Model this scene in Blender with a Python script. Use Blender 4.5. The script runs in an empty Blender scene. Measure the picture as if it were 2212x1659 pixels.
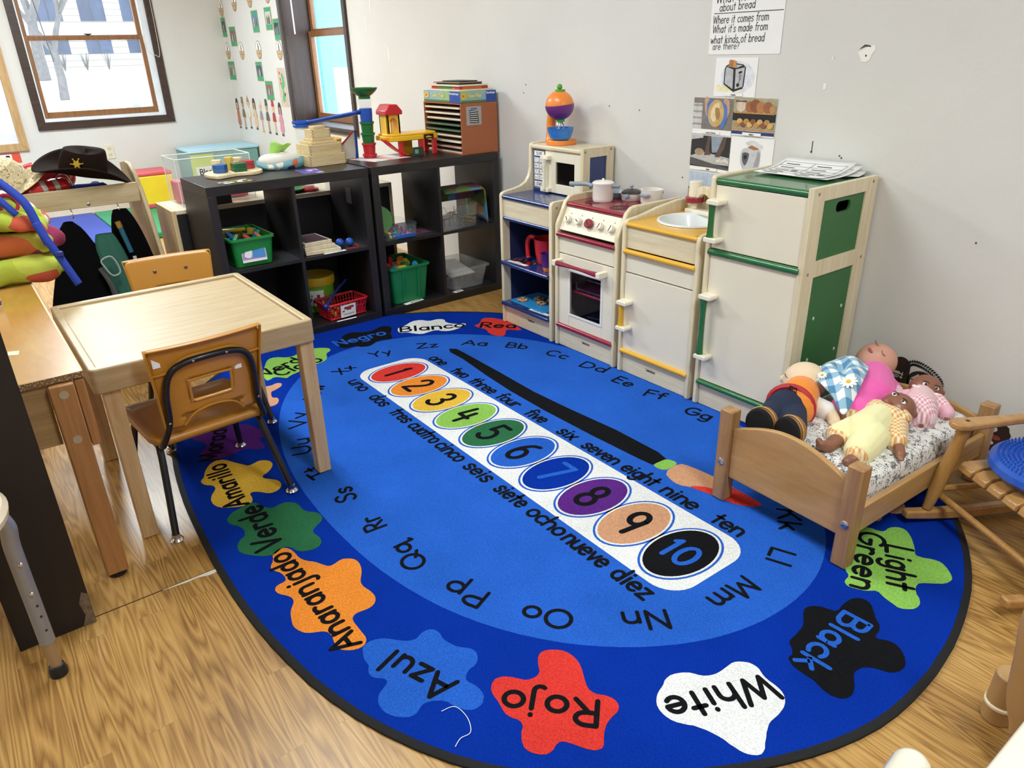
import bpy, bmesh, math, random
from mathutils import Vector, Matrix, Euler
from math import sin, cos, pi, radians

random.seed(7)
SC = bpy.context.scene
COL = SC.collection

# ------------------------------------------------------------------ camera, world, lights, exposure
cam_data = bpy.data.cameras.new('camera')
cam_data.sensor_width = 36.0
cam_data.lens = 25.76
cam_data.clip_start = 0.02
cam_data.clip_end = 400
camera = bpy.data.objects.new('camera', cam_data)
COL.objects.link(camera)
_R = Vector((0.6048, 0.7961, -0.0235)); _U = Vector((-0.3183, 0.2686, 0.9092)); _F = Vector((-0.7300, 0.5424, -0.4158))
camera.matrix_world = Matrix(((_R.x, _U.x, -_F.x, 7.9615), (_R.y, _U.y, -_F.y, -2.533), (_R.z, _U.z, -_F.z, 1.3098), (0, 0, 0, 1)))
SC.camera = camera

SC.view_settings.view_transform = 'Standard'
SC.view_settings.look = 'None'
SC.view_settings.gamma = 1.0
SC.view_settings.exposure = 0.5
SC.view_settings.use_curve_mapping = False
SC.cycles.use_denoising = True
SC.cycles.max_bounces = 10
SC.cycles.diffuse_bounces = 5
SC.cycles.glossy_bounces = 4
SC.cycles.transmission_bounces = 8
SC.cycles.transparent_max_bounces = 16
SC.cycles.sample_clamp_indirect = 6.0

world = bpy.data.worlds.new('overcast_sky')
SC.world = world
world.use_nodes = True
_bg = world.node_tree.nodes['Background']
_bg.inputs['Color'].default_value = (0.80, 0.90, 1.0, 1)
_bg.inputs['Strength'].default_value = 3.9

def area_light(name, loc, size, size_y, power, color, rot=(0, 0, 0)):
    d = bpy.data.lights.new(name, 'AREA'); d.shape = 'RECTANGLE'
    d.size = size; d.size_y = size_y; d.energy = power; d.color = color
    o = bpy.data.objects.new(name, d); COL.objects.link(o); o.location = loc; o.rotation_euler = rot
    return o
# fluorescent ceiling fixtures of the room (their housings are built with the ceiling below)
CEIL = 2.55
LAMP_SPOTS = [(2.2, -1.9), (5.3, -1.75), (8.3, -1.55), (2.2, -4.6), (5.3, -4.6), (8.3, -4.6)]
for _x, _y in LAMP_SPOTS:
    area_light('ceiling_lamp_light', (_x, _y, CEIL - 0.075), 1.15, 0.28, ({2.2: 74, 5.3: 30, 8.3: 36}[_x] if _y > -3 else {2.2: 34, 5.3: 24, 8.3: 20}[_x]), (0.90, 1.0, 1.04))
# daylight comes from the sky through the two windows; portals only tell the renderer where the openings are
for _n, _l, _r in (('window_portal', (-0.10, -1.18, 1.42), (0, radians(-90), 0)), ('window_portal', (2.1, 0.26, 1.42), (radians(-90), 0, 0))):
    _p = area_light(_n, _l, 1.15, 1.25, 1, (1, 1, 1), _r); _p.data.cycles.is_portal = True

# ------------------------------------------------------------------ materials
def lin(c):
    return c / 12.92 if c <= 0.04045 else ((c + 0.055) / 1.055) ** 2.4
def rgb(h):
    h = h.lstrip('#')
    return tuple(lin(int(h[i:i + 2], 16) / 255) for i in (0, 2, 4)) + (1.0,)
_M = {}
def _new(name):
    m = bpy.data.materials.new(name); m.use_nodes = True
    nt = m.node_tree; b = nt.nodes['Principled BSDF']
    return m, nt, b
def _coord(nt, scale=(1, 1, 1), kind='Object'):
    t = nt.nodes.new('ShaderNodeTexCoord'); mp = nt.nodes.new('ShaderNodeMapping')
    mp.inputs['Scale'].default_value = scale
    nt.links.new(t.outputs[kind], mp.inputs['Vector'])
    return mp.outputs['Vector']
def _noise(nt, vec, scale, detail=4, rough=0.55, dist=0.0):
    n = nt.nodes.new('ShaderNodeTexNoise')
    n.inputs['Scale'].default_value = scale; n.inputs['Detail'].default_value = detail
    n.inputs['Roughness'].default_value = rough; n.inputs['Distortion'].default_value = dist
    nt.links.new(vec, n.inputs['Vector'])
    return n.outputs['Fac']
def _ramp(nt, fac, stops):
    r = nt.nodes.new('ShaderNodeValToRGB'); e = r.color_ramp.elements
    while len(e) < len(stops): e.new(0.5)
    for el, (p, c) in zip(e, stops):
        el.position = p; el.color = c
    nt.links.new(fac, r.inputs['Fac'])
    return r.outputs['Color']
def _bump(nt, b, h, strength, dist=0.002):
    n = nt.nodes.new('ShaderNodeBump'); n.inputs['Strength'].default_value = strength
    n.inputs['Distance'].default_value = dist
    nt.links.new(h, n.inputs['Height']); nt.links.new(n.outputs['Normal'], b.inputs['Normal'])
def _mul(c, k):
    return tuple(min(1.0, x * k) for x in c[:3]) + (1.0,)
def plain(name, h, rough=0.5, metal=0.0, var=0.06, nscale=6.0, bump=0.0, bscale=200, coat=0.0, sheen=0.0, spec=0.5):
    """painted, moulded or woven stuff of one colour with a little wear"""
    if name in _M: return _M[name]
    m, nt, b = _new(name)
    c = rgb(h)
    v = _coord(nt)
    f = _noise(nt, v, nscale)
    nt.links.new(_ramp(nt, f, [(0.3, _mul(c, 1 - var)), (0.7, _mul(c, 1 + var))]), b.inputs['Base Color'])
    b.inputs['Roughness'].default_value = rough; b.inputs['Metallic'].default_value = metal
    b.inputs['Coat Weight'].default_value = coat; b.inputs['Sheen Weight'].default_value = sheen
    b.inputs['Specular IOR Level'].default_value = spec
    if bump: _bump(nt, b, _noise(nt, v, bscale, 3), bump)
    _M[name] = m
    return m
def wood(name, light, dark, rough=0.42, axis='z', scale=6.0, coat=0.0, stretch=14.0, bump=0.05):
    """grain drawn out along one axis"""
    if name in _M: return _M[name]
    m, nt, b = _new(name)
    s = {'x': (1, stretch, stretch), 'y': (stretch, 1, stretch), 'z': (stretch, stretch, 1)}[axis]
    v = _coord(nt, s)
    f1 = _noise(nt, v, scale, 6, 0.6, 0.6)
    v2 = _coord(nt, tuple(x * 4 for x in s))
    f2 = _noise(nt, v2, scale * 1.5, 3)
    mx = nt.nodes.new('ShaderNodeMath'); mx.operation = 'MULTIPLY_ADD'
    nt.links.new(f2, mx.inputs[0]); mx.inputs[1].default_value = 0.35
    nt.links.new(f1, mx.inputs[2])
    nt.links.new(_ramp(nt, mx.outputs[0], [(0.42, rgb(light)), (0.92, rgb(dark))]), b.inputs['Base Color'])
    b.inputs['Roughness'].default_value = rough; b.inputs['Coat Weight'].default_value = coat
    b.inputs['Coat Roughness'].default_value = 0.15
    _bump(nt, b, f2, bump, 0.001)
    _M[name] = m
    return m
def clear(name, tint='#ffffff', opacity=0.22, rough=0.06):
    """clear plastic or window glass: mostly see-through, with a surface reflection"""
    if name in _M: return _M[name]
    m, nt, b = _new(name)
    t = nt.nodes.new('ShaderNodeBsdfTransparent'); t.inputs['Color'].default_value = (1, 1, 1, 1)
    mix = nt.nodes.new('ShaderNodeMixShader'); mix.inputs[0].default_value = opacity
    b.inputs['Base Color'].default_value = rgb(tint); b.inputs['Roughness'].default_value = rough
    f = _noise(nt, _coord(nt), 9.0); _bump(nt, b, f, 0.02)
    nt.links.new(t.outputs[0], mix.inputs[1]); nt.links.new(b.outputs[0], mix.inputs[2])
    nt.links.new(mix.outputs[0], nt.nodes['Material Output'].inputs['Surface'])
    _M[name] = m
    return m
def checks(name, a, b_, size, c=None, rough=0.9, rot=0.3):
    """woven gingham: two crossed stripe sets"""
    if name in _M: return _M[name]
    m, nt, b = _new(name)
    v = _coord(nt)
    sep = nt.nodes.new('ShaderNodeSeparateXYZ'); mp = nt.nodes.new('ShaderNodeVectorRotate')
    mp.rotation_type = 'EULER_XYZ'; mp.inputs['Rotation'].default_value = (0.25, 0.2, rot)
    nt.links.new(v, mp.inputs['Vector']); nt.links.new(mp.outputs[0], sep.inputs[0])
    outs = []
    for ax in (0, 1):
        q = nt.nodes.new('ShaderNodeMath'); q.operation = 'PINGPONG'; q.inputs[1].default_value = size
        nt.links.new(sep.outputs[ax], q.inputs[0])
        g = nt.nodes.new('ShaderNodeMath'); g.operation = 'GREATER_THAN'; g.inputs[1].default_value = size * 0.5
        nt.links.new(q.outputs[0], g.inputs[0]); outs.append(g.outputs[0])
    s = nt.nodes.new('ShaderNodeMath'); s.operation = 'ADD'
    nt.links.new(outs[0], s.inputs[0]); nt.links.new(outs[1], s.inputs[1])
    h = nt.nodes.new('ShaderNodeMath'); h.operation = 'MULTIPLY'; h.inputs[1].default_value = 0.5
    nt.links.new(s.outputs[0], h.inputs[0])
    ca, cb = rgb(a), rgb(b_)
    cm = rgb(c) if c else tuple((x + y) / 2 for x, y in zip(ca, cb))
    nt.links.new(_ramp(nt, h.outputs[0], [(0.1, ca), (0.5, cm), (0.9, cb)]), b.inputs['Base Color'])
    b.inputs['Roughness'].default_value = rough; b.inputs['Sheen Weight'].default_value = 0.3
    _bump(nt, b, _noise(nt, v, 350, 2), 0.2)
    _M[name] = m
    return m
def carpet(name, h):
    """cut pile: speckled colour and a fine, deep bump"""
    if name in _M: return _M[name]
    m, nt, b = _new(name)
    c = rgb(h); v = _coord(nt)
    f = _noise(nt, v, 260, 3, 0.7)
    g = _noise(nt, v, 3.5, 3)
    ad = nt.nodes.new('ShaderNodeMath'); ad.operation = 'MULTIPLY_ADD'
    nt.links.new(g, ad.inputs[0]); ad.inputs[1].default_value = 0.35; nt.links.new(f, ad.inputs[2])
    nt.links.new(_ramp(nt, ad.outputs[0], [(0.45, _mul(c, 0.66)), (0.9, _mul(c, 1.28))]), b.inputs['Base Color'])
    b.inputs['Roughness'].default_value = 1.0; b.inputs['Specular IOR Level'].default_value = 0.02
    _bump(nt, b, f, 0.7, 0.004)
    _M[name] = m
    return m
def splotches(name, stops, scale=14.0, rough=0.9, kind='voronoi', bump=0.15):
    """printed or quilted cloth and printed pictures: patches of several colours"""
    if name in _M: return _M[name]
    m, nt, b = _new(name)
    v = _coord(nt)
    if kind == 'voronoi':
        w = nt.nodes.new('ShaderNodeTexVoronoi'); w.inputs['Scale'].default_value = scale
        nt.links.new(v, w.inputs['Vector'])
        sp = nt.nodes.new('ShaderNodeSeparateColor'); nt.links.new(w.outputs['Color'], sp.inputs[0]); f = sp.outputs[0]
    elif kind == 'wave':
        w = nt.nodes.new('ShaderNodeTexWave'); w.inputs['Scale'].default_value = scale; w.inputs['Distortion'].default_value = 3
        nt.links.new(v, w.inputs['Vector']); f = w.outputs['Fac']
    else:
        f = _noise(nt, v, scale, 5)
    r = nt.nodes.new('ShaderNodeValToRGB'); r.color_ramp.interpolation = 'CONSTANT' if kind != 'noise' else 'LINEAR'
    e = r.color_ramp.elements
    while len(e) < len(stops): e.new(0.5)
    for el, (p, c) in zip(e, stops): el.position = p; el.color = rgb(c)
    nt.links.new(f, r.inputs['Fac']); nt.links.new(r.outputs['Color'], b.inputs['Base Color'])
    b.inputs['Roughness'].default_value = rough
    if bump: _bump(nt, b, _noise(nt, v, 60, 3), bump, 0.004)
    _M[name] = m
    return m

# ------------------------------------------------------------------ mesh building
class B:
    """gathers shapes into one mesh"""
    def __init__(s, mat=None):
        s.bm = bmesh.new(); s.mats = []; s.mi = 0
        if mat: s.use(mat)
    def use(s, mat):
        if mat not in s.mats: s.mats.append(mat)
        s.mi = s.mats.index(mat); return s
    def _faces(s, vs, fs, T=None):
        v = [s.bm.verts.new((T @ Vector(p)) if T else p) for p in vs]
        for f in fs:
            try:
                fc = s.bm.faces.new([v[i] for i in f]); fc.material_index = s.mi
            except ValueError: pass
        return s
    def box(s, x0, x1, y0, y1, z0, z1, T=None):
        vs = [(x, y, z) for z in (z0, z1) for y in (y0, y1) for x in (x0, x1)]
        return s._faces(vs, [(0, 2, 3, 1), (4, 5, 7, 6), (0, 1, 5, 4), (2, 6, 7, 3), (0, 4, 6, 2), (1, 3, 7, 5)], T)
    def prism(s, poly, z0, z1, T=None):
        n = len(poly)
        a = sum(poly[i][0] * poly[(i + 1) % n][1] - poly[(i + 1) % n][0] * poly[i][1] for i in range(n))
        if a < 0: poly = poly[::-1]
        vs = [(x, y, z0) for x, y in poly] + [(x, y, z1) for x, y in poly]
        fs = [tuple(range(n - 1, -1, -1)), tuple(range(n, 2 * n))] + [(i, (i + 1) % n, n + (i + 1) % n, n + i) for i in range(n)]
        return s._faces(vs, fs, T)
    def flat(s, poly, z=0.0, T=None):
        n = len(poly)
        a = sum(poly[i][0] * poly[(i + 1) % n][1] - poly[(i + 1) % n][0] * poly[i][1] for i in range(n))
        if a < 0: poly = poly[::-1]
        return s._faces([(x, y, z) for x, y in poly], [tuple(range(n))], T)
    def lathe(s, prof, n=24, T=None, close=True):
        vs, fs = [], []
        for r, z in prof:
            for i in range(n):
                a = 2 * pi * i / n; vs.append((r * cos(a), r * sin(a), z))
        for j in range(len(prof) - 1):
            for i in range(n):
                k = (i + 1) % n; fs.append((j * n + i, j * n + k, (j + 1) * n + k, (j + 1) * n + i))
        if close:
            if prof[0][0] > 1e-5: fs.append(tuple(range(n - 1, -1, -1)))
            if prof[-1][0] > 1e-5: fs.append(tuple((len(prof) - 1) * n + i for i in range(n)))
        return s._faces(vs, fs, T)
    def cyl(s, p0, p1, r0, r1=None, n=16):
        p0, p1 = Vector(p0), Vector(p1); d = p1 - p0
        T = Matrix.Translation(p0) @ d.to_track_quat('Z', 'Y').to_matrix().to_4x4()
        return s.lathe([(r0, 0), (r0 if r1 is None else r1, d.length)], n, T)
    def tube(s, pts, r, n=10, closed=False):
        pts = [Vector(p) for p in pts]; m = len(pts)
        rs = r if isinstance(r, (list, tuple)) else [r] * m
        vs, fs = [], []
        ref = None
        for i, p in enumerate(pts):
            a = pts[i - 1] if (i > 0 or closed) else p
            b = pts[(i + 1) % m] if (i < m - 1 or closed) else p
            t = (b - a).normalized()
            if ref is None:
                ref = Vector((0, 0, 1)) if abs(t.z) < 0.9 else Vector((1, 0, 0))
            u = (ref - t * ref.dot(t)).normalized(); w = t.cross(u); ref = u
            for k in range(n):
                an = 2 * pi * k / n; vs.append(p + (u * cos(an) + w * sin(an)) * rs[i])
        for i in range(m if closed else m - 1):
            j = (i + 1) % m
            for k in range(n):
                l = (k + 1) % n; fs.append((i * n + k, i * n + l, j * n + l, j * n + k))
        if not closed:
            fs.append(tuple(range(n - 1, -1, -1))); fs.append(tuple((m - 1) * n + k for k in range(n)))
        return s._faces(vs, fs)
    def ell(s, c, r, T=None, n=20, m=12):
        if not isinstance(r, (tuple, list)): r = (r, r, r)
        M = Matrix.Translation(Vector(c))
        if T is not None: M = M @ T
        prof = []
        vs, fs = [], []
        for j in range(1, m):
            a = pi * j / m - pi / 2
            for i in range(n):
                t = 2 * pi * i / n; vs.append((r[0] * cos(a) * cos(t), r[1] * cos(a) * sin(t), r[2] * sin(a)))
        lo = len(vs); vs += [(0, 0, -r[2]), (0, 0, r[2])]
        for j in range(m - 2):
            for i in range(n):
                k = (i + 1) % n; fs.append((j * n + i, j * n + k, (j + 1) * n + k, (j + 1) * n + i))
        for i in range(n):
            k = (i + 1) % n; fs.append((lo, k, i)); fs.append((lo + 1, (m - 2) * n + i, (m - 2) * n + k))
        return s._faces(vs, fs, M)
    def cap(s, p0, p1, r0, r1):
        """limb: tapered, round at both ends"""
        s.cyl(p0, p1, r0, r1, 14); s.ell(p0, r0, None, 14, 8); s.ell(p1, r1, None, 14, 8); return s
    def grid(s, fn, nu, nv, wrap=False):
        vs = [fn(i / (nu if wrap else nu - 1), j / (nv - 1)) for j in range(nv) for i in range(nu)]
        fs = []
        for j in range(nv - 1):
            for i in range(nu if wrap else nu - 1):
                k = (i + 1) % nu; fs.append((j * nu + i, j * nu + k, (j + 1) * nu + k, (j + 1) * nu + i))
        return s._faces(vs, fs)

ROOT = {}
def obj(name, b, parent=None, bevel=0.0, seg=2, world=True, angle=38, remesh=0.0, smooth=0, solid=0.0, subd=0, kind=None):
    """links the gathered shapes as ONE object; coordinates are the room's unless world is False (then the parent's)"""
    me = bpy.data.meshes.new(name)
    bmesh.ops.recalc_face_normals(b.bm, faces=b.bm.faces[:]) if remesh else None
    b.bm.to_mesh(me); b.bm.free()
    for m in b.mats: me.materials.append(m)
    o = bpy.data.objects.new(name, me); COL.objects.link(o)
    if parent is not None:
        o.parent = parent
        if world:
            me.transform(ROOT[parent.name].inverted())
        ROOT[o.name] = ROOT[parent.name]
    else:
        ROOT[o.name] = Matrix.Identity(4)
    me.polygons.foreach_set('use_smooth', [True] * len(me.polygons))
    me.set_sharp_from_angle(angle=radians(angle))
    if solid:
        q = o.modifiers.new('thickness', 'SOLIDIFY'); q.thickness = solid; q.offset = 0
    if remesh:
        q = o.modifiers.new('skin', 'REMESH'); q.mode = 'VOXEL'; q.voxel_size = remesh; q.use_smooth_shade = True
        if smooth:
            q = o.modifiers.new('soften', 'SMOOTH'); q.iterations = smooth; q.factor = 0.5
    if bevel:
        q = o.modifiers.new('edge', 'BEVEL'); q.width = bevel; q.segments = seg; q.limit_method = 'ANGLE'; q.angle_limit = radians(35)
    if subd:
        q = o.modifiers.new('round', 'SUBSURF'); q.levels = subd; q.render_levels = subd
    if kind: o['kind'] = kind
    return o
def thing(name, label, cat, loc=(0, 0, 0), rz=0.0, group=None):
    o = bpy.data.objects.new(name, None); COL.objects.link(o)
    o.empty_display_size = 0.05
    o.location = loc; o.rotation_euler = (0, 0, rz)
    o['label'] = label; o['category'] = cat
    if group: o['group'] = group
    ROOT[o.name] = Matrix.Translation(Vector(loc)) @ Matrix.Rotation(rz, 4, 'Z')
    return o
def tag(o, label, cat, group=None, kind=None):
    o['label'] = label; o['category'] = cat
    if group: o['group'] = group
    if kind: o['kind'] = kind
    return o
def struct(name, b, label=None, parent=None, **k):
    o = obj(name, b, parent, **k)
    if parent is None:
        o['kind'] = 'structure'
        if label: o['label'] = label
    return o
def dup(root, loc, rz, label, group=None):
    r = root.copy(); COL.objects.link(r); r.location = loc; r.rotation_euler = (0, 0, rz); r['label'] = label
    if group: r['group'] = group
    for ch in list(root.children):
        c = ch.copy(); COL.objects.link(c); c.parent = r
        for g in list(ch.children):
            d = g.copy(); COL.objects.link(d); d.parent = c
    return r
def part_label(o, text):
    o['label'] = text
    return o
def rrect(x0, x1, y0, y1, r, n=5):
    P = []
    for cx, cy, a in ((x1 - r, y0 + r, -90), (x1 - r, y1 - r, 0), (x0 + r, y1 - r, 90), (x0 + r, y0 + r, 180)):
        for i in range(n + 1):
            t = radians(a + 90 * i / n); P.append((cx + r * cos(t), cy + r * sin(t)))
    return P
def arc(cx, cy, rx, ry, a0, a1, n=12):
    return [(cx + rx * cos(radians(a0 + (a1 - a0) * i / n)), cy + ry * sin(radians(a0 + (a1 - a0) * i / n))) for i in range(n + 1)]
def frame(o, ex, ey):
    """placement with local x along ex, local y along ey, local z out of the surface"""
    ex, ey = Vector(ex).normalized(), Vector(ey).normalized(); ez = ex.cross(ey).normalized(); ey = ez.cross(ex)
    o = Vector(o)
    return Matrix(((ex.x, ey.x, ez.x, o.x), (ex.y, ey.y, ez.y, o.y), (ex.z, ey.z, ez.z, o.z), (0, 0, 0, 1)))
def catmull(P, n=6, closed=False):
    m = len(P); out = []
    rng = range(m) if closed else range(m - 1)
    for i in rng:
        p0 = P[(i - 1) % m] if (closed or i > 0) else P[i]
        p1 = P[i]; p2 = P[(i + 1) % m]
        p3 = P[(i + 2) % m] if (closed or i + 2 < m) else p2
        for k in range(n):
            t = k / n
            out.append(tuple(0.5 * (2 * b + (c - a) * t + (2 * a - 5 * b + 4 * c - d) * t * t + (3 * b - a - 3 * c + d) * t ** 3)
                             for a, b, c, d in zip(p0, p1, p2, p3)))
    if not closed: out.append(tuple(P[-1]))
    return out

# ------------------------------------------------------------------ single-stroke lettering
def _E(cx, cy, rx, ry, a0, a1, n=12): return arc(cx, cy, rx, ry, a0, a1, n)
GLYPH = {
 'a': (.58, [_E(.27, .3, .22, .3, 0, 360, 16), [(.5, .6), (.5, 0)]]), 'b': (.56, [[(.06, 1), (.06, 0)], _E(.29, .3, .23, .3, 0, 360, 16)]),
 'c': (.5, [_E(.3, .3, .25, .3, 48, 312)]), 'd': (.58, [_E(.27, .3, .22, .3, 0, 360, 16), [(.5, 1), (.5, 0)]]),
 'e': (.56, [[(.04, .32), (.51, .32)] + _E(.28, .3, .24, .3, 8, 318, 14)]), 'f': (.38, [[(.4, .93), (.3, 1), (.2, .93), (.17, .8), (.17, 0)], [(.02, .6), (.36, .6)]]),
 'g': (.58, [_E(.27, .3, .22, .3, 0, 360, 16), [(.5, .6), (.5, -.1)] + _E(.28, -.12, .22, .23, 0, -150, 8)]), 'h': (.56, [[(.06, 1), (.06, 0)], _E(.28, .34, .22, .26, 180, 0, 8) + [(.5, 0)]]),
 'i': (.22, [[(.11, .6), (.11, 0)], [(.11, .84), (.11, .86)]]), 'j': (.3, [[(.22, .6), (.22, -.15)] + _E(.07, -.15, .15, .2, 0, -130, 6), [(.22, .84), (.22, .86)]]),
 'k': (.5, [[(.06, 1), (.06, 0)], [(.42, .6), (.08, .26)], [(.2, .37), (.46, 0)]]), 'l': (.2, [[(.1, 1), (.1, 0)]]),
 'm': (.82, [[(.06, .6), (.06, 0)], _E(.23, .38, .17, .22, 180, 0, 7) + [(.4, 0)], _E(.57, .38, .17, .22, 180, 0, 7) + [(.74, 0)]]),
 'n': (.56, [[(.06, .6), (.06, 0)], _E(.28, .36, .22, .24, 180, 0, 8) + [(.5, 0)]]), 'o': (.56, [_E(.28, .3, .24, .3, 90, 450, 18)]),
 'p': (.56, [[(.06, .6), (.06, -.38)], _E(.29, .3, .23, .3, 0, 360, 16)]), 'q': (.58, [_E(.27, .3, .22, .3, 0, 360, 16), [(.5, .6), (.5, -.34), (.62, -.26)]]),
 'r': (.42, [[(.07, .6), (.07, 0)], _E(.26, .38, .19, .22, 180, 45, 6)]), 's': (.46, [catmull([(.41, .5), (.3, .6), (.14, .58), (.06, .46), (.14, .35), (.32, .26), (.4, .14), (.3, .01), (.14, .0), (.04, .1)], 3)]),
 't': (.4, [[(.19, .9), (.19, 0)], [(.02, .6), (.37, .6)]]), 'u': (.56, [[(.06, .6), (.06, .24)] + _E(.27, .24, .21, .24, 180, 360, 8) + [(.48, .6)], [(.48, .3), (.48, 0)]]),
 'v': (.5, [[(.03, .6), (.25, 0), (.47, .6)]]), 'w': (.72, [[(.03, .6), (.19, 0), (.36, .5), (.53, 0), (.69, .6)]]), 'x': (.5, [[(.04, .6), (.45, 0)], [(.45, .6), (.04, 0)]]),
 'y': (.5, [[(.04, .6), (.25, .04)], [(.46, .6), (.12, -.36)]]), 'z': (.5, [[(.05, .6), (.43, .6), (.04, 0), (.46, 0)]]),
 'A': (.74, [[(.02, 0), (.36, 1), (.7, 0)], [(.14, .34), (.58, .34)]]), 'B': (.66, [[(.07, 0), (.07, 1)], [(.07, 1), (.3, 1)] + _E(.32, .76, .22, .24, 90, -90, 8) + [(.07, .52)], [(.07, .52), (.36, .52)] + _E(.36, .26, .25, .26, 90, -90, 8) + [(.07, 0)]]),
 'C': (.76, [_E(.42, .5, .36, .5, 48, 312, 16)]), 'D': (.74, [[(.07, 0), (.07, 1), (.25, 1)] + _E(.27, .5, .4, .5, 90, -90, 12) + [(.07, 0)]]),
 'E': (.6, [[(.54, 1), (.07, 1), (.07, 0), (.55, 0)], [(.07, .53), (.48, .53)]]), 'F': (.58, [[(.55, 1), (.07, 1), (.07, 0)], [(.07, .53), (.48, .53)]]),
 'G': (.8, [_E(.42, .5, .36, .5, 48, 340, 16) + [(.76, .46), (.44, .46)]]), 'H': (.7, [[(.07, 0), (.07, 1)], [(.62, 0), (.62, 1)], [(.07, .5), (.62, .5)]]), 'I': (.2, [[(.1, 0), (.1, 1)]]),
 'K': (.66, [[(.07, 0), (.07, 1)], [(.58, 1), (.09, .46)], [(.24, .6), (.62, 0)]]), 'L': (.58, [[(.07, 1), (.07, 0), (.54, 0)]]),
 'M': (.86, [[(.06, 0), (.13, 1), (.43, .2), (.72, 1), (.8, 0)]]), 'N': (.74, [[(.07, 0), (.07, 1), (.65, 0), (.65, 1)]]), 'O': (.84, [_E(.42, .5, .37, .5, 90, 450, 24)]),
 'P': (.62, [[(.07, 0), (.07, 1), (.3, 1)] + _E(.32, .74, .25, .26, 90, -90, 8) + [(.07, .48)]]), 'Q': (.86, [_E(.42, .5, .37, .5, 90, 450, 24), [(.55, .25), (.84, -.06)]]),
 'R': (.66, [[(.07, 0), (.07, 1), (.3, 1)] + _E(.32, .75, .25, .25, 90, -90, 8) + [(.07, .5)], [(.26, .5), (.6, 0)]]), 'S': (.62, [catmull([(.54, .84), (.42, .98), (.22, .97), (.09, .8), (.16, .62), (.4, .48), (.54, .3), (.46, .06), (.24, 0), (.06, .14)], 4)]),
 'T': (.66, [[(.02, 1), (.64, 1)], [(.33, 1), (.33, 0)]]), 'U': (.72, [[(.07, 1), (.07, .32)] + _E(.36, .32, .29, .32, 180, 360, 10) + [(.65, 1)]]), 'V': (.68, [[(.03, 1), (.34, 0), (.65, 1)]]),
 'W': (.98, [[(.03, 1), (.25, 0), (.48, .85), (.72, 0), (.94, 1)]]), 'X': (.66, [[(.04, 1), (.62, 0)], [(.62, 1), (.04, 0)]]), 'Y': (.64, [[(.03, 1), (.32, .5), (.61, 1)], [(.32, .5), (.32, 0)]]), 'Z': (.66, [[(.06, 1), (.6, 1), (.04, 0), (.62, 0)]]),
 '0': (.62, [_E(.31, .5, .25, .5, 90, 450, 20)]), '1': (.34, [[(.06, .82), (.2, 1), (.2, 0)]]), '2': (.62, [catmull([(.06, .76), (.16, .95), (.36, 1), (.52, .82), (.46, .56), (.2, .22), (.06, 0)], 4) + [(.58, 0)]]),
 '3': (.6, [_E(.28, .75, .22, .24, 150, -80, 9) + _E(.28, .26, .26, .26, 85, -150, 10)]), '4': (.64, [[(.16, 1), (.06, .4), (.58, .4)], [(.46, .8), (.42, 0)]]),
 '5': (.62, [[(.54, 1), (.14, 1), (.1, .56)] + _E(.28, .31, .27, .31, 120, -145, 12)]), '6': (.62, [catmull([(.5, 1), (.28, .9), (.1, .6), (.06, .32)], 4) + _E(.3, .3, .24, .3, 180, 540, 18)]),
 '7': (.58, [[(.05, 1), (.54, 1), (.2, 0)]]), '8': (.62, [_E(.31, .75, .2, .24, -90, 270, 16), _E(.31, .26, .25, .26, 90, 450, 16)]), '9': (.62, [_E(.3, .7, .23, .28, 0, 360, 16), [(.53, .75), (.42, 0)]]),
 ':': (.24, [[(.12, .2), (.12, .22)], [(.12, .6), (.12, .62)]]), '?': (.5, [catmull([(.05, .78), (.14, .95), (.32, .98), (.44, .82), (.36, .62), (.24, .48), (.23, .26)], 3), [(.23, .03), (.23, .05)]]),
 "'": (.16, [[(.08, 1), (.06, .82)]]), '.': (.2, [[(.1, 0), (.1, .02)]]), '-': (.4, [[(.06, .4), (.34, .4)]]), ' ': (.34, []),
}
def ribbon(b, pts, w, T, z):
    """one pen stroke: a mitred strip with round ends"""
    P = [Vector((p[0], p[1])) for p in pts]; zz = [z]
    P = [p for i, p in enumerate(P) if i == 0 or (p - P[i - 1]).length > 1e-6]
    if not P: return
    def disc(c):
        zz[0] += 8e-6; b._faces([(c.x + w * cos(2 * pi * k / 10), c.y + w * sin(2 * pi * k / 10), zz[0]) for k in range(10)], [tuple(range(10))], T)
    disc(P[0]); disc(P[-1])
    for i in range(len(P) - 1):
        d = (P[i + 1] - P[i]).normalized(); n = Vector((-d.y, d.x)) * w
        a, c = P[i], P[i + 1]; zz[0] += 8e-6; z = zz[0]
        b._faces([(a.x - n.x, a.y - n.y, z), (c.x - n.x, c.y - n.y, z), (c.x + n.x, c.y + n.y, z), (a.x + n.x, a.y + n.y, z)], [(0, 1, 2, 3)], T)
        if 0 < i:
            d0 = (P[i] - P[i - 1]).normalized()
            if d0.dot(d) < 0.97: disc(P[i])
            else:
                n0 = Vector((-d0.y, d0.x)) * w; s = -1 if d0.cross(d) > 0 else 1
                b._faces([(a.x, a.y, z), (a.x + n0.x * s, a.y + n0.y * s, z), (a.x + n.x * s, a.y + n.y * s, z)][::(1 if s < 0 else -1)], [(0, 1, 2)], T)
def write(b, text, T, h, w=None, thick=0.1, z=0.0, gap=0.1, slant=0.0):
    """writes text along local x of T; cap height h; if w is given the line is fitted to that length"""
    adv = [GLYPH[c][0] for c in text]
    total = sum(adv) + gap * (len(text) - 1)
    sx = (w / total) if w else h
    x = 0.0
    for c, a in zip(text, adv):
        for st in GLYPH[c][1]:
            ribbon(b, [((x + p[0] + slant * p[1]) * sx, p[1] * h) for p in st], thick * h * 0.5, T, z)
        x += a + gap
    return sx * total

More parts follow.
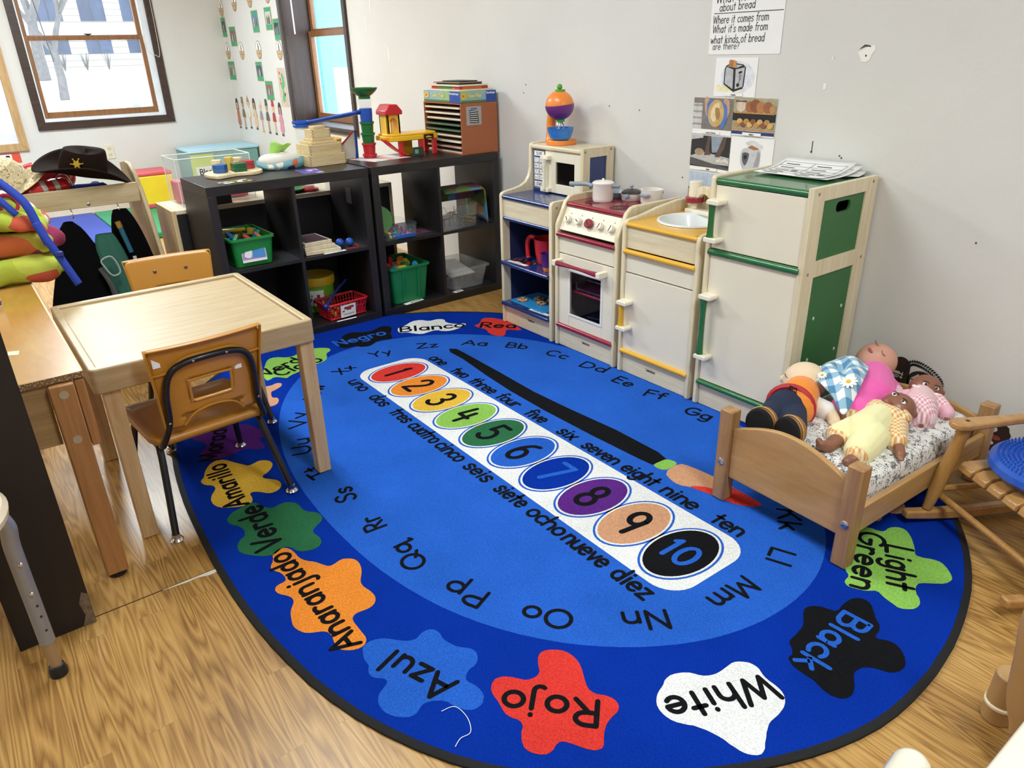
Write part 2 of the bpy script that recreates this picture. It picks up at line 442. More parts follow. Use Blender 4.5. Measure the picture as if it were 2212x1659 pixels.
# ------------------------------------------------------------------ room shell
def wall_paint():
    m, nt, b = _new('wall_paint')
    v = _coord(nt)
    f = _noise(nt, v, 1.6, 4); g = _noise(nt, v, 38, 5, 0.65)
    nt.links.new(_ramp(nt, f, [(0.25, rgb('#d3d0ca')), (0.75, rgb('#dcd9d3'))]), b.inputs['Base Color'])
    b.inputs['Roughness'].default_value = 0.55
    _bump(nt, b, g, 0.25, 0.004)
    return m
WALL = wall_paint()
def oak_floor():
    m, nt, b = _new('oak_laminate')
    v = _coord(nt, (1, 1, 1))
    br = nt.nodes.new('ShaderNodeTexBrick')
    br.offset = 0.37; br.offset_frequency = 2; br.squash = 1.0
    br.inputs['Scale'].default_value = 1.0; br.inputs['Brick Width'].default_value = 0.62; br.inputs['Row Height'].default_value = 0.066
    br.inputs['Mortar Size'].default_value = 0.0003; br.inputs['Mortar Smooth'].default_value = 0.6; br.inputs['Bias'].default_value = 0.0
    br.inputs['Color1'].default_value = (0, 0, 0, 1); br.inputs['Color2'].default_value = (1, 1, 1, 1); br.inputs['Mortar'].default_value = (0.5, 0.5, 0.5, 1)
    nt.links.new(v, br.inputs['Vector'])
    # each strip takes its own piece of grain
    sp = nt.nodes.new('ShaderNodeSeparateColor'); nt.links.new(br.outputs['Color'], sp.inputs[0])
    sc = nt.nodes.new('ShaderNodeVectorMath'); sc.operation = 'MULTIPLY'; sc.inputs[1].default_value = (1.0, 13.0, 1.0)
    nt.links.new(v, sc.inputs[0])
    off = nt.nodes.new('ShaderNodeVectorMath'); off.operation = 'MULTIPLY_ADD'
    nt.links.new(br.outputs['Color'], off.inputs[0]); off.inputs[1].default_value = (7.3, 3.1, 5.7); nt.links.new(sc.outputs[0], off.inputs[2])
    n0 = _noise(nt, off.outputs[0], 1.5, 1.5, 0.5, 0.2)
    k = nt.nodes.new('ShaderNodeMath'); k.operation = 'MULTIPLY'; k.inputs[1].default_value = 24.0; nt.links.new(n0, k.inputs[0])
    wv = nt.nodes.new('ShaderNodeMath'); wv.operation = 'PINGPONG'; wv.inputs[1].default_value = 1.0; nt.links.new(k.outputs[0], wv.inputs[0])
    fine = nt.nodes.new('ShaderNodeVectorMath'); fine.operation = 'MULTIPLY'; fine.inputs[1].default_value = (4, 150, 1)
    nt.links.new(v, fine.inputs[0]); g = _noise(nt, fine.outputs[0], 1.6, 4, 0.6)
    a = nt.nodes.new('ShaderNodeMath'); a.operation = 'MULTIPLY_ADD'; nt.links.new(wv.outputs[0], a.inputs[0]); a.inputs[1].default_value = 0.34
    a2 = nt.nodes.new('ShaderNodeMath'); a2.operation = 'MULTIPLY_ADD'; nt.links.new(g, a2.inputs[0]); a2.inputs[1].default_value = 0.55
    a3 = nt.nodes.new('ShaderNodeMath'); a3.operation = 'MULTIPLY'; nt.links.new(sp.outputs[0], a3.inputs[0]); a3.inputs[1].default_value = 0.15
    nt.links.new(a3.outputs[0], a2.inputs[2]); nt.links.new(a2.outputs[0], a.inputs[2])
    col = _ramp(nt, a.outputs[0], [(0.25, rgb('#80592b')), (0.55, rgb('#b08548')), (0.85, rgb('#c9a060'))])
    mix = nt.nodes.new('ShaderNodeMix'); mix.data_type = 'RGBA'
    nt.links.new(br.outputs['Fac'], mix.inputs[0]); nt.links.new(col, mix.inputs[6]); mix.inputs[7].default_value = rgb('#7a5630')
    nt.links.new(mix.outputs[2], b.inputs['Base Color'])
    b.inputs['Roughness'].default_value = 0.34; b.inputs['Specular IOR Level'].default_value = 0.45
    _bump(nt, b, g, 0.08, 0.001)
    return m
FLOOR = oak_floor()
TRIM = wood('dark_trim', '#4a372d', '#2b1e18', 0.4, 'z', 5)
TRIMH = wood('dark_trim_level', '#4a372d', '#2b1e18', 0.4, 'y', 5)
SASH = wood('sash_wood', '#9a6b40', '#6e4626', 0.4, 'z', 5)
GLASS = clear('window_glass', '#eef6ff', 0.07, 0.02)
JAMB = plain('white_jamb', '#e6ecf2', 0.4)
WHITE = plain('white_paint', '#e9e7e2', 0.4)
PAPER = plain('paper', '#f1efec', 0.75, var=0.02)
INK = plain('black_ink', '#17161a', 0.7)
CEILM = plain('ceiling_tile', '#e4e2dc', 0.9, nscale=30, bump=0.2)

XMAX, YMIN, H = 10.6, -6.2, CEIL
struct('floor', B(FLOOR).box(-0.2, XMAX + 0.1, YMIN - 0.1, 0.2, -0.08, 0.0), 'oak strip laminate floor of the playroom')
struct('ceiling', B(CEILM).box(-0.2, XMAX + 0.1, YMIN - 0.1, 0.2, H, H + 0.08), 'white ceiling')
w1y0, w1y1, wz0, wz1 = -1.685, -0.665, 0.815, 2.06
w2x0, w2x1, w2z0 = 1.565, 2.70, 0.79
m = B(WALL)
m.box(-0.14, 0, YMIN, w1y0, 0, H); m.box(-0.14, 0, w1y1, 0.26, 0, H); m.box(-0.14, 0, w1y0, w1y1, 0, wz0); m.box(-0.14, 0, w1y0, w1y1, wz1, H)
struct('wall_left', m, 'white wall with the snowy window and the power outlet')
m = B(WALL)
m.box(0, w2x0, 0, 0.26, 0, H); m.box(w2x1, XMAX, 0, 0.26, 0, H); m.box(w2x0, w2x1, 0, 0.26, 0, w2z0); m.box(w2x0, w2x1, 0, 0.26, wz1, H)
# chipped paint, nail holes and spackle
CHIP = plain('chipped_paint', '#f0ece2', 0.8); HOLE = plain('nail_hole', '#4c463e', 0.9)
def wall_mark(b, x, z, P):
    b.prism([(x + p[0], z + p[1]) for p in P], 0.0, 0.0008, frame((0, -0.0008, 0), (1, 0, 0), (0, 0, 1)) @ Matrix.Translation((0, 0, -0.0003)))
m.use(CHIP)
wall_mark(m, 6.552, 1.262, [(-.026, .012), (-.014, .014), (.0, .022), (.014, .03), (.032, .032), (.036, .018), (.026, .004), (.02, -.014), (.008, -.02), (-.008, -.018), (-.014, -.004)])
wall_mark(m, 6.425, 1.165, [(-.006, -.01), (.006, -.008), (.007, .008), (-.004, .012)])
wall_mark(m, 6.44, 1.255, [(-.003, -.006), (.004, -.004), (.003, .008), (-.002, .006)])
for cx, cz in ((3.1, 1.60), (3.02, 1.48), (3.3, 1.3)): wall_mark(m, cx, cz, [(-.006, -.05), (.008, -.04), (.004, .05), (-.008, .04)])
m.use(HOLE)
wall_mark(m, 6.553, 1.284, [(-.022, -.002), (-.004, .012), (.016, .008), (.018, .004), (0, .006)])
for hx, hz in ((6.558, 1.262), (6.52, 0.94), (6.528, 0.934), (6.408, 0.945), (5.36, 1.06), (5.55, 1.05), (5.82, .79), (7.02, 0.72), (5.0, 0.83), (4.72, 1.1), (4.74, 1.14)):
    wall_mark(m, hx, hz, [(.003 * cos(a), .0035 * sin(a)) for a in (0, 1, 2, 3, 4, 5)])
wall_mark(m, 6.41, 0.962, [(-.001, -.022), (.002, -.02), (.001, .022), (-.002, .018)])
struct('wall_right', m, 'pale grey wall behind the play kitchen')
struct('wall_front', B(WALL).box(XMAX, XMAX + 0.1, YMIN, 0.26, 0, H), 'white wall behind the viewer')
struct('wall_back', B(WALL).box(-0.14, XMAX, YMIN - 0.1, YMIN, 0, H), 'white wall across the room')
for bx, lx in enumerate(LAMP_SPOTS):
    t = thing('ceiling_light', 'white fluorescent ceiling fixture', 'ceiling light', (lx[0], lx[1], H - 0.002), 0, 'ceiling fixtures')
    obj('housing', B(WHITE).box(-0.61, 0.61, -0.16, 0.16, -0.06, 0), t, world=False, bevel=0.006)

# ------------------------------------------------------------------ windows
def casing(b, o, ex, ez, u0, u1, v0, v1, w, d):
    T = frame(o, ex, ez)
    for q in ([(u0 - w, v0 - w), (u0, v0), (u0, v1), (u0 - w, v1 + w)], [(u1, v0), (u1 + w, v0 - w), (u1 + w, v1 + w), (u1, v1)],
              [(u0 - w, v0 - w), (u1 + w, v0 - w), (u1, v0), (u0, v0)], [(u0, v1), (u1, v1), (u1 + w, v1 + w), (u0 - w, v1 + w)]):
        b.prism(q, 0, d, T)
# window on the left wall
b = B(TRIMH); casing(b, (0, 0, 0), (0, 1, 0), (0, 0, 1), w1y0, w1y1, wz0, wz1, 0.066, 0.022)
win1 = struct('window_1', b, 'window with dark casing looking onto snow, a bare tree and a pale building', bevel=0.003)
def sash(name, T, u0, u1, v0, v1, w, parent, bottom=None):
    q = B(SASH); bt = bottom or w
    q.box(u0, u0 + w, v0, v1, -0.018, 0.018, T); q.box(u1 - w, u1, v0, v1, -0.018, 0.018, T)
    q.box(u0 + w, u1 - w, v0, v0 + bt, -0.018, 0.018, T); q.box(u0 + w, u1 - w, v1 - w, v1, -0.018, 0.018, T)
    o = obj(name, q, parent, bevel=0.003)
    obj('pane', B(GLASS).box(u0 + w, u1 - w, v0 + bt, v1 - w, -0.002, 0.002, T), o)
    return o
TL = frame((-0.05, 0, 0), (0, 1, 0), (0, 0, 1))
sash('sash', TL, w1y0 + .012, w1y1 - .055, wz0 + .028, 1.505, 0.036, win1, 0.05)
TLb = frame((-0.088, 0, 0), (0, 1, 0), (0, 0, 1))
sash('sash', TLb, w1y0 + .012, w1y1 - .055, 1.475, wz1 - .01, 0.036, win1)
obj('sash_lock', B(plain('bronze', '#3b2c22', 0.4, 0.6)).cyl((-.05, -1.17, 1.505), (-.05, -1.17, 1.52), .016).box(-.058, -.042, -1.2, -1.14, 1.513, 1.522), win1, bevel=0.002)
b = B(JAMB); b.box(-0.13, -0.001, w1y1 - .055, w1y1 - .0005, wz0, wz1); b.box(-0.13, -0.001, w1y0, w1y0 + .012, wz0, wz1); b.box(-0.13, 0.0, w1y0 + .012, w1y1 - .055, wz0, wz0 + .026)
obj('jamb_liner', b, win1)
obj('blind_cord', B(plain('cord', '#e9e2d2', 0.8)).tube(catmull([(.03, -.735, 2.0), (.03, -.735, 1.45), (.032, -.70, 1.36), (.034, -.66, 1.335), (.034, -.62, 1.37), (.03, -.615, 1.9)], 8), 0.0022, 6), win1)
obj('blind_wand', B(plain('wand', '#6a6f78', 0.3)).tube([(.035, -1.56, 2.0), (.03, -1.50, 1.30)], 0.004, 6), win1)
# deep window on the right wall
b = B(TRIM); casing(b, (0, 0, 0), (1, 0, 0), (0, 0, 1), w2x0, w2x1, w2z0, wz1, 0.045, 0.02)
win2 = struct('window_2', b, 'deep window in dark stained jambs beside the posters', bevel=0.003)
b = B(TRIM); b.box(w2x0 - .002, w2x0 + .014, 0.001, 0.25, w2z0, wz1); b.box(w2x1 - .014, w2x1 + .002, 0.001, 0.25, w2z0, wz1); b.box(w2x0, w2x1, 0.001, 0.25, wz1 - .014, wz1)
obj('jamb', b, win2)
obj('sill', B(TRIM).box(w2x0 - .03, w2x1 + .03, -0.035, 0.25, w2z0 - .022, w2z0 + .002), win2, bevel=0.004)
TR = frame((0, 0.215, 0), (1, 0, 0), (0, 0, 1)); TRb = frame((0, 0.242, 0), (1, 0, 0), (0, 0, 1))
sash('sash', TR, w2x0 + .014, w2x1 - .014, w2z0 + .002, 1.48, 0.042, win2, 0.06)
sash('sash', TRb, w2x0 + .014, w2x1 - .014, 1.455, wz1 - .014, 0.042, win2)
obj('blind_wand', B(plain('white_wand', '#f4f6f8', 0.3)).tube([(1.66, .05, 2.0), (1.66, .05, 1.46)], 0.006, 8), win2)
# base trim
BASE = plain('baseboard_paint', '#d8d2c6', 0.5)
struct('baseboard_left', B(BASE).box(0.0005, 0.012, YMIN, -0.012, 0.0, 0.08), 'painted baseboard')
struct('baseboard_right', B(BASE).box(0.012, 6.9, -0.008, -0.0005, 0.0, 0.05), 'painted baseboard')
b = B(plain('floor_filler', '#d9d3c6', 0.8)); b.use(plain('dark_seam', '#4a321c', 0.8)); b.box(6.118, 6.121, -2.62, -2.19, 0.0, 0.0012)
b.use(plain('floor_filler', '#d9d3c6', 0.8)); b.prism([(6.121, -2.36), (6.128, -2.30), (6.126, -2.27), (6.136, -2.24), (6.134, -2.21), (6.138, -2.18), (6.12, -2.18)], 0.0, 0.0014)
struct('trim_1', b, 'floor seam patched with pale filler', parent=None)

# ------------------------------------------------------------------ outside the windows
SNOW = plain('snow', '#f4f7fb', 0.85, var=0.03, nscale=0.4)
def ground_z(x, y):
    d = max(-x, y * 0.7, 0); return 0.25 + 0.5 * min(1, d / 20) + 0.1 * max(0, min(1, (d - 20) / 22))
b = B(SNOW); b.grid(lambda u, v: (-0.3 - 46 * u, -16 + 50 * v, ground_z(-0.3 - 46 * u, -16 + 50 * v) + 0.04 * sin(9 * u) * sin(11 * v)), 30, 30)
b.grid(lambda u, v: (-0.3 + 14 * u, 0.5 + 33 * v, ground_z(0, 0.5 + 33 * v) - 0.08), 10, 20)
tag(obj('snow_ground', b), 'snow covered lawn outside the windows', 'snow', kind='structure')
FAC = plain('pale_stone', '#a9a598', 0.9, nscale=2); FACJ = plain('stone_joint', '#77746c', 0.9)
PANEW = plain('far_window_glass', '#2c3850', 0.25, var=0.4, nscale=1.2)
fac = thing('campus_building', 'pale stone building across the snow with rows of dark windows', 'building', (-42, 4, 0.8))
b = B(FAC); b.box(-50, -42, -25, 32, 0.6, 14)
b.use(FACJ)
for k in range(24): b.box(-42.02, -41.99, -25, 32, 0.95 + k * 0.32, 0.98 + k * 0.32)
b.use(FAC); b.box(-42.0, -41.7, -25, 32, 2.55, 2.95)
obj('facade', b, fac)
for row, (z0, z1) in enumerate(((1.62, 2.36), (3.25, 4.9), (5.9, 7.6))):
    for k in range(11):
        y = -7.0 + k * 2.13
        f = obj('window', B(PANEW).box(-42.02, -41.96, y, y + 1.28, z0, z1), fac)
        obj('frame', B(plain('far_frame', '#2f3440', 0.6)).box(-41.97, -41.93, y + .6, y + .66, z0, z1).box(-41.97, -41.93, y - .05, y + 1.33, z1 - .06, z1 + .02), f)
BARK = plain('bark', '#5c5855', 0.95, var=0.25, nscale=12, bump=0.6, bscale=14)
def bare_tree(name, label, x, y, z, hgt, r, seed):
    rnd = random.Random(seed)
    b = B(BARK)
    def limb(p, d, l, r, lev):
        q = p + d * l
        mid = p + d * l * 0.5 + Vector((rnd.uniform(-1, 1), rnd.uniform(-1, 1), 0.2)) * l * 0.06
        b.tube([p, mid, q], [r, r * 0.85, r * 0.7], 6)
        if lev == 0 or r < 0.004: return
        for k in range(3 if lev > 2 else 2):
            a = rnd.uniform(0, 2 * pi); s = rnd.uniform(0.35, 0.75)
            nd = (d + Vector((cos(a) * s, sin(a) * s, rnd.uniform(-0.1, 0.25)))).normalized()
            limb(q, nd, l * rnd.uniform(0.62, 0.8), r * 0.6, lev - 1)
    limb(Vector((x, y, z - 0.2)), Vector((0.02, 0.03, 1)).normalized(), hgt, r, 7)
    return tag(obj(name, b), label, 'tree')
bare_tree('bare_tree', 'bare winter tree with a thick trunk, nearer to the window', -11.5, 0.02, 0.62, 1.05, 0.11, 5)
bare_tree('bare_tree', 'bare winter tree standing behind the nearer trunk', -20, 0.75, 0.78, 1.9, 0.2, 9)
bare_tree('bare_tree', 'slim bare tree outside the deep window', -9.5, 9.0, 0.6, 1.6, 0.12, 21)
def bush(x, y, seed, h=0.75):
    rnd = random.Random(seed); b = B(BARK)
    for k in range(26):
        a = rnd.uniform(0, 2 * pi); s = rnd.uniform(0.05, 0.36)
        b.tube([(x, y, 0.78), (x + cos(a) * s * .5, y + sin(a) * s * .5, 0.78 + h * .55), (x + cos(a) * s, y + sin(a) * s, 0.78 + h)], [.014, .01, .004], 4)
    return tag(obj('bare_shrub', b), 'leafless shrub in the row along the pale building', 'shrub', 'shrubs along the building')
for k in range(7): bush(-38, -0.2 + k * 1.02, 40 + k, 0.85 if k else 0.6)
car = thing('parked_car', 'roof of a parked pale blue car below the window', 'car', (-5.2, 0.15, 0.2))
CARP = plain('car_paint', '#7f9fac', 0.25, coat=0.6)
b = B(CARP); b.prism(catmull([(-1.9, .1), (-1.85, .24), (-.9, .30), (-.55, .45), (.35, .46), (.85, .30), (1.7, .27), (1.85, .12)], 4), -.7, .7, frame((-5.2, .75, .18), (.1, 1, 0), (0, 0, 1)))
obj('body', b, car, bevel=.02)
obj('window_band', B(plain('car_glass', '#56707c', 0.1)).prism([(-.85, .31), (-.55, .42), (.33, .43), (.75, .31)], -.705, .705, frame((-5.2, .75, .18), (.1, 1, 0), (0, 0, 1))), car)
for sy in (-1.2, 1.2): obj('wheel', B(plain('tyre', '#222222', 0.8)).cyl((-5.9 + sy * .1, .75 + sy, .28), (-4.5 + sy * .1, .75 + sy, .28), .26, n=20), car)
SID = plain('blue_siding', '#5f9fbe', 0.6)
sh = thing('neighbour_house', 'pale blue sided house seen through the deep window', 'building', (-3.8, 1.8, .3))
b = B(SID); b.box(-4.3, -3.3, 1.0, 2.62, .1, 4.5)
b.use(plain('siding_groove', '#3f7f9e', 0.6))
for k in range(6): b.box(-3.31, -3.29, 1.06 + k * .27, 1.09 + k * .27, .1, 4.5)
obj('siding', b, sh)
obj('roof', B(SNOW).box(-4.5, -3.1, .8, 2.8, 4.5, 4.65), sh)
sh2 = thing('distant_house', 'hazy blue house beyond the snow outside the deep window', 'building', (-14, 13, .6))
obj('wall', B(plain('hazy_blue', '#6a9ab4', 0.8)).box(-24, -12, 12, 15, .4, 5.0), sh2)
obj('roof', B(SNOW).prism([(-.4, 0), (3.4, 0), (1.5, 1.6)], -.4, 12.4, frame((-24, 12, 5.0), (0, 1, 0), (0, 0, 1)) ), sh2)
obj('window', B(PANEW).box(-18, -16.5, 11.97, 12, 1.6, 3.2), sh2)
obj('window', B(PANEW).box(-15, -13.5, 11.97, 12, 1.6, 3.2), sh2)

RUG_SHAPES = {'black': [(7.242,-1.104),(7.239,-1.095),(7.239,-1.085),(7.243,-1.074),(7.25,-1.065),(7.258,-1.058),(7.267,-1.053),(7.276,-1.05),(7.285,-1.046),(7.291,-1.042),(7.294,-1.032),(7.291,-1.017),(7.29,-1.002),(7.29,-0.985),(7.292,-0.971),(7.297,-0.96),(7.303,-0.952),(7.311,-0.947),(7.32,-0.946),(7.33,-0.949),(7.339,-0.956),(7.348,-0.967),(7.357,-0.977),(7.365,-0.987),(7.374,-0.996),(7.383,-1.003),(7.39,-1.013),(7.394,-1.024),(7.396,-1.034),(7.396,-1.042),(7.399,-1.049),(7.403,-1.052),(7.41,-1.05),(7.417,-1.043),(7.426,-1.038),(7.434,-1.036),(7.444,-1.037),(7.455,-1.042),(7.465,-1.05),(7.474,-1.059),(7.481,-1.069),(7.486,-1.079),(7.489,-1.09),(7.489,-1.101),(7.487,-1.112),(7.482,-1.123),(7.476,-1.131),(7.468,-1.135),(7.46,-1.139),(7.451,-1.143),(7.443,-1.149),(7.436,-1.156),(7.431,-1.164),(7.428,-1.174),(7.427,-1.184),(7.428,-1.194),(7.432,-1.204),(7.439,-1.214),(7.446,-1.224),(7.452,-1.235),(7.456,-1.246),(7.458,-1.258),(7.457,-1.268),(7.453,-1.277),(7.447,-1.284),(7.438,-1.289),(7.429,-1.292),(7.418,-1.292),(7.406,-1.29),(7.393,-1.286),(7.38,-1.283),(7.367,-1.284),(7.354,-1.284),(7.341,-1.284),(7.329,-1.282),(7.319,-1.277),(7.313,-1.273),(7.31,-1.27),(7.308,-1.264),(7.309,-1.256),(7.307,-1.249),(7.302,-1.243),(7.296,-1.236),(7.287,-1.23),(7.281,-1.223),(7.279,-1.217),(7.278,-1.206),(7.277,-1.191),(7.275,-1.175),(7.272,-1.157),(7.267,-1.143),(7.261,-1.135),(7.255,-1.125),(7.247,-1.114)],

 'black2': [(4.719,-1.205),(4.703,-1.181),(4.682,-1.159),(4.657,-1.137),(4.642,-1.114),(4.639,-1.09),(4.648,-1.065),(4.67,-1.04),(4.683,-1.016),(4.687,-0.995),(4.682,-0.972),(4.668,-0.948),(4.662,-0.926),(4.664,-0.906),(4.675,-0.894),(4.696,-0.887),(4.718,-0.891),(4.741,-0.904),(4.761,-0.917),(4.777,-0.931),(4.797,-0.94),(4.82,-0.945),(4.839,-0.954),(4.854,-0.969),(4.854,-0.984),(4.84,-1.0),(4.836,-1.017),(4.841,-1.036),(4.851,-1.057),(4.867,-1.081),(4.872,-1.103),(4.865,-1.122),(4.853,-1.136),(4.835,-1.146),(4.826,-1.159),(4.827,-1.175),(4.825,-1.189),(4.819,-1.202),(4.805,-1.213),(4.783,-1.221),(4.761,-1.223),(4.739,-1.219)],

 'black3': [(5.164,-0.826),(5.16,-0.814),(5.181,-0.794),(5.241,-0.793),(5.534,-0.801),(5.796,-0.812),(6.009,-0.804),(6.253,-0.787),(6.466,-0.79),(6.517,-0.804),(6.513,-0.87),(6.458,-0.875),(6.231,-0.885),(5.965,-0.889),(5.728,-0.883),(5.536,-0.867),(5.313,-0.841),(5.201,-0.84)],

 'green': [(5.862,-2.032),(5.87,-2.021),(5.88,-2.014),(5.892,-2.011),(5.904,-2.008),(5.915,-2.004),(5.925,-1.998),(5.934,-1.99),(5.937,-1.981),(5.935,-1.971),(5.933,-1.96),(5.931,-1.95),(5.934,-1.938),(5.943,-1.927),(5.954,-1.918),(5.967,-1.914),(5.982,-1.912),(5.998,-1.913),(6.011,-1.912),(6.022,-1.908),(6.032,-1.902),(6.04,-1.892),(6.052,-1.885),(6.067,-1.881),(6.081,-1.881),(6.093,-1.886),(6.103,-1.893),(6.11,-1.904),(6.117,-1.915),(6.124,-1.925),(6.131,-1.932),(6.14,-1.936),(6.151,-1.936),(6.165,-1.933),(6.178,-1.932),(6.192,-1.933),(6.203,-1.937),(6.212,-1.944),(6.218,-1.952),(6.22,-1.962),(6.22,-1.974),(6.216,-1.987),(6.21,-1.998),(6.202,-2.006),(6.19,-2.012),(6.175,-2.015),(6.165,-2.021),(6.158,-2.029),(6.157,-2.037),(6.16,-2.045),(6.165,-2.054),(6.17,-2.063),(6.17,-2.073),(6.167,-2.083),(6.159,-2.096),(6.145,-2.11),(6.132,-2.122),(6.118,-2.133),(6.105,-2.139),(6.093,-2.142),(6.08,-2.142),(6.068,-2.139),(6.056,-2.134),(6.045,-2.126),(6.037,-2.118),(6.033,-2.109),(6.026,-2.103),(6.018,-2.1),(6.007,-2.097),(5.993,-2.096),(5.98,-2.098),(5.968,-2.103),(5.957,-2.109),(5.947,-2.116),(5.936,-2.12),(5.924,-2.121),(5.913,-2.119),(5.904,-2.116),(5.895,-2.108),(5.885,-2.098),(5.879,-2.086),(5.875,-2.072),(5.87,-2.058),(5.862,-2.044)],

 'inner': [(4.844,-1.053),(4.839,-1.094),(4.837,-1.135),(4.839,-1.176),(4.845,-1.217),(4.854,-1.258),(4.868,-1.299),(4.886,-1.34),(4.908,-1.379),(4.934,-1.418),(4.963,-1.455),(4.994,-1.492),(5.029,-1.528),(5.066,-1.562),(5.107,-1.596),(5.149,-1.627),(5.195,-1.657),(5.243,-1.685),(5.293,-1.711),(5.346,-1.735),(5.4,-1.758),(5.456,-1.778),(5.513,-1.796),(5.571,-1.812),(5.63,-1.827),(5.689,-1.839),(5.749,-1.85),(5.81,-1.859),(5.871,-1.866),(5.932,-1.872),(5.993,-1.875),(6.055,-1.878),(6.116,-1.879),(6.178,-1.879),(6.24,-1.877),(6.302,-1.874),(6.363,-1.869),(6.425,-1.862),(6.485,-1.852),(6.545,-1.84),(6.604,-1.825),(6.66,-1.808),(6.715,-1.787),(6.766,-1.764),(6.815,-1.738),(6.86,-1.711),(6.903,-1.681),(6.943,-1.65),(6.98,-1.617),(7.013,-1.583),(7.044,-1.548),(7.072,-1.513),(7.097,-1.476),(7.12,-1.439),(7.14,-1.401),(7.158,-1.363),(7.172,-1.324),(7.184,-1.285),(7.193,-1.245),(7.2,-1.205),(7.204,-1.165),(7.206,-1.125),(7.205,-1.085),(7.202,-1.044),(7.196,-1.004),(7.187,-0.963),(7.175,-0.923),(7.159,-0.882),(7.141,-0.843),(7.119,-0.803),(7.093,-0.765),(7.065,-0.727),(7.033,-0.69),(6.997,-0.655),(6.958,-0.621),(6.916,-0.588),(6.871,-0.558),(6.824,-0.529),(6.774,-0.501),(6.721,-0.476),(6.667,-0.453),(6.611,-0.432),(6.554,-0.413),(6.495,-0.396),(6.436,-0.381),(6.375,-0.369),(6.314,-0.358),(6.253,-0.349),(6.191,-0.342),(6.129,-0.337),(6.067,-0.333),(6.004,-0.331),(5.942,-0.33),(5.88,-0.331),(5.818,-0.333),(5.756,-0.338),(5.694,-0.345),(5.633,-0.354),(5.573,-0.365),(5.514,-0.379),(5.458,-0.396),(5.403,-0.415),(5.35,-0.437),(5.3,-0.461),(5.253,-0.487),(5.208,-0.515),(5.166,-0.544),(5.126,-0.575),(5.089,-0.607),(5.055,-0.64),(5.023,-0.674),(4.994,-0.709),(4.968,-0.745),(4.943,-0.781),(4.922,-0.819),(4.903,-0.856),(4.887,-0.895),(4.873,-0.934),(4.861,-0.973),(4.852,-1.013)],

 'ltblue': [(6.661,-2.034),(6.655,-2.027),(6.652,-2.019),(6.651,-2.01),(6.653,-1.999),(6.657,-1.989),(6.663,-1.979),(6.673,-1.969),(6.683,-1.961),(6.692,-1.953),(6.701,-1.945),(6.708,-1.936),(6.712,-1.928),(6.714,-1.919),(6.712,-1.911),(6.708,-1.903),(6.705,-1.894),(6.705,-1.885),(6.706,-1.877),(6.711,-1.87),(6.718,-1.865),(6.726,-1.863),(6.737,-1.862),(6.75,-1.865),(6.762,-1.865),(6.774,-1.862),(6.786,-1.858),(6.798,-1.853),(6.808,-1.845),(6.816,-1.837),(6.824,-1.831),(6.834,-1.828),(6.844,-1.828),(6.854,-1.832),(6.863,-1.838),(6.87,-1.846),(6.874,-1.855),(6.875,-1.866),(6.878,-1.875),(6.883,-1.883),(6.889,-1.889),(6.897,-1.893),(6.906,-1.892),(6.916,-1.888),(6.927,-1.885),(6.938,-1.884),(6.949,-1.885),(6.959,-1.888),(6.966,-1.894),(6.973,-1.901),(6.976,-1.91),(6.977,-1.92),(6.974,-1.93),(6.967,-1.939),(6.958,-1.946),(6.948,-1.951),(6.936,-1.956),(6.923,-1.96),(6.913,-1.967),(6.905,-1.977),(6.899,-1.987),(6.895,-1.999),(6.895,-2.007),(6.898,-2.014),(6.902,-2.021),(6.907,-2.03),(6.907,-2.039),(6.904,-2.049),(6.897,-2.058),(6.888,-2.067),(6.877,-2.075),(6.864,-2.081),(6.851,-2.083),(6.838,-2.083),(6.826,-2.08),(6.816,-2.074),(6.808,-2.067),(6.803,-2.058),(6.798,-2.048),(6.792,-2.039),(6.786,-2.036),(6.779,-2.038),(6.772,-2.043),(6.766,-2.05),(6.759,-2.055),(6.751,-2.059),(6.743,-2.059),(6.734,-2.056),(6.727,-2.053),(6.723,-2.049),(6.714,-2.047),(6.7,-2.048),(6.686,-2.045),(6.671,-2.039)],

 'ltgreen': [(7.139,-0.681),(7.143,-0.667),(7.15,-0.655),(7.158,-0.648),(7.167,-0.643),(7.177,-0.642),(7.186,-0.639),(7.194,-0.634),(7.197,-0.624),(7.196,-0.609),(7.199,-0.596),(7.206,-0.585),(7.214,-0.578),(7.225,-0.575),(7.236,-0.578),(7.247,-0.587),(7.259,-0.599),(7.271,-0.614),(7.282,-0.629),(7.291,-0.643),(7.298,-0.655),(7.303,-0.665),(7.31,-0.669),(7.318,-0.667),(7.328,-0.663),(7.338,-0.655),(7.349,-0.65),(7.36,-0.647),(7.372,-0.65),(7.386,-0.66),(7.398,-0.671),(7.407,-0.681),(7.413,-0.69),(7.416,-0.698),(7.416,-0.708),(7.414,-0.722),(7.408,-0.734),(7.397,-0.746),(7.386,-0.758),(7.375,-0.77),(7.369,-0.781),(7.37,-0.792),(7.373,-0.804),(7.38,-0.817),(7.388,-0.827),(7.397,-0.834),(7.404,-0.844),(7.41,-0.857),(7.411,-0.871),(7.409,-0.884),(7.402,-0.895),(7.391,-0.906),(7.38,-0.91),(7.368,-0.907),(7.356,-0.905),(7.344,-0.902),(7.333,-0.898),(7.322,-0.892),(7.312,-0.895),(7.305,-0.906),(7.295,-0.916),(7.283,-0.923),(7.271,-0.929),(7.26,-0.932),(7.252,-0.929),(7.245,-0.922),(7.242,-0.911),(7.241,-0.898),(7.236,-0.888),(7.226,-0.881),(7.218,-0.873),(7.209,-0.864),(7.205,-0.853),(7.206,-0.84),(7.203,-0.824),(7.196,-0.804),(7.187,-0.79),(7.178,-0.78),(7.168,-0.764),(7.159,-0.742),(7.149,-0.72),(7.141,-0.699)],

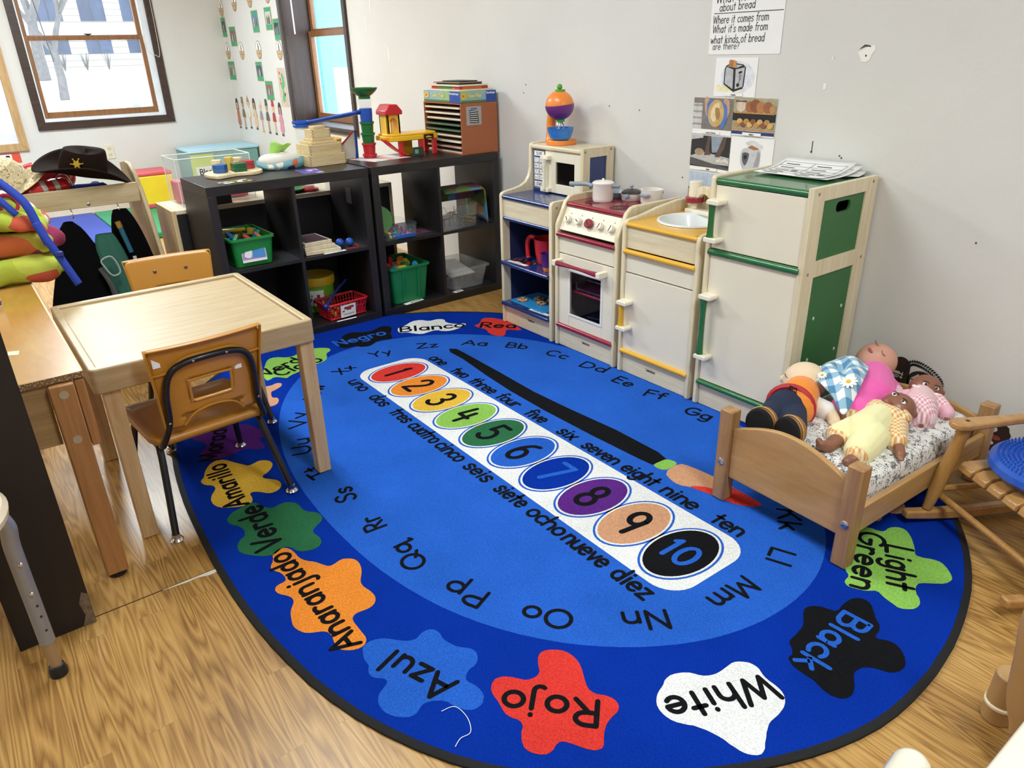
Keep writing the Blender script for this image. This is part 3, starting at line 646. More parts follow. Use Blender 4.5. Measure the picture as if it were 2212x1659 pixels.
 'ltgreen2': [(4.758,-1.574),(4.727,-1.556),(4.71,-1.538),(4.709,-1.517),(4.718,-1.498),(4.738,-1.48),(4.75,-1.461),(4.752,-1.442),(4.743,-1.418),(4.724,-1.389),(4.714,-1.365),(4.715,-1.344),(4.722,-1.321),(4.735,-1.297),(4.749,-1.279),(4.764,-1.267),(4.779,-1.263),(4.796,-1.268),(4.809,-1.278),(4.819,-1.295),(4.836,-1.307),(4.858,-1.314),(4.879,-1.323),(4.897,-1.335),(4.909,-1.353),(4.915,-1.379),(4.921,-1.404),(4.926,-1.429),(4.935,-1.456),(4.947,-1.483),(4.956,-1.508),(4.963,-1.53),(4.971,-1.545),(4.982,-1.555),(4.98,-1.564),(4.968,-1.572),(4.954,-1.582),(4.941,-1.593),(4.939,-1.607),(4.95,-1.624),(4.953,-1.635),(4.95,-1.639),(4.933,-1.639),(4.902,-1.636),(4.874,-1.629),(4.849,-1.618),(4.821,-1.605),(4.79,-1.59)],

 'ltgreen3': [(6.518,-0.867),(6.514,-0.851),(6.513,-0.833),(6.516,-0.812),(6.528,-0.799),(6.549,-0.794),(6.561,-0.8),(6.566,-0.815),(6.567,-0.835),(6.566,-0.857),(6.554,-0.87),(6.532,-0.874)],

 'orange': [(6.156,-2.05),(6.156,-2.041),(6.161,-2.033),(6.169,-2.026),(6.181,-2.021),(6.195,-2.019),(6.209,-2.018),(6.225,-2.018),(6.239,-2.015),(6.251,-2.01),(6.262,-2.003),(6.271,-1.995),(6.282,-1.987),(6.295,-1.981),(6.307,-1.975),(6.318,-1.969),(6.322,-1.961),(6.321,-1.952),(6.318,-1.942),(6.315,-1.931),(6.316,-1.921),(6.322,-1.911),(6.329,-1.903),(6.338,-1.897),(6.351,-1.894),(6.367,-1.895),(6.383,-1.899),(6.4,-1.906),(6.415,-1.915),(6.429,-1.924),(6.442,-1.929),(6.454,-1.93),(6.465,-1.929),(6.477,-1.926),(6.489,-1.924),(6.502,-1.923),(6.512,-1.924),(6.522,-1.927),(6.529,-1.931),(6.536,-1.937),(6.541,-1.945),(6.544,-1.955),(6.544,-1.966),(6.542,-1.978),(6.541,-1.989),(6.543,-1.998),(6.548,-2.005),(6.556,-2.009),(6.567,-2.011),(6.581,-2.011),(6.594,-2.011),(6.606,-2.011),(6.618,-2.011),(6.63,-2.011),(6.641,-2.014),(6.649,-2.02),(6.654,-2.027),(6.656,-2.035),(6.655,-2.044),(6.652,-2.053),(6.647,-2.062),(6.639,-2.071),(6.632,-2.077),(6.623,-2.081),(6.614,-2.082),(6.603,-2.08),(6.591,-2.078),(6.578,-2.075),(6.566,-2.076),(6.557,-2.078),(6.55,-2.083),(6.545,-2.09),(6.54,-2.099),(6.535,-2.109),(6.528,-2.119),(6.518,-2.127),(6.506,-2.132),(6.492,-2.136),(6.477,-2.136),(6.461,-2.132),(6.447,-2.128),(6.434,-2.124),(6.421,-2.117),(6.409,-2.108),(6.399,-2.101),(6.389,-2.099),(6.38,-2.099),(6.369,-2.103),(6.359,-2.109),(6.35,-2.116),(6.34,-2.121),(6.328,-2.123),(6.318,-2.121),(6.311,-2.115),(6.307,-2.106),(6.306,-2.094),(6.303,-2.086),(6.298,-2.083),(6.287,-2.081),(6.271,-2.082),(6.257,-2.086),(6.244,-2.094),(6.232,-2.098),(6.223,-2.097),(6.214,-2.093),(6.204,-2.085),(6.191,-2.078),(6.176,-2.074),(6.165,-2.067),(6.159,-2.058)],

 'outer': [(4.475,-1.116),(4.48,-1.175),(4.487,-1.235),(4.498,-1.294),(4.512,-1.353),(4.528,-1.411),(4.547,-1.469),(4.57,-1.527),(4.596,-1.585),(4.625,-1.641),(4.659,-1.697),(4.698,-1.751),(4.743,-1.802),(4.792,-1.851),(4.846,-1.898),(4.904,-1.942),(4.966,-1.983),(5.032,-2.02),(5.102,-2.053),(5.174,-2.083),(5.248,-2.108),(5.325,-2.13),(5.403,-2.148),(5.481,-2.163),(5.56,-2.175),(5.638,-2.185),(5.717,-2.194),(5.795,-2.2),(5.873,-2.205),(5.951,-2.209),(6.029,-2.212),(6.107,-2.215),(6.187,-2.216),(6.267,-2.216),(6.347,-2.213),(6.428,-2.208),(6.51,-2.2),(6.592,-2.189),(6.674,-2.176),(6.754,-2.157),(6.832,-2.134),(6.908,-2.105),(6.979,-2.072),(7.047,-2.034),(7.109,-1.992),(7.165,-1.945),(7.215,-1.894),(7.259,-1.842),(7.3,-1.788),(7.338,-1.734),(7.373,-1.679),(7.406,-1.624),(7.436,-1.569),(7.463,-1.513),(7.487,-1.456),(7.507,-1.399),(7.523,-1.341),(7.535,-1.282),(7.541,-1.224),(7.543,-1.165),(7.542,-1.107),(7.539,-1.048),(7.532,-0.99),(7.524,-0.932),(7.512,-0.874),(7.498,-0.816),(7.481,-0.758),(7.462,-0.7),(7.439,-0.643),(7.412,-0.586),(7.382,-0.53),(7.348,-0.474),(7.31,-0.419),(7.268,-0.365),(7.22,-0.314),(7.166,-0.266),(7.108,-0.221),(7.044,-0.179),(6.976,-0.142),(6.904,-0.109),(6.829,-0.08),(6.751,-0.056),(6.671,-0.036),(6.59,-0.02),(6.509,-0.007),(6.427,0.003),(6.346,0.01),(6.264,0.014),(6.183,0.016),(6.102,0.016),(6.022,0.014),(5.942,0.011),(5.863,0.007),(5.783,0.0),(5.704,-0.008),(5.625,-0.02),(5.547,-0.034),(5.469,-0.051),(5.393,-0.071),(5.318,-0.095),(5.245,-0.122),(5.175,-0.152),(5.107,-0.185),(5.041,-0.221),(4.979,-0.26),(4.92,-0.302),(4.864,-0.346),(4.812,-0.392),(4.763,-0.44),(4.717,-0.49),(4.674,-0.541),(4.635,-0.594),(4.599,-0.648),(4.567,-0.703),(4.538,-0.76),(4.514,-0.817),(4.495,-0.876),(4.482,-0.936),(4.475,-0.996),(4.473,-1.056)],

 'peach': [(5.015,-1.642),(5.007,-1.623),(5.008,-1.61),(5.019,-1.602),(5.031,-1.602),(5.046,-1.609),(5.057,-1.62),(5.067,-1.637),(5.074,-1.652),(5.078,-1.665),(5.096,-1.675),(5.126,-1.683),(5.144,-1.683),(5.147,-1.674),(5.155,-1.669),(5.166,-1.669),(5.181,-1.673),(5.199,-1.682),(5.211,-1.693),(5.218,-1.706),(5.215,-1.724),(5.201,-1.749),(5.184,-1.765),(5.162,-1.775),(5.13,-1.774),(5.087,-1.764),(5.047,-1.742),(5.009,-1.705),(4.997,-1.678),(5.012,-1.66)],

 'peach2': [(7.138,-0.372),(7.139,-0.392),(7.143,-0.411),(7.15,-0.428),(7.158,-0.443),(7.168,-0.456),(7.177,-0.471),(7.183,-0.487),(7.183,-0.503),(7.174,-0.518),(7.165,-0.526),(7.156,-0.529),(7.15,-0.535),(7.149,-0.547),(7.152,-0.559),(7.16,-0.574),(7.162,-0.587),(7.159,-0.597),(7.152,-0.604),(7.14,-0.606),(7.128,-0.609),(7.114,-0.611),(7.104,-0.601),(7.098,-0.58),(7.097,-0.561),(7.101,-0.546),(7.105,-0.515),(7.109,-0.47),(7.117,-0.426),(7.131,-0.383)],

 'peach3': [(6.57,-0.855),(6.565,-0.814),(6.573,-0.789),(6.594,-0.781),(6.626,-0.776),(6.667,-0.772),(6.702,-0.77),(6.73,-0.77),(6.754,-0.77),(6.774,-0.772),(6.777,-0.791),(6.766,-0.83),(6.748,-0.854),(6.724,-0.865),(6.704,-0.873),(6.688,-0.879),(6.674,-0.886),(6.663,-0.894),(6.649,-0.897),(6.631,-0.897),(6.61,-0.891),(6.585,-0.881)],

 'purple': [(5.287,-2.051),(5.276,-2.036),(5.271,-2.013),(5.272,-1.982),(5.272,-1.956),(5.272,-1.933),(5.277,-1.913),(5.287,-1.893),(5.295,-1.875),(5.302,-1.859),(5.315,-1.848),(5.334,-1.841),(5.353,-1.835),(5.372,-1.83),(5.385,-1.822),(5.391,-1.811),(5.402,-1.803),(5.417,-1.8),(5.431,-1.801),(5.444,-1.808),(5.451,-1.818),(5.453,-1.83),(5.453,-1.84),(5.452,-1.849),(5.459,-1.855),(5.474,-1.858),(5.491,-1.858),(5.51,-1.856),(5.525,-1.859),(5.536,-1.865),(5.54,-1.874),(5.536,-1.885),(5.527,-1.896),(5.513,-1.907),(5.504,-1.917),(5.5,-1.929),(5.501,-1.941),(5.507,-1.954),(5.512,-1.968),(5.515,-1.984),(5.514,-2.001),(5.509,-2.02),(5.503,-2.037),(5.497,-2.051),(5.484,-2.06),(5.466,-2.063),(5.449,-2.064),(5.433,-2.063),(5.42,-2.055),(5.411,-2.04),(5.397,-2.03),(5.379,-2.025),(5.361,-2.026),(5.343,-2.033),(5.323,-2.043),(5.303,-2.054)],

 'red': [(6.94,-1.714),(6.938,-1.706),(6.94,-1.695),(6.946,-1.684),(6.955,-1.673),(6.967,-1.663),(6.98,-1.658),(6.995,-1.656),(7.009,-1.657),(7.024,-1.661),(7.039,-1.668),(7.054,-1.677),(7.068,-1.685),(7.08,-1.691),(7.091,-1.694),(7.103,-1.692),(7.112,-1.688),(7.119,-1.681),(7.128,-1.675),(7.139,-1.67),(7.149,-1.669),(7.159,-1.671),(7.166,-1.676),(7.171,-1.683),(7.174,-1.693),(7.175,-1.706),(7.178,-1.718),(7.182,-1.729),(7.189,-1.74),(7.197,-1.75),(7.206,-1.759),(7.215,-1.768),(7.218,-1.776),(7.216,-1.783),(7.212,-1.791),(7.204,-1.798),(7.194,-1.805),(7.182,-1.811),(7.171,-1.817),(7.16,-1.824),(7.154,-1.83),(7.153,-1.837),(7.154,-1.845),(7.159,-1.855),(7.16,-1.865),(7.158,-1.874),(7.153,-1.882),(7.146,-1.888),(7.138,-1.894),(7.128,-1.898),(7.118,-1.899),(7.109,-1.896),(7.1,-1.892),(7.091,-1.885),(7.083,-1.879),(7.078,-1.871),(7.071,-1.867),(7.063,-1.866),(7.054,-1.868),(7.045,-1.874),(7.036,-1.877),(7.028,-1.879),(7.017,-1.878),(7.004,-1.875),(6.99,-1.872),(6.974,-1.871),(6.962,-1.868),(6.953,-1.864),(6.945,-1.857),(6.939,-1.849),(6.936,-1.84),(6.937,-1.831),(6.941,-1.822),(6.948,-1.814),(6.956,-1.806),(6.965,-1.8),(6.973,-1.794),(6.981,-1.788),(6.985,-1.779),(6.988,-1.769),(6.988,-1.761),(6.986,-1.753),(6.98,-1.746),(6.969,-1.74),(6.958,-1.733),(6.947,-1.724)],

 'red2': [(4.964,-0.535),(4.964,-0.515),(4.948,-0.491),(4.916,-0.462),(4.907,-0.437),(4.921,-0.415),(4.942,-0.398),(4.969,-0.387),(4.999,-0.378),(5.031,-0.371),(5.065,-0.372),(5.099,-0.379),(5.132,-0.385),(5.163,-0.39),(5.179,-0.397),(5.181,-0.406),(5.171,-0.417),(5.15,-0.43),(5.136,-0.443),(5.132,-0.455),(5.14,-0.468),(5.16,-0.483),(5.176,-0.498),(5.187,-0.514),(5.187,-0.527),(5.178,-0.538),(5.159,-0.546),(5.13,-0.551),(5.099,-0.547),(5.066,-0.534),(5.04,-0.532),(5.021,-0.541),(4.999,-0.545),(4.976,-0.546)],

 'red3': [(6.686,-0.872),(6.702,-0.853),(6.718,-0.84),(6.736,-0.833),(6.752,-0.816),(6.765,-0.789),(6.784,-0.776),(6.807,-0.777),(6.829,-0.778),(6.849,-0.779),(6.869,-0.781),(6.888,-0.785),(6.894,-0.794),(6.888,-0.808),(6.876,-0.822),(6.857,-0.838),(6.838,-0.848),(6.817,-0.853),(6.794,-0.857),(6.77,-0.861),(6.747,-0.865),(6.725,-0.87),(6.705,-0.875),(6.687,-0.879)],

 'white': [(7.199,-1.594),(7.193,-1.584),(7.189,-1.574),(7.186,-1.563),(7.183,-1.554),(7.177,-1.544),(7.175,-1.533),(7.175,-1.522),(7.178,-1.511),(7.184,-1.499),(7.19,-1.49),(7.197,-1.482),(7.206,-1.476),(7.215,-1.471),(7.223,-1.464),(7.229,-1.455),(7.234,-1.445),(7.237,-1.432),(7.238,-1.419),(7.238,-1.406),(7.238,-1.395),(7.238,-1.385),(7.241,-1.375),(7.246,-1.367),(7.253,-1.36),(7.261,-1.353),(7.27,-1.35),(7.279,-1.349),(7.287,-1.35),(7.295,-1.354),(7.303,-1.358),(7.313,-1.361),(7.324,-1.362),(7.336,-1.362),(7.347,-1.363),(7.358,-1.366),(7.367,-1.371),(7.375,-1.379),(7.381,-1.388),(7.386,-1.4),(7.388,-1.412),(7.39,-1.425),(7.39,-1.438),(7.39,-1.45),(7.392,-1.461),(7.396,-1.47),(7.401,-1.482),(7.409,-1.495),(7.415,-1.507),(7.422,-1.517),(7.425,-1.526),(7.426,-1.534),(7.423,-1.542),(7.417,-1.549),(7.41,-1.555),(7.402,-1.559),(7.392,-1.562),(7.382,-1.563),(7.372,-1.565),(7.36,-1.565),(7.348,-1.567),(7.334,-1.571),(7.321,-1.575),(7.309,-1.581),(7.297,-1.587),(7.287,-1.596),(7.277,-1.603),(7.268,-1.609),(7.258,-1.613),(7.246,-1.615),(7.235,-1.615),(7.225,-1.613),(7.215,-1.609),(7.207,-1.603)],

 'white2': [(4.736,-0.853),(4.735,-0.834),(4.725,-0.808),(4.705,-0.775),(4.698,-0.747),(4.704,-0.722),(4.72,-0.704),(4.745,-0.693),(4.756,-0.675),(4.755,-0.648),(4.762,-0.629),(4.776,-0.616),(4.795,-0.615),(4.819,-0.626),(4.845,-0.625),(4.875,-0.611),(4.894,-0.593),(4.903,-0.569),(4.915,-0.562),(4.931,-0.571),(4.942,-0.585),(4.947,-0.605),(4.951,-0.63),(4.954,-0.661),(4.95,-0.685),(4.94,-0.703),(4.924,-0.717),(4.904,-0.725),(4.894,-0.74),(4.894,-0.761),(4.896,-0.783),(4.899,-0.806),(4.892,-0.824),(4.874,-0.837),(4.855,-0.849),(4.834,-0.857),(4.821,-0.87),(4.814,-0.886),(4.801,-0.893),(4.782,-0.889),(4.763,-0.881),(4.745,-0.869)],

 'yellow': [(5.521,-2.023),(5.529,-2.011),(5.541,-2.001),(5.557,-1.994),(5.575,-1.985),(5.593,-1.975),(5.609,-1.966),(5.623,-1.958),(5.628,-1.95),(5.626,-1.941),(5.623,-1.93),(5.619,-1.918),(5.621,-1.906),(5.629,-1.895),(5.64,-1.887),(5.653,-1.883),(5.666,-1.883),(5.679,-1.887),(5.692,-1.895),(5.707,-1.908),(5.717,-1.921),(5.723,-1.935),(5.731,-1.942),(5.739,-1.943),(5.748,-1.94),(5.757,-1.932),(5.768,-1.923),(5.78,-1.914),(5.794,-1.909),(5.809,-1.908),(5.822,-1.911),(5.833,-1.916),(5.843,-1.925),(5.849,-1.936),(5.851,-1.948),(5.849,-1.959),(5.84,-1.969),(5.825,-1.979),(5.814,-1.989),(5.807,-1.998),(5.805,-2.005),(5.81,-2.011),(5.818,-2.014),(5.831,-2.014),(5.843,-2.016),(5.854,-2.019),(5.862,-2.024),(5.867,-2.03),(5.869,-2.04),(5.867,-2.052),(5.862,-2.067),(5.853,-2.082),(5.844,-2.097),(5.833,-2.11),(5.82,-2.119),(5.806,-2.124),(5.79,-2.126),(5.773,-2.125),(5.758,-2.122),(5.745,-2.116),(5.733,-2.11),(5.722,-2.101),(5.712,-2.095),(5.704,-2.091),(5.695,-2.09),(5.684,-2.092),(5.674,-2.098),(5.667,-2.107),(5.655,-2.114),(5.641,-2.117),(5.629,-2.117),(5.621,-2.112),(5.615,-2.108),(5.612,-2.103),(5.604,-2.099),(5.593,-2.095),(5.58,-2.09),(5.566,-2.083),(5.553,-2.075),(5.542,-2.067),(5.533,-2.059),(5.527,-2.051),(5.522,-2.042),(5.519,-2.033)]}
RUG_COUNT_WORDS = [('one', (-0.051, 0.183), (0.054, 0.2)), ('two', (0.137, 0.185), (0.233, 0.196)), ('three', (0.284, 0.184), (0.443, 0.195)), ('four', (0.487, 0.182), (0.605, 0.202)), ('five', (0.68, 0.183), (0.78, 0.196)), ('six', (0.876, 0.18), (0.953, 0.194)), ('seven', (1.015, 0.183), (1.176, 0.195)), ('eight', (1.213, 0.178), (1.351, 0.186)), ('nine', (1.392, 0.177), (1.522, 0.192)), ('ten', (1.597, 0.179), (1.694, 0.194)), ('uno', (-0.049, -0.227), (0.075, -0.215)), ('dos', (0.153, -0.232), (0.264, -0.217)), ('tres', (0.333, -0.232), (0.447, -0.219)), ('cuatro', (0.48, -0.224), (0.652, -0.213)), ('cinco', (0.677, -0.226), (0.822, -0.212)), ('seis', (0.867, -0.226), (0.992, -0.213)), ('siete', (1.049, -0.228), (1.18, -0.215)), ('ocho', (1.218, -0.223), (1.368, -0.213)), ('nueve', (1.389, -0.227), (1.551, -0.218)), ('diez', (1.591, -0.223), (1.714, -0.22))]
RUG_WORDS = [('Amarillo', [5.862, -2.038], [5.555, -2.016]), ('Verde', [6.139, -2.03], [5.89, -2.009]), ('Anaranjado', [6.642, -2.03], [6.181, -2.034]), ('Azul', [6.891, -1.912], [6.714, -1.977]), ('Rojo', [7.131, -1.697], [6.975, -1.844]), ('White', [7.308, -1.353], [7.21, -1.589]), ('Black', [7.306, -1.021], [7.323, -1.267]), ('Light', [7.231, -0.683], [7.326, -0.854]), ('Green', [7.15, -0.677], [7.266, -0.928]), ('Negro', [4.771, -1.221], [4.783, -0.953]), ('Blanco', [4.8, -0.889], [4.953, -0.591]), ('Red', [5.01, -0.541], [5.14, -0.401]), ('Verde', [4.904, -1.624], [4.815, -1.371]), ('Claro', [4.945, -1.576], [4.897, -1.348]), ('Morado', [5.522, -2.024], [5.253, -1.907]), ('Aa', [5.153, -0.745], [5.246, -0.66]), ('Bb', [5.314, -0.605], [5.402, -0.542]), ('Cc', [5.505, -0.518], [5.615, -0.483]), ('Dd', [5.711, -0.49], [5.844, -0.455]), ('Ee', [5.92, -0.49], [6.02, -0.478]), ('Ff', [6.108, -0.493], [6.191, -0.462]), ('Gg', [6.314, -0.488], [6.426, -0.465]), ('Kk', [6.933, -0.766], [7.002, -0.854]), ('Ll', [7.038, -0.941], [7.063, -1.006]), ('Mm', [7.063, -1.109], [7.06, -1.26]), ('Nn', [7.026, -1.369], [6.96, -1.467]), ('Oo', [6.886, -1.555], [6.787, -1.64]), ('Pp', [6.698, -1.68], [6.584, -1.73]), ('Qq', [6.486, -1.741], [6.353, -1.744]), ('Rr', [6.252, -1.749], [6.18, -1.745]), ('Ss', [6.061, -1.752], [5.975, -1.737]), ('Tt', [5.857, -1.752], [5.774, -1.763]), ('Uu', [5.685, -1.749], [5.566, -1.707]), ('Vv', [5.48, -1.68], [5.353, -1.629]), ('Ww', [5.277, -1.543], [5.164, -1.461]), ('Xx', [5.107, -1.358], [5.074, -1.267]), ('Yy', [5.014, -1.159], [5.031, -1.056]), ('Zz', [5.054, -0.938], [5.102, -0.845])]
RUG_STRIP = (5.2491, -1.1466, 0.99996, -0.00945)

# ------------------------------------------------------------------ the rug
RZ = 0.008
CP = {k: carpet('pile_' + k, h) for k, h in dict(navy='#0b319a', blue='#2960c4', white='#ecebe6', black='#19191c', red='#d83c34', orange='#ee8a34', yellow='#edb942', green='#2f6b46', ltgreen='#8cc057', purple='#5b2a80', peach='#cf9a76').items()}
BIND = plain('rug_binding', '#09090b', 0.85, bump=0.4, bscale=180)
def shrink(P, d):
    n = len(P); out = []
    for i in range(n):
        a, b = Vector(P[i - 1]), Vector(P[(i + 1) % n]); t = (b - a).normalized()
        q = Vector(P[i]) + Vector((-t.y, t.x)) * d; out.append((q.x, q.y))
    return out
_out = RUG_SHAPES['outer']
rug = thing('area_rug', 'oval blue classroom rug with numbers, alphabet and Spanish colour words', 'rug', (6.03, -1.11, 0))
b = B(CP['navy'])
b.prism(shrink(_out, 0.012), 0.0006, RZ)
def sheet(poly, mat, z):
    b.use(CP[mat]); b.flat(poly, z)
sheet(RUG_SHAPES['inner'], 'blue', RZ + .0003)
SHAPE_MAT = dict(yellow='yellow', green='green', orange='orange', ltblue='blue', red='red', white='white', black='black', ltgreen='ltgreen', black2='black', white2='white', red2='red', ltgreen2='ltgreen', peach='peach', purple='purple', peach2='peach', black3='black', ltgreen3='ltgreen', peach3='peach', red3='red')
for _k, _m in SHAPE_MAT.items():
    sheet(RUG_SHAPES[_k], _m, RZ + (.0008 if _k in ('red3',) else .0006))
# ferrule line on the printed paintbrush
_f = RUG_SHAPES['ltgreen3']
_sx, _sy, _ax, _ay = RUG_STRIP
TS = frame((_sx, _sy, 0), (_ax, _ay, 0), (-_ay, _ax, 0))
b.use(CP['white']); b.flat(rrect(-.118, 1.762, -.163, .168, .085, 8), RZ + .0006, TS)
NUMS = [('1', 'red', 'black'), ('2', 'orange', 'black'), ('3', 'yellow', 'black'), ('4', 'ltgreen', 'black'), ('5', 'green', 'black'), ('6', 'blue', 'black'), ('7', 'navy', 'blue'), ('8', 'purple', 'black'), ('9', 'peach', 'black'), ('10', 'black', 'blue')]
for i, (n, cm, tm) in enumerate(NUMS):
    cx = i * 1.645 / 9
    for rx, ry, mt, z in ((.0955, .144, 'blue', .0009), (.089, .1365, 'white', .0012), (.083, .129, cm, .0015)):
        b.use(CP[mt]); b.flat(arc(cx, 0, rx, ry, 0, 350, 35), RZ + z, TS)
    b.use(CP[tm])
    wd = .066 if len(n) == 1 else .10
    if n == '1': wd = .02
    T = TS @ Matrix.Translation((cx - wd / 2 - (.002 if n != '10' else 0), -.062 if n != '10' else -.045, 0))
    write(b, n, T, .125 if n != '10' else .09, wd, .15 if n != '10' else .17, RZ + .0018)
b.use(CP['black'])
for n, (s0, t0), (s1, t1) in RUG_COUNT_WORDS:
    t0 = .181 if t0 > 0 else -.228
    T = TS @ Matrix.Translation((s0 - .004, t0 + .004, 0))
    write(b, n, T, .062, (s1 - s0) + .008, .17, RZ + .0010, gap=.06)
for n, p0, p1 in RUG_WORDS:
    p0, p1 = Vector(p0), Vector(p1); d = p1 - p0
    u = Vector((-d.y, d.x))
    pair = len(n) == 2
    hcap = .062 if pair else .066
    if n in ('Negro', 'Blanco', 'Red', 'Verde', 'Claro'): hcap = .075
    b.use(CP['blue' if n in ('Black', 'Negro') else 'black'])
    T = frame((p0.x, p0.y, 0), (d.x, d.y, 0), (u.x, u.y, 0))
    write(b, n, T, hcap, d.length, .18 if not pair else .165, RZ + .0010)
obj('pile_face', b, rug)
b = B(BIND)
_a, _c = shrink(_out, -.004), shrink(_out, .014)
n = len(_out)
vs = [(x, y, z) for P, z in ((_a, 0.0004), (_a, RZ - .001), (shrink(_out, .004), RZ + .0018), (_c, RZ + .0012), (_c, 0.0004)) for x, y in P]
b._faces(vs, [(r * n + i, r * n + (i + 1) % n, (r + 1) * n + (i + 1) % n, (r + 1) * n + i) for r in range(4) for i in range(n)])
obj('binding', b, rug)
THREAD = plain('thread', '#e8ecf4', 0.8)
tag(obj('loose_thread', B(THREAD).tube(catmull([(6.937, -1.985, .0105), (6.945, -1.955, .0105), (6.985, -1.95, .0105), (7.02, -1.965, .0105), (7.02, -1.99, .0105), (7.03, -2.01, .0105)], 6), .0009, 5)), 'curled pale thread lying on the blue rug border', 'thread')

# ------------------------------------------------------------------ toy kitchen
BIRCH = wood('kitchen_birch', '#eadfc2', '#d3c09a', 0.38, 'z', 4, 0.15)
BIRCHX = wood('kitchen_birch_level', '#eadfc2', '#d3c09a', 0.38, 'x', 4, 0.15)
IVORY = plain('ivory_panel', '#efe6cf', 0.35, var=0.02)
DOORW = plain('white_laminate', '#e9e0ca', 0.42, var=0.015)
BLUE = plain('enamel_blue', '#1f3670', 0.22, coat=0.4, var=0.03); RED = plain('enamel_red', '#8f1a2e', 0.22, coat=0.4, var=0.03)
YEL = plain('enamel_yellow', '#e3ac2c', 0.28, coat=0.3, var=0.03); GRN = plain('enamel_green', '#1f6a34', 0.25, coat=0.4, var=0.03)
DARKB = plain('dark_blue_panel', '#1a2550', 0.6); DARKGRN = plain('dark_green_panel', '#2e6a35', 0.45)
STEEL = plain('steel', '#c4c6c8', 0.25, 0.9); BLK = plain('soft_black', '#17171a', 0.5)
SCREW = plain('screw_plug', '#8f826a', 0.5)
KY, KZ, KW = -0.3907, RZ + 0.002, 0.4003
KX = [5.0103 + i * (0.4003 + 0.0225) for i in range(4)]
KD = 0.380
PT = 0.020
def side(prof, hole=None):
    """side panel: profile in (depth, height), optionally a framed opening"""
    return prof
def panel(b, x, prof, t=PT):
    b.prism(prof, x, x + t, Matrix(((0, 0, 1, 0), (1, 0, 0, 0), (0, 1, 0, 0), (0, 0, 0, 1))))
def framed(b, x, y0, y1, z0, z1, st, rails, t=PT):
    """stile and rail side: rails is a list of (z0, z1)"""
    b.box(x, x + t, y0, y0 + st, z0, z1); b.box(x, x + t, y1 - st, y1, z0, z1)
    for a, c in rails: b.box(x, x + t, y0 + st, y1 - st, a, c)
def nose(b, x0, x1, y, z, r):
    b.cyl((x0, y, z), (x1, y, z), r, n=16)
def slab(b, x0, x1, y0, y1, z0, z1):
    r = (z1 - z0) / 2
    b.box(x0, x1, y0 + r, y1, z0, z1); nose(b, x0, x1, y0 + r, z0 + r, r)
def rail(name, mat, parent, z, y=-.006, r=.011):
    b = B(mat); b.cyl((PT - .004, y + r, z), (KW - PT + .004, y + r, z), r, n=18); return obj(name, b, parent, world=False)
def grip(parent, door, x, z0, z1, mat, vertical=True, y=0.0):
    """two wooden standoffs with a shaped bar between"""
    for z in (z0, z1): o = obj('handle_block', B(IVORY).prism(rrect(x - .006, x + .05, z - .009, z + .009, .007), y - .046, y + .0, Matrix(((1, 0, 0, 0), (0, 0, 1, 0), (0, 1, 0, 0), (0, 0, 0, 1)))), door, world=False, bevel=.003)
    q = B(mat); n = 10
    ring = [(z0 + .006 + (z1 - z0 - .012) * i / n) for i in range(n + 1)]
    def wd(i): t = i / n; return .013 - .0035 * sin(pi * t) ** .5
    q.tube([(x + .012, y - .03, z) for z in ring], [wd(i) * 1.1 for i in range(n + 1)], 8)
    obj('grip', q, door, world=False)
    return o
def logo(parent, x, z):
    T = Matrix.Translation((x, -.0008 + .012, z)) @ Matrix(((1, 0, 0, 0), (0, 0, -1, 0), (0, 1, 0, 0), (0, 0, 0, 1)))
    b = B(INK); write(b, 'Lakeshore', T, .012, .052, .14)
    obj('maker_mark', b, parent, world=False)
XZ = Matrix(((1, 0, 0, 0), (0, 0, -1, 0), (0, 1, 0, 0), (0, 0, 0, 1)))      # local x -> x, y -> z, out towards the viewer

# --- blue cupboard with microwave
k1 = thing('play_cupboard', 'birch and blue play cupboard with open shelves and toy microwave', 'toy kitchen unit', (KX[0], KY, KZ))
prof = [(0, 0), (KD, 0), (KD, .882), (.205, .882), (.192, .876), (.188, .862), (.185, .76)] + [(.175, .725), (.155, .70), (.125, .685), (.08, .676), (.02, .668), (.006, .662), (0, .65)]
b = B(BIRCH); panel(b, 0, prof); obj('side_panel', b, k1, world=False, bevel=.004)
b = B(BIRCH)
lowp = [(0, 0), (KD, 0), (KD, .672), (.02, .668), (.006, .662), (0, .65)]
panel(b, KW - PT, lowp)
framed(b, KW - PT, .188, KD, .672, .882, .042, [(.84, .882), (.672, .70)])
for yy, zz in ((.20, .866), (.36, .868), (.03, .64)): b.use(SCREW); b.cyl((KW - .001, yy, zz), (KW + .0008, yy, zz), .006, n=12)
obj('side_panel', b, k1, world=False, bevel=.003)
obj('window_panel', B(BLUE).box(KW - .015, KW - .009, .225, KD - .03, .69, .845), k1, world=False)
b = B(BLUE); slab(b, PT, KW - PT, .002, KD, .634, .655); obj('counter', b, k1, world=False)
obj('apron', B(BIRCHX).box(PT, KW - PT, .012, .028, .548, .636), k1, world=False, bevel=.002)
b = B(BLUE); slab(b, PT, KW - PT, .004, .06, .532, .550); obj('rail', b, k1, world=False)
for z in (.318, .105):
    b = B(BLUE); slab(b, PT - .008, KW - PT, -.014, KD - .02, z - .010, z + .010); obj('shelf', b, k1, world=False)
obj('kick_plate', B(BIRCHX).box(PT, KW - PT, .012, .028, 0, .095), k1, world=False, bevel=.002)
b = B(DARKB); b.box(PT, PT + .003, .045, KD - .02, .116, .53); obj('liner', b, k1, world=False); obj('liner', B(DARKB).box(KW - PT - .003, KW - PT, .045, KD - .02, .116, .53), k1, world=False)
obj('back_panel', B(DARKB).box(PT, KW - PT, KD - .016, KD - .006, .09, .86), k1, world=False)
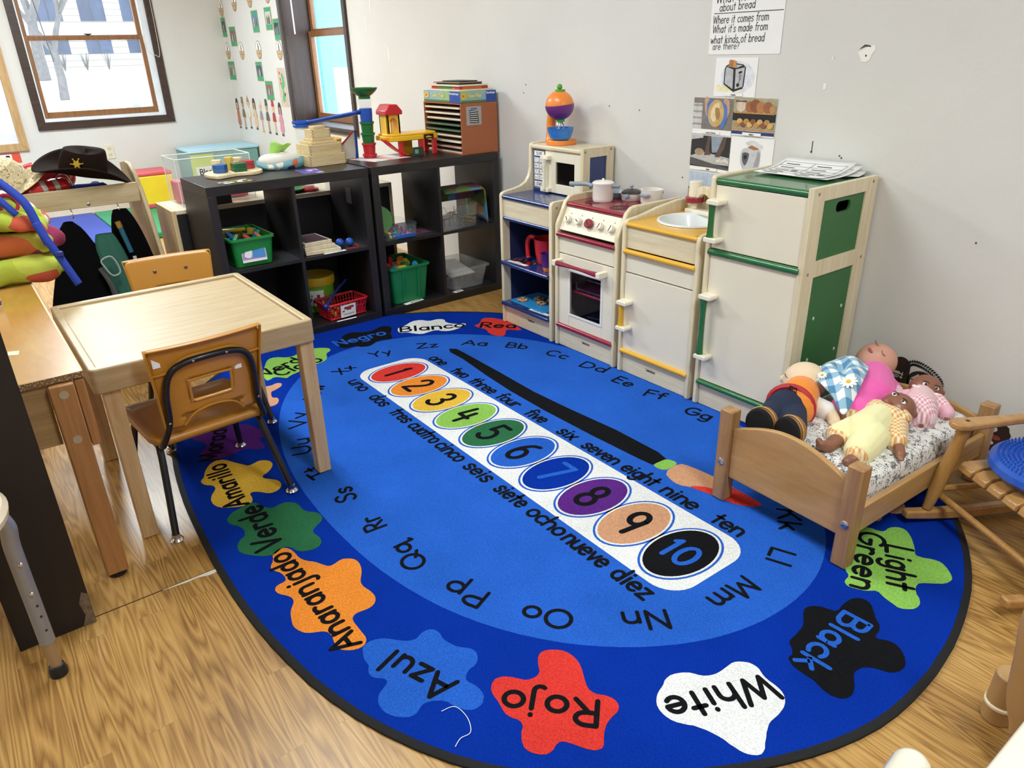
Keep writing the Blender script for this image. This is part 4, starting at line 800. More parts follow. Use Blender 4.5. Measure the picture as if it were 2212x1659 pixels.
logo(k1, .20, .052)
obj('top', B(BIRCHX).box(PT, KW - PT, .186, KD, .856, .876), k1, world=False, bevel=.006, seg=3)
b = B(BLUE); b.box(PT, .118, .200, .212, .655, .856)
cp = obj('control_panel', b, k1, world=False, bevel=.001)
b = B(PAPER)
TP = lambda x, z: Matrix.Translation((x, .1985, z)) @ XZ
def key(x0, x1, z0, z1, txt, h):
    b.use(PAPER); b.prism([(x0, z0), (x1, z0), (x1, z1), (x0, z1)], 0, .001, Matrix.Translation((0, .2002, 0)) @ XZ)
    b.use(INK); wmax = (x1 - x0) * .7; wtxt = min(wmax, h * .62 * len(txt))
    write(b, txt, Matrix.Translation(((x0 + x1) / 2 - wtxt / 2, .1990, (z0 + z1) / 2 - h / 2)) @ XZ, h, wtxt, .17)
key(.033, .106, .822, .846, '12:00', .014)
for r in range(4):
    for c in range(3):
        t = (('1', '2', '3'), ('4', '5', '6'), ('7', '8', '9'), ('stop', '0', 'clear'))[r][c]
        key(.033 + c * .0253, .0555 + c * .0253, .791 - r * .0275, .815 - r * .0275, t, .016 if len(t) == 1 else .006)
key(.033, .106, .676, .702, 'START', .014)
b.use(PAPER)
for q in ((.027, .112, .6705, .6718), (.027, .112, .850, .8513)): b.prism([(q[0], q[2]), (q[1], q[2]), (q[1], q[3]), (q[0], q[3])], 0, .0006, Matrix.Translation((0, .2002, 0)) @ XZ)
for q in ((.027, .0283), (.1107, .112)): b.prism([(q[0], .6705), (q[1], .6705), (q[1], .8513), (q[0], .8513)], 0, .0006, Matrix.Translation((0, .2002, 0)) @ XZ)
obj('keypad', b, cp, world=False)
b = B(DOORW)
b.box(.120, .196, .196, .212, .660, .854); b.box(.330, KW - PT - .002, .196, .212, .660, .854); b.box(.196, .330, .196, .212, .660, .703); b.box(.196, .330, .196, .212, .805, .854)
md = obj('microwave_door', b, k1, world=False, bevel=.002)
obj('window', B(clear('smoke_pane', '#1a1714', 0.5, 0.08)).box(.196, .330, .204, .208, .703, .805), md, world=False)
for z in (.672, .823): obj('handle_block', B(IVORY).box(.108, .165, .172, .197, z - .01, z + .01), md, world=False, bevel=.003)
obj('grip', B(DOORW).tube([(.140, .172, .675 + .0145 * i) for i in range(11)], [.012, .011, .010, .009, .0085, .0085, .0085, .009, .010, .011, .012], 8), md, world=False)

# --- red stove
k2 = thing('play_stove', 'birch and red play stove with burners, knobs and glazed oven door', 'toy kitchen unit', (KX[1], KY, KZ))
sp = [(0, 0), (KD, 0), (KD, .70), (.10, .70), (.075, .695), (.05, .675), (.006, .59), (0, .575)]
for x in (0, KW - PT):
    b = B(BIRCH); panel(b, x, sp); obj('side_panel', b, k2, world=False, bevel=.004)
b = B(RED); slab(b, PT, KW - PT, .052, KD, .650, .672); ct = obj('cooktop', b, k2, world=False)
BURN = plain('burner_print', '#3a1c22', 0.4)
b = B(BURN)
for cx, cy, r in ((.115, .13, .042), (.285, .13, .052), (.115, .29, .05), (.285, .29, .042)):
    sp_ = [(cx + (r * t / 40) * cos(t * .62), cy + (r * t / 40) * sin(t * .62)) for t in range(8, 41)]
    ribbon(b, sp_, .0028, Matrix.Identity(4), .6724)
obj('burner_rings', b, ct, world=False)
T = frame((PT, .010, .556), (1, 0, 0), (0, .046, .094))
cpn = obj('knob_panel', B(IVORY).box(0, KW - 2 * PT, 0, .105, -.012, .0, T), k2, world=False, bevel=.001)
for i in range(5):
    kb = B(RED if i == 2 else IVORY); r = .021 if i == 2 else .0165
    c = T @ Matrix.Translation((.045 + i * .068, .05, 0))
    kb.lathe([(r * .8, 0.0), (r, .006), (r, .018), (r * .92, .022), (0, .022)], 20, c)
    ko = obj('knob', kb, k2, world=False)
    if i == 2: part_label(ko, 'large red oven knob')
    q = B(INK); ribbon(q, [(-r * .55, .004 - .003 * i), (r * .55, -.004 + .003 * i)], .002, c @ Matrix.Rotation((-.45, -.35, -.95, .75, .6)[i], 4, 'Z'), .0225)
    q.box(-.0016, .0016, .026, .032, .0, .0006, c)
    obj('pointer', q, ko, world=False)
rail('rail', RED, k2, .535)
obj('upper_panel', B(DOORW).box(PT, KW - PT, .010, .022, .452, .53), k2, world=False, bevel=.001)
b = B(DOORW)
ox0, ox1, oz0, oz1 = .092, .31, .168, .385
b.box(PT + .002, ox0, .008, .024, .112, .447); b.box(ox1, KW - PT - .002, .008, .024, .112, .447); b.box(ox0, ox1, .008, .024, .112, oz0); b.box(ox0, ox1, .008, .024, oz1, .447)
od = obj('oven_door', b, k2, world=False, bevel=.0015)
b = B(WHITE); casing(b, (0, .008, 0), (1, 0, 0), (0, 0, 1), ox0 + .008, ox1 - .008, oz0 + .008, oz1 - .008, .010, .003)
obj('window_bezel', b, od, world=False)
obj('window', B(clear('oven_pane', '#0d0c12', 0.16, 0.04)).box(ox0, ox1, .014, .017, oz0, oz1), od, world=False)
for x in (.035, .325): obj('handle_block', B(IVORY).box(x - .012, x + .012, -.04, .009, .398, .424), od, world=False, bevel=.003)
obj('grip', B(RED).tube([(.045 + .0275 * i, -.026, .411) for i in range(11)], [.0125, .012, .0105, .0095, .0085, .0085, .0085, .0095, .0105, .012, .0125], 8), od, world=False)
rail('rail', RED, k2, .103)
obj('kick_plate', B(BIRCHX).box(PT, KW - PT, .012, .028, 0, .094), k2, world=False, bevel=.002)
logo(k2, .18, .05)
obj('back_panel', B(DARKB).box(PT, KW - PT, KD - .016, KD - .006, .09, .65), k2, world=False)
b = B(RED); slab(b, PT, KW - PT, .03, KD - .016, .268, .282); obj('oven_shelf', b, k2, world=False)
obj('bottom_board', B(DARKB).box(PT, KW - PT, .03, KD - .016, .094, .11), k2, world=False)

# --- yellow sink
k3 = thing('play_sink', 'birch and yellow play sink with round white basin and wooden tap', 'toy kitchen unit', (KX[2], KY, KZ))
sp = [(0, 0), (KD, 0), (KD, .705), (.30, .702), (.20, .69), (.08, .668), (.02, .662), (.006, .655), (0, .64)]
for x in (0, KW - PT):
    b = B(BIRCH); panel(b, x, sp); obj('side_panel', b, k3, world=False, bevel=.004)
scx, scy, sr = .185, .208, .135
def ringed(x0, x1, y0, y1, z0, z1, cx, cy, r, b, n=48):
    """slab with a round opening"""
    sq = []
    for i in range(n):
        a = 2 * pi * (i + .5) / n; dx, dy = cos(a), sin(a)
        t = min((x1 - cx) / dx if dx > 0 else (x0 - cx) / dx, (y1 - cy) / dy if dy > 0 else (y0 - cy) / dy)
        sq.append((cx + dx * t, cy + dy * t))
    ci = [(cx + r * cos(2 * pi * (i + .5) / n), cy + r * sin(2 * pi * (i + .5) / n)) for i in range(n)]
    vs = [(x, y, z) for z in (z0, z1) for P in (sq, ci) for x, y in P]
    fs = []
    for i in range(n):
        j = (i + 1) % n
        fs += [(2 * n + i, 2 * n + j, 3 * n + j, 3 * n + i), (i, n + i, n + j, j), (i, j, 2 * n + j, 2 * n + i), (n + i, 3 * n + i, 3 * n + j, n + j)]
    b._faces(vs, fs)
b = B(YEL); ringed(PT, KW - PT, .012, KD - .01, .634, .654, scx, scy, sr - .008, b); nose(b, PT, KW - PT, .012, .644, .010)
# square corners of the worktop around the round opening
obj('counter', b, k3, world=False)
b = B(plain('white_basin', '#e6eaea', 0.3, coat=0.3))
b.lathe([(0, -.075), (.06, -.074), (.10, -.06), (.122, -.02), (sr - .008, .002), (sr - .004, .006), (sr + .004, .005), (sr + .006, .0), (sr + .002, -.0006), (sr - .01, -.004), (.118, -.022), (.098, -.064), (.058, -.078), (0, -.079)], 48, Matrix.Translation((scx, scy, .6555)))
obj('basin', b, k3, world=False)
obj('apron', B(BIRCHX).box(PT, KW - PT, .012, .028, .548, .634), k3, world=False, bevel=.002)
rail('rail', YEL, k3, .535)
obj('upper_panel', B(DOORW).box(PT, KW - PT, .012, .024, .449, .53), k3, world=False, bevel=.001)
d3 = obj('cupboard_door', B(DOORW).box(PT + .001, KW - PT - .002, .008, .022, .108, .444), k3, world=False, bevel=.001)
grip(k3, d3, .022, .213, .325, YEL, y=.008)
rail('rail', YEL, k3, .099)
obj('kick_plate', B(BIRCHX).box(PT, KW - PT, .012, .028, 0, .09), k3, world=False, bevel=.002)
logo(k3, .16, .045)
obj('back_panel', B(BIRCH).box(PT, KW - PT, KD - .016, KD - .006, .09, .70), k3, world=False)
b = B(IVORY); b.box(.05, .35, .315, KD - .02, .654, .672); tl = obj('tap_ledge', b, k3, world=False, bevel=.004)
tp = obj('tap', B(IVORY).cyl((.085, .335, .672), (.085, .335, .70), .013, n=16).cyl((.085, .335, .722), (.085, .335, .785), .026, n=24), k3, world=False, bevel=.002)
obj('tap_ring', B(RED).cyl((.085, .335, .699), (.085, .335, .723), .038, n=28), tp, world=False, bevel=.004, seg=3)
b = B(BIRCH); TA = frame((.085, .335, .66), (1, -.25, 0), (0, 0, 1))
o_ = arc(.075, .02, .085, .095, 165, 0, 14); i_ = arc(.075, .02, .055, .062, 165, 0, 14)
b.prism(o_ + i_[::-1], -.012, .012, TA); obj('spout', b, tp, world=False, bevel=.003)

# --- green refrigerator
k4 = thing('play_refrigerator', 'tall birch and green play refrigerator with two white doors', 'toy kitchen unit', (KX[3], KY, KZ))
FH = .882
b = B(BIRCH); panel(b, 0, [(0, 0), (KD, 0), (KD, FH), (.012, FH), (.003, FH - .004), (0, FH - .012)]); obj('side_panel', b, k4, world=False, bevel=.004)
b = B(BIRCH); framed(b, KW - PT, 0, KD, 0, FH, .066, [(FH - .045, FH), (.585, .64), (0, .06)])
b.use(SCREW)
for yy, zz in ((.03, .862), (.35, .866), (.03, .602), (.352, .607)): b.cyl((KW - .001, yy, zz), (KW + .0008, yy, zz), .006, n=12)
obj('side_frame', b, k4, world=False, bevel=.004)
b = B(DARKGRN)
hy0, hy1, hz0, hz1 = .150, .235, .787, .822
# upper panel with the slotted hand hole
yz = Matrix(((0, 0, 1, 0), (1, 0, 0, 0), (0, 1, 0, 0), (0, 0, 0, 1)))
hole = rrect(hy0, hy1, hz0, hz1, .016, 6); n = len(hole)
X0, X1 = KW - .014, KW - .006
outp = []
for (y, z) in hole:
    cy, cz = (hy0 + hy1) / 2, (hz0 + hz1) / 2; dy, dz = y - cy, z - cz
    ts = [((KD - .06) - cy) / dy if dy > 1e-9 else (.06 - cy) / dy if dy < -1e-9 else 1e9, (.842 - cz) / dz if dz > 1e-9 else (.635 - cz) / dz if dz < -1e-9 else 1e9]
    t = min(ts); outp.append((cy + dy * t, cz + dz * t))
for (y, z) in ((.06, .842), (KD - .06, .842), (.06, .635), (KD - .06, .635)):
    i = min(range(n), key=lambda k: (outp[k][0] - y) ** 2 + (outp[k][1] - z) ** 2); outp[i] = (y, z)
vs = [(x, p[0], p[1]) for x in (X0, X1) for P in (outp, hole) for p in P]
fs = []
for i in range(n):
    j = (i + 1) % n
    fs += [(2 * n + i, 2 * n + j, 3 * n + j, 3 * n + i), (n + i, 3 * n + i, 3 * n + j, n + j), (i, n + i, n + j, j)]
b._faces(vs, fs)
obj('green_panel', b, k4, world=False)
b = B(DARKGRN); b.box(X0, X1, .06, KD - .06, .055, .59)
b.use(plain('cam_fitting', '#c9d6cc', 0.4, 0.3))
for yy, zz in ((.115, .43), (.285, .44), (.115, .275), (.285, .275)): b.ell((KW - .005, yy, zz), (.003, .006, .007), None, 10, 6)
obj('green_panel', b, k4, world=False)
b = B(GRN); slab(b, PT, KW - PT, .004, KD, .852, .874); obj('top', b, k4, world=False)
df = obj('freezer_door', B(DOORW).box(PT + .001, KW - PT - .001, .008, .024, .628, .850), k4, world=False, bevel=.001)
grip(k4, df, .022, .664, .797, GRN, y=.008)
rail('rail', GRN, k4, .614, r=.012)
dl = obj('fridge_door', B(DOORW).box(PT + .001, KW - PT - .001, .008, .024, .108, .600), k4, world=False, bevel=.001)
grip(k4, dl, .022, .215, .452, GRN, y=.008)
rail('rail', GRN, k4, .097, r=.010)
obj('kick_plate', B(BIRCHX).box(PT, KW - PT, .012, .028, 0, .087), k4, world=False, bevel=.002)
obj('back_panel', B(BLK).box(PT, KW - PT, KD - .016, KD - .006, .06, .86), k4, world=False)
obj('middle_board', B(BIRCHX).box(PT, KW - PT, .03, KD - .016, .606, .622), k4, world=False)

# --- things in and on the kitchen
def on(z): return KZ + z
WP = plain('white_toy_plastic', '#ece6df', 0.3, coat=0.2); GP = plain('grey_toy_plastic', '#8b97a3', 0.35)
def pot_body(b, r, h, T): b.lathe([(0, .002), (r * .9, .0), (r * .96, .004), (r, .014), (r, h - .004), (r + .002, h), (r - .003, h), (r - .004, .012), (0, .01)], 32, T)
p1 = thing('toy_saucepan', 'white toy saucepan with pouring lid and long grey handle, next to the microwave', 'toy pot', (5.556, -.215, on(.6725)))
T = Matrix.Translation((5.556, -.215, on(.6725)))
b = B(WP); pot_body(b, .046, .075, T); obj('pot', b, p1)
b = B(WP); b.lathe([(.048, .075), (.049, .081), (.04, .087), (.015, .091), (0, .092)], 32, T); b.ell((5.556, -.215, on(.6725) + .094), .006); obj('lid', b, p1)
b = B(GP); b.tube(catmull([(5.51, -.235, on(.735)), (5.48, -.245, on(.742)), (5.44, -.262, on(.74)), (5.405, -.275, on(.738))], 5), [.012] + [.010] * 14 + [.011], 10); obj('handle', b, p1)
b = B(GP); b.tube([(5.60, -.2, on(.74)), (5.615, -.19, on(.742)), (5.628, -.185, on(.74))], [.009, .009, .007], 8); obj('helper_handle', b, p1)
p1b = thing('toy_frying_pan', 'grey toy pan resting behind the lidded saucepan', 'toy pan', (5.53, -.085, on(.6725)))
T = Matrix.Translation((5.515, -.085, on(.6725)))
b = B(GP); b.lathe([(0, 0), (.04, 0), (.05, .02), (.052, .022), (.048, .022), (.038, .004), (0, .003)], 28, T); obj('pan', b, p1b)
b = B(GP); b.tube([(5.47, -.095, on(.70)), (5.44, -.105, on(.716)), (5.40, -.115, on(.722))], .008, 8); obj('handle', b, p1b)
p2 = thing('toy_skillet', 'small pale skillet with dark clear lid and grey handle at the middle of the stove', 'toy pan', (5.655, -.10, on(.6725)))
T = Matrix.Translation((5.625, -.105, on(.6725)))
b = B(WP); b.lathe([(0, .001), (.038, 0), (.046, .012), (.049, .03), (.046, .03), (.04, .006), (0, .005)], 32, T); obj('pan', b, p2)
b = B(clear('smoked_lid', '#3a332f', 0.75, 0.1)); b.lathe([(.046, .031), (.044, .037), (.03, .045), (.012, .049), (0, .05)], 28, T); ld = obj('lid', b, p2)
obj('knob', B(GP).cyl((5.625, -.105, on(.6725) + .049), (5.625, -.105, on(.6725) + .056), .005).ell((5.625, -.105, on(.6725) + .06), (.009, .009, .006)), ld)
b = B(GP); b.tube(catmull([(5.645, -.148, on(.695)), (5.652, -.165, on(.697)), (5.66, -.19, on(.694))], 4), [.008, .010, .011, .011, .011, .011, .011, .011, .010], 8); obj('handle', b, p2)
p3 = thing('toy_casserole', 'open white toy pot with two grey side grips, nearest to the sink', 'toy pot', (5.745, -.105, on(.6725)))
T = Matrix.Translation((5.745, -.105, on(.6725)))
b = B(WP); pot_body(b, .047, .062, T); obj('pot', b, p3)
for s in (0.9, 4.05):
    b = B(GP); c = Vector((5.745 + .05 * cos(s + 4.0), -.105 + .05 * sin(s + 4.0), on(.715))); tdir = Vector((-sin(s + 4.0), cos(s + 4.0), 0))
    rd = Vector((cos(s + 4.0), sin(s + 4.0), 0))
    b.tube([c - tdir * .022, c - tdir * .014 + rd * .012, c + tdir * .014 + rd * .012, c + tdir * .022], .007, 8); obj('handle', b, p3)
# stand mixer on the microwave
mx = thing('toy_stand_mixer', 'orange and purple toy stand mixer with blue bowl on the microwave', 'toy mixer', (5.15, -.115, on(.876)))
ORG = plain('toy_orange', '#f08a34', 0.35, coat=0.2); PUR = plain('toy_purple', '#6b2c7c', 0.35, coat=0.2); LIM = plain('toy_lime', '#5aa636', 0.35); BOWL = plain('toy_bowl_blue', '#2f7fd8', 0.35, coat=0.2)
z0 = on(.876)
b = B(ORG); b.prism([(5.15 + x, -.115 + y) for x, y in rrect(-.06, .07, -.07, .07, .055, 8)], z0, z0 + .022)
b.tube(catmull([(5.070, -.10, z0 + .012), (5.062, -.10, z0 + .05), (5.064, -.10, z0 + .10), (5.085, -.105, z0 + .16)], 5), [.036, .033, .03, .027, .025] + [.023] * 10 + [.028], 14)
obj('stand', b, mx, bevel=.004)
hc = Vector((5.142, -.115, z0 + .170))
b = B(ORG); b.ell(hc + Vector((0, 0, .006)), (.073, .063, .066), None, 28, 16); b.ell(hc + Vector((-.052, .01, -.002)), (.032, .03, .028), None, 16, 10); hd = obj('head', b, mx)
b = B(PUR)
def lowhalf(u, v):
    a = 2 * pi * u; top = .02 + .09 * sin(a * 1.0 + .6) * .5
    el = -pi / 2 + v * (pi / 2 + top * 2.2)
    return hc + Vector((.0745 * cos(a) * cos(el), .0645 * sin(a) * cos(el), .006 + .0675 * sin(el)))
b.grid(lowhalf, 32, 10, True); obj('lower_shell', b, hd)
obj('cap', B(LIM).cyl(hc + Vector((.004, 0, .066)), hc + Vector((.004, 0, .076)), .024, n=20).ell(hc + Vector((.0, 0, .087)), .013), hd, bevel=.002)
obj('collar', B(LIM).cyl(hc + Vector((.008, 0, -.068)), hc + Vector((.008, 0, -.056)), .02, n=20), hd, bevel=.002)
b = B(STEEL)
for k in range(4):
    a = pi * k / 4
    b.tube(catmull([hc + Vector((.006, 0, -.06)), hc + Vector((.006 + .018 * cos(a), .018 * sin(a), -.085)), hc + Vector((.006 + .01 * cos(a), .01 * sin(a), -.104)), hc + Vector((.006 - .01 * cos(a), -.01 * sin(a), -.104)), hc + Vector((.006 - .018 * cos(a), -.018 * sin(a), -.085)), hc + Vector((.006, 0, -.06))], 5), .0016, 5)
obj('whisk', b, mx)
bw = tag(obj('mixing_bowl', B(BOWL).lathe([(0, .002), (.035, .0), (.05, .012), (.060, .036), (.063, .054), (.065, .056), (.062, .056), (.058, .038), (.047, .016), (0, .008)], 36, Matrix.Translation((5.172, -.135, z0 + .0225)))), 'blue toy mixing bowl on the mixer base', 'bowl')
# jug, cup and cookie tray on the open shelves
x0, y0 = KX[0], KY
b = B(plain('toy_red', '#c8202a', 0.3, coat=0.2)); T = Matrix.Translation((x0 + .222, y0 + .13, on(.329)))
b.lathe([(0, .002), (.05, .0), (.056, .006), (.066, .06), (.072, .125), (.074, .128), (.069, .127), (.062, .06), (.05, .01), (0, .008)], 32, T)
jg = thing('toy_pitcher', 'red plastic toy pitcher on the blue middle shelf', 'pitcher', (x0 + .245, y0 + .15, on(.329)))
obj('jug', b, jg)
b = B(plain('toy_red', '#c8202a')); b.tube(catmull([(x0 + .157, y0 + .115, on(.445)), (x0 + .117, y0 + .105, on(.45)), (x0 + .095, y0 + .10, on(.42)), (x0 + .097, y0 + .10, on(.36)), (x0 + .101, y0 + .10, on(.342))], 5), [.012] * 20 + [.013], 10); obj('handle', b, jg)
rp = tag(obj('rolling_pin', B(plain('rolling_pin_wood', '#b9a78c', 0.6)).cyl((x0 + .10, y0 + .30, on(.440)), (x0 + .30, y0 + .30, on(.45)), .011)), 'wooden rolling pin standing behind the red pitcher', 'rolling pin')
rp.data.transform(Matrix.Translation((0, 0, -.098)))
cu = thing('toy_cup', 'purple toy cup with orange base beside the red pitcher', 'cup', (x0 + .345, y0 + .07, on(.329)))
T = Matrix.Translation((x0 + .318, y0 + .045, on(.329)))
obj('cup', B(plain('toy_violet', '#56247a', 0.35)).lathe([(0, .022), (.026, .02), (.034, .085), (.036, .087), (.032, .085), (.024, .026), (0, .025)], 24, T), cu)
obj('base', B(ORG).lathe([(0, 0), (.02, 0), (.026, .019), (0, .02)], 24, T), cu)
def card(name, label, cat, T, w, h, face, words=(), th=.0012, group=None):
    b = B(PAPER); b.box(0, w, 0, h, 0, th, T); b.use(face); b.flat([(w * .06, h * .06), (w * .94, h * .06), (w * .94, h * .94), (w * .06, h * .94)], th + .0003, T)
    o = obj(name, b); return tag(o, label, cat, group)
REDP = splotches('red_picture', [(0, '#1b1418'), (.35, '#5a1418'), (.6, '#8c1d22'), (.85, '#c9a59a')], 40, 0.4)
def shelf_label(z, label, dx):
    t = thing('shelf_label', label, 'label', (x0 + dx, y0 + .0, on(z)))
    T = frame((x0 + dx, y0 + .008, on(z)), (1, .06, 0), (-.06, 1, 0))
    obj('picture', B(REDP).box(0, .14, 0, .085, 0, .001, T), t)
    b = B(PAPER); b.box(0, .14, -.004, .018, .001, .0016, T); b.use(INK); write(b, 'kitchen' if dx < .1 else 'cookies', T @ Matrix.Translation((.02, .003, 0)), .008, .08, .2, .0019); obj('caption', b, t)
shelf_label(.3285, 'picture label taped at the edge of the blue middle shelf', .045)
shelf_label(.1155, 'picture label taped at the edge of the lowest blue shelf', .215)
tr = tag(obj('cookie_tray', B(plain('tray_blue', '#2f8fce', 0.35)).prism([(x0 + .11 + q[0], y0 + .115 + q[1]) for q in rrect(-.075, .21, -.095, .1, .02)], on(.1155), on(.1215)), bevel=.002), 'bright blue toy baking sheet on the lowest blue shelf', 'tray')
COOK = splotches('cookie', [(0, '#c9a682'), (.45, '#b08658'), (.8, '#3a2418')], 120, 0.8)
for i, (cx, cy) in enumerate(((.095, .06), (.14, .135), (.205, .10), (.21, .165))):
    b = B(COOK); b.lathe([(0, 0), (.026, 0), (.029, .006), (.022, .013), (0, .016)], 18, Matrix.Translation((x0 + cx, y0 + cy, on(.1217))))
    for q in range(6):
        b.use(plain('chip', '#2c1a12', 0.6)); b.ell((x0 + cx + .016 * cos(q * 1.1 + i), y0 + cy + .016 * sin(q * 1.1 + i), on(.1217) + .0125), .0045, None, 8, 6)
    tag(obj('toy_cookie', b), ['chocolate chip toy cookie nearest the shelf edge', 'toy cookie near the back left corner of the blue tray', 'toy cookie at the middle of the blue tray', 'toy cookie farthest back on the blue tray'][i], 'cookie', 'cookies on the blue tray')
# pans inside the oven
SILV = plain('aluminium', '#b9bcc0', 0.3, 0.8)
for i, (dx, dy, z, r) in enumerate(((.25, .16, .283, .065), (.24, .15, .111, .06))):
    pn = thing('toy_pan', ['silver toy pan on the oven shelf', 'toy pan on the oven floor'][i], 'toy pan', (KX[1] + dx, KY + dy, on(z)))
    T = Matrix.Translation((KX[1] + dx, KY + dy, on(z)))
    obj('pan', B(SILV if i == 0 else GP).lathe([(0, .001), (r * .8, 0), (r, .03), (r + .003, .031), (r - .002, .03), (r * .78, .004), (0, .003)], 28, T), pn)
    obj('handle', B(BLK).tube([(KX[1] + dx - r, KY + dy - .02, on(z) + .025), (KX[1] + dx - r - .06, KY + dy - .05, on(z) + .03)], .007, 8), pn)
tag(obj('baking_rack', B(STEEL).box(KX[1] + .1, KX[1] + .3, KY + .04, KY + .05, on(.289), on(.293)).box(KX[1] + .1, KX[1] + .3, KY + .10, KY + .11, on(.318), on(.322)).box(KX[1] + .1, KX[1] + .11, KY + .04, KY + .11, on(.283), on(.322)).box(KX[1] + .29, KX[1] + .3, KY + .04, KY + .11, on(.283), on(.322))), 'thin metal rack at the front of the oven shelf', 'rack')
# papers on the refrigerator
LINE = plain('print_grey', '#8d8d90', 0.8)
def sheet_paper(x, y, z, rz, w, h, label, curl, printed=True):
    T = Matrix.Translation((x, y, z)) @ Matrix.Rotation(rz, 4, 'Z')
    b = B(PAPER); f = lambda u, v: T @ Vector((u * w, v * h, .0 + curl * max(0, v - .3) ** 2 + curl * .4 * max(0, u - .6) ** 2))
    b.grid(f, 9, 9)
    if printed:
        b.use(LINE)
        for r in range(1, 6):
            b.grid(lambda u, v: f(.05 + .9 * u, r / 6 + .006 * v) + Vector((0, 0, .0012)), 7, 2)
        for c in (.05, .5, .94): b.grid(lambda u, v: f(c + .006 * u, .15 + .7 * v) + Vector((0, 0, .0012)), 2, 7)
        b.use(INK)
        for r in range(5):
            for c in range(2): b.grid(lambda u, v: f(.12 + .45 * c + .2 * u, r / 6 + .07 + .02 * v) + Vector((0, 0, .0013)), 4, 2)
        b.use(plain('print_photo', '#7d8f7a', 0.7)); b.grid(lambda u, v: f(.36 + .08 * u, .36 + .1 * v) + Vector((0, 0, .0014)), 2, 2)
        b.grid(lambda u, v: f(.8 + .08 * u, .22 + .1 * v) + Vector((0, 0, .0014)), 2, 2)
    return tag(obj('paper_sheet', b, solid=.0006), label, 'paper', 'papers on the refrigerator')
zt = on(.875)
sheet_paper(6.375, -.15, zt + .0030, .25, .28, .15, 'lowest sheet of the paper pile on the green fridge top, sticking out', .06, False)
sheet_paper(6.335, -.205, zt + .0052, -.05, .28, .20, 'middle sheet in the paper pile on the green fridge top', .05)
sheet_paper(6.33, -.225, zt + .0085, .02, .27, .21, 'topmost printed table in the paper pile on the green fridge top', .06)
tag(obj('clipboard', B(BLK).prism([(6.36, -.13), (6.62, -.10), (6.60, -.03), (6.34, -.05)], zt + .0005, zt + .003)), 'black board under the papers on the green fridge top', 'clipboard')

# ------------------------------------------------------------------ black cube shelves and what they hold
BLACKW = wood('black_brown_veneer', '#2a2728', '#141213', 0.42, 'z', 4, stretch=18); BLACKWY = wood('black_brown_veneer_level', '#2a2728', '#141213', 0.36, 'y', 4, stretch=18)
SX, SY, SROT = 4.5275, -.0375, radians(.613)
def SH(a, u, z):
    """point on the shelves: a back from the front edge, u from the end by the wall"""
    return Vector((SX - a * cos(SROT) + u * sin(SROT), SY - u * cos(SROT) - a * sin(SROT), z))
def cube_shelf(label, u0):
    o = SH(0, u0, 0)
    t = thing('cube_shelf', label, 'shelf', tuple(o), SROT, 'black cube shelves')
    W, D, Hh = .79, .39, .79
    obj('top_board', B(BLACKWY).box(-D, 0, -W, 0, Hh - .043, Hh), t, world=False, bevel=.0015)
    obj('bottom_board', B(BLACKWY).box(-D, 0, -W, 0, 0.0, .043), t, world=False, bevel=.0015)
    for y in (-W, -.039): obj('side_board', B(BLACKW).box(-D, 0, y, y + .039, .043, Hh - .043), t, world=False, bevel=.0015)
    obj('divider', B(BLACKW).box(-D, -.003, -W / 2 - .008, -W / 2 + .008, .043, Hh - .043), t, world=False)
    for y0, y1 in ((-W + .039, -W / 2 - .008), (-W / 2 + .008, -.039)):
        obj('shelf_board', B(BLACKWY).box(-D, -.003, y0, y1, .386, .402), t, world=False)
    return t
cube_shelf('black four-cube shelf standing against the grey wall, brown sorter on top', 0)
s1 = cube_shelf('black four-cube shelf farther from the grey wall, wooden box tower on top', .79 + .0175)
obj('care_label', B(plain('label_film', '#77777a', 0.5)).box(-.20, -.14, -.0402, -.0395, .60, .68), s1, world=False)
U1 = .8075
PLG = plain('bin_green', '#1d8a3c', 0.35); PLG2 = plain('bin_teal_green', '#17814e', 0.4)
CLR = clear('clear_plastic', '#c4cacc', 0.1, 0.08); CLR2 = clear('clear_acrylic', '#b9c2c6', 0.07, 0.05)
TOYC = [plain('toy_' + n, h, 0.45) for n, h in dict(r='#c9242c', b='#1f57b8', y='#e9c33a', g='#2c8a44', o='#e8842f', p='#7a3f9a', c='#36a6d8').items()]
def bin_box(name, label, cat, a, u, z, w, d, h, mat, th=.003, flare=.012, rim=.008, group=None):
    """open tub: w along the shelf, d into it"""
    t = thing(name, label, cat, tuple(SH(a, u, z)), SROT, group)
    b = B(mat)
    def ring(dw, zz): return [(x, y, zz) for x, y in rrect(-d / 2 - dw, d / 2 + dw, -w / 2 - dw, w / 2 + dw, .02, 4)]
    rs = [ring(-flare, 0.001), ring(0, h - .012), ring(rim, h - .011), ring(rim, h), ring(-.001, h), ring(-th, h - .012), ring(-flare - th, .004)]
    n = len(rs[0]); vs = [p for r in rs for p in r]
    fs = [(k * n + i, k * n + (i + 1) % n, (k + 1) * n + (i + 1) % n, (k + 1) * n + i) for k in range(len(rs) - 1) for i in range(n)]
    fs += [tuple(range(n - 1, -1, -1)), tuple(6 * n + i for i in range(n))]
    b._faces(vs, fs)
    obj('tub', b, t, world=False, angle=50)
    return t
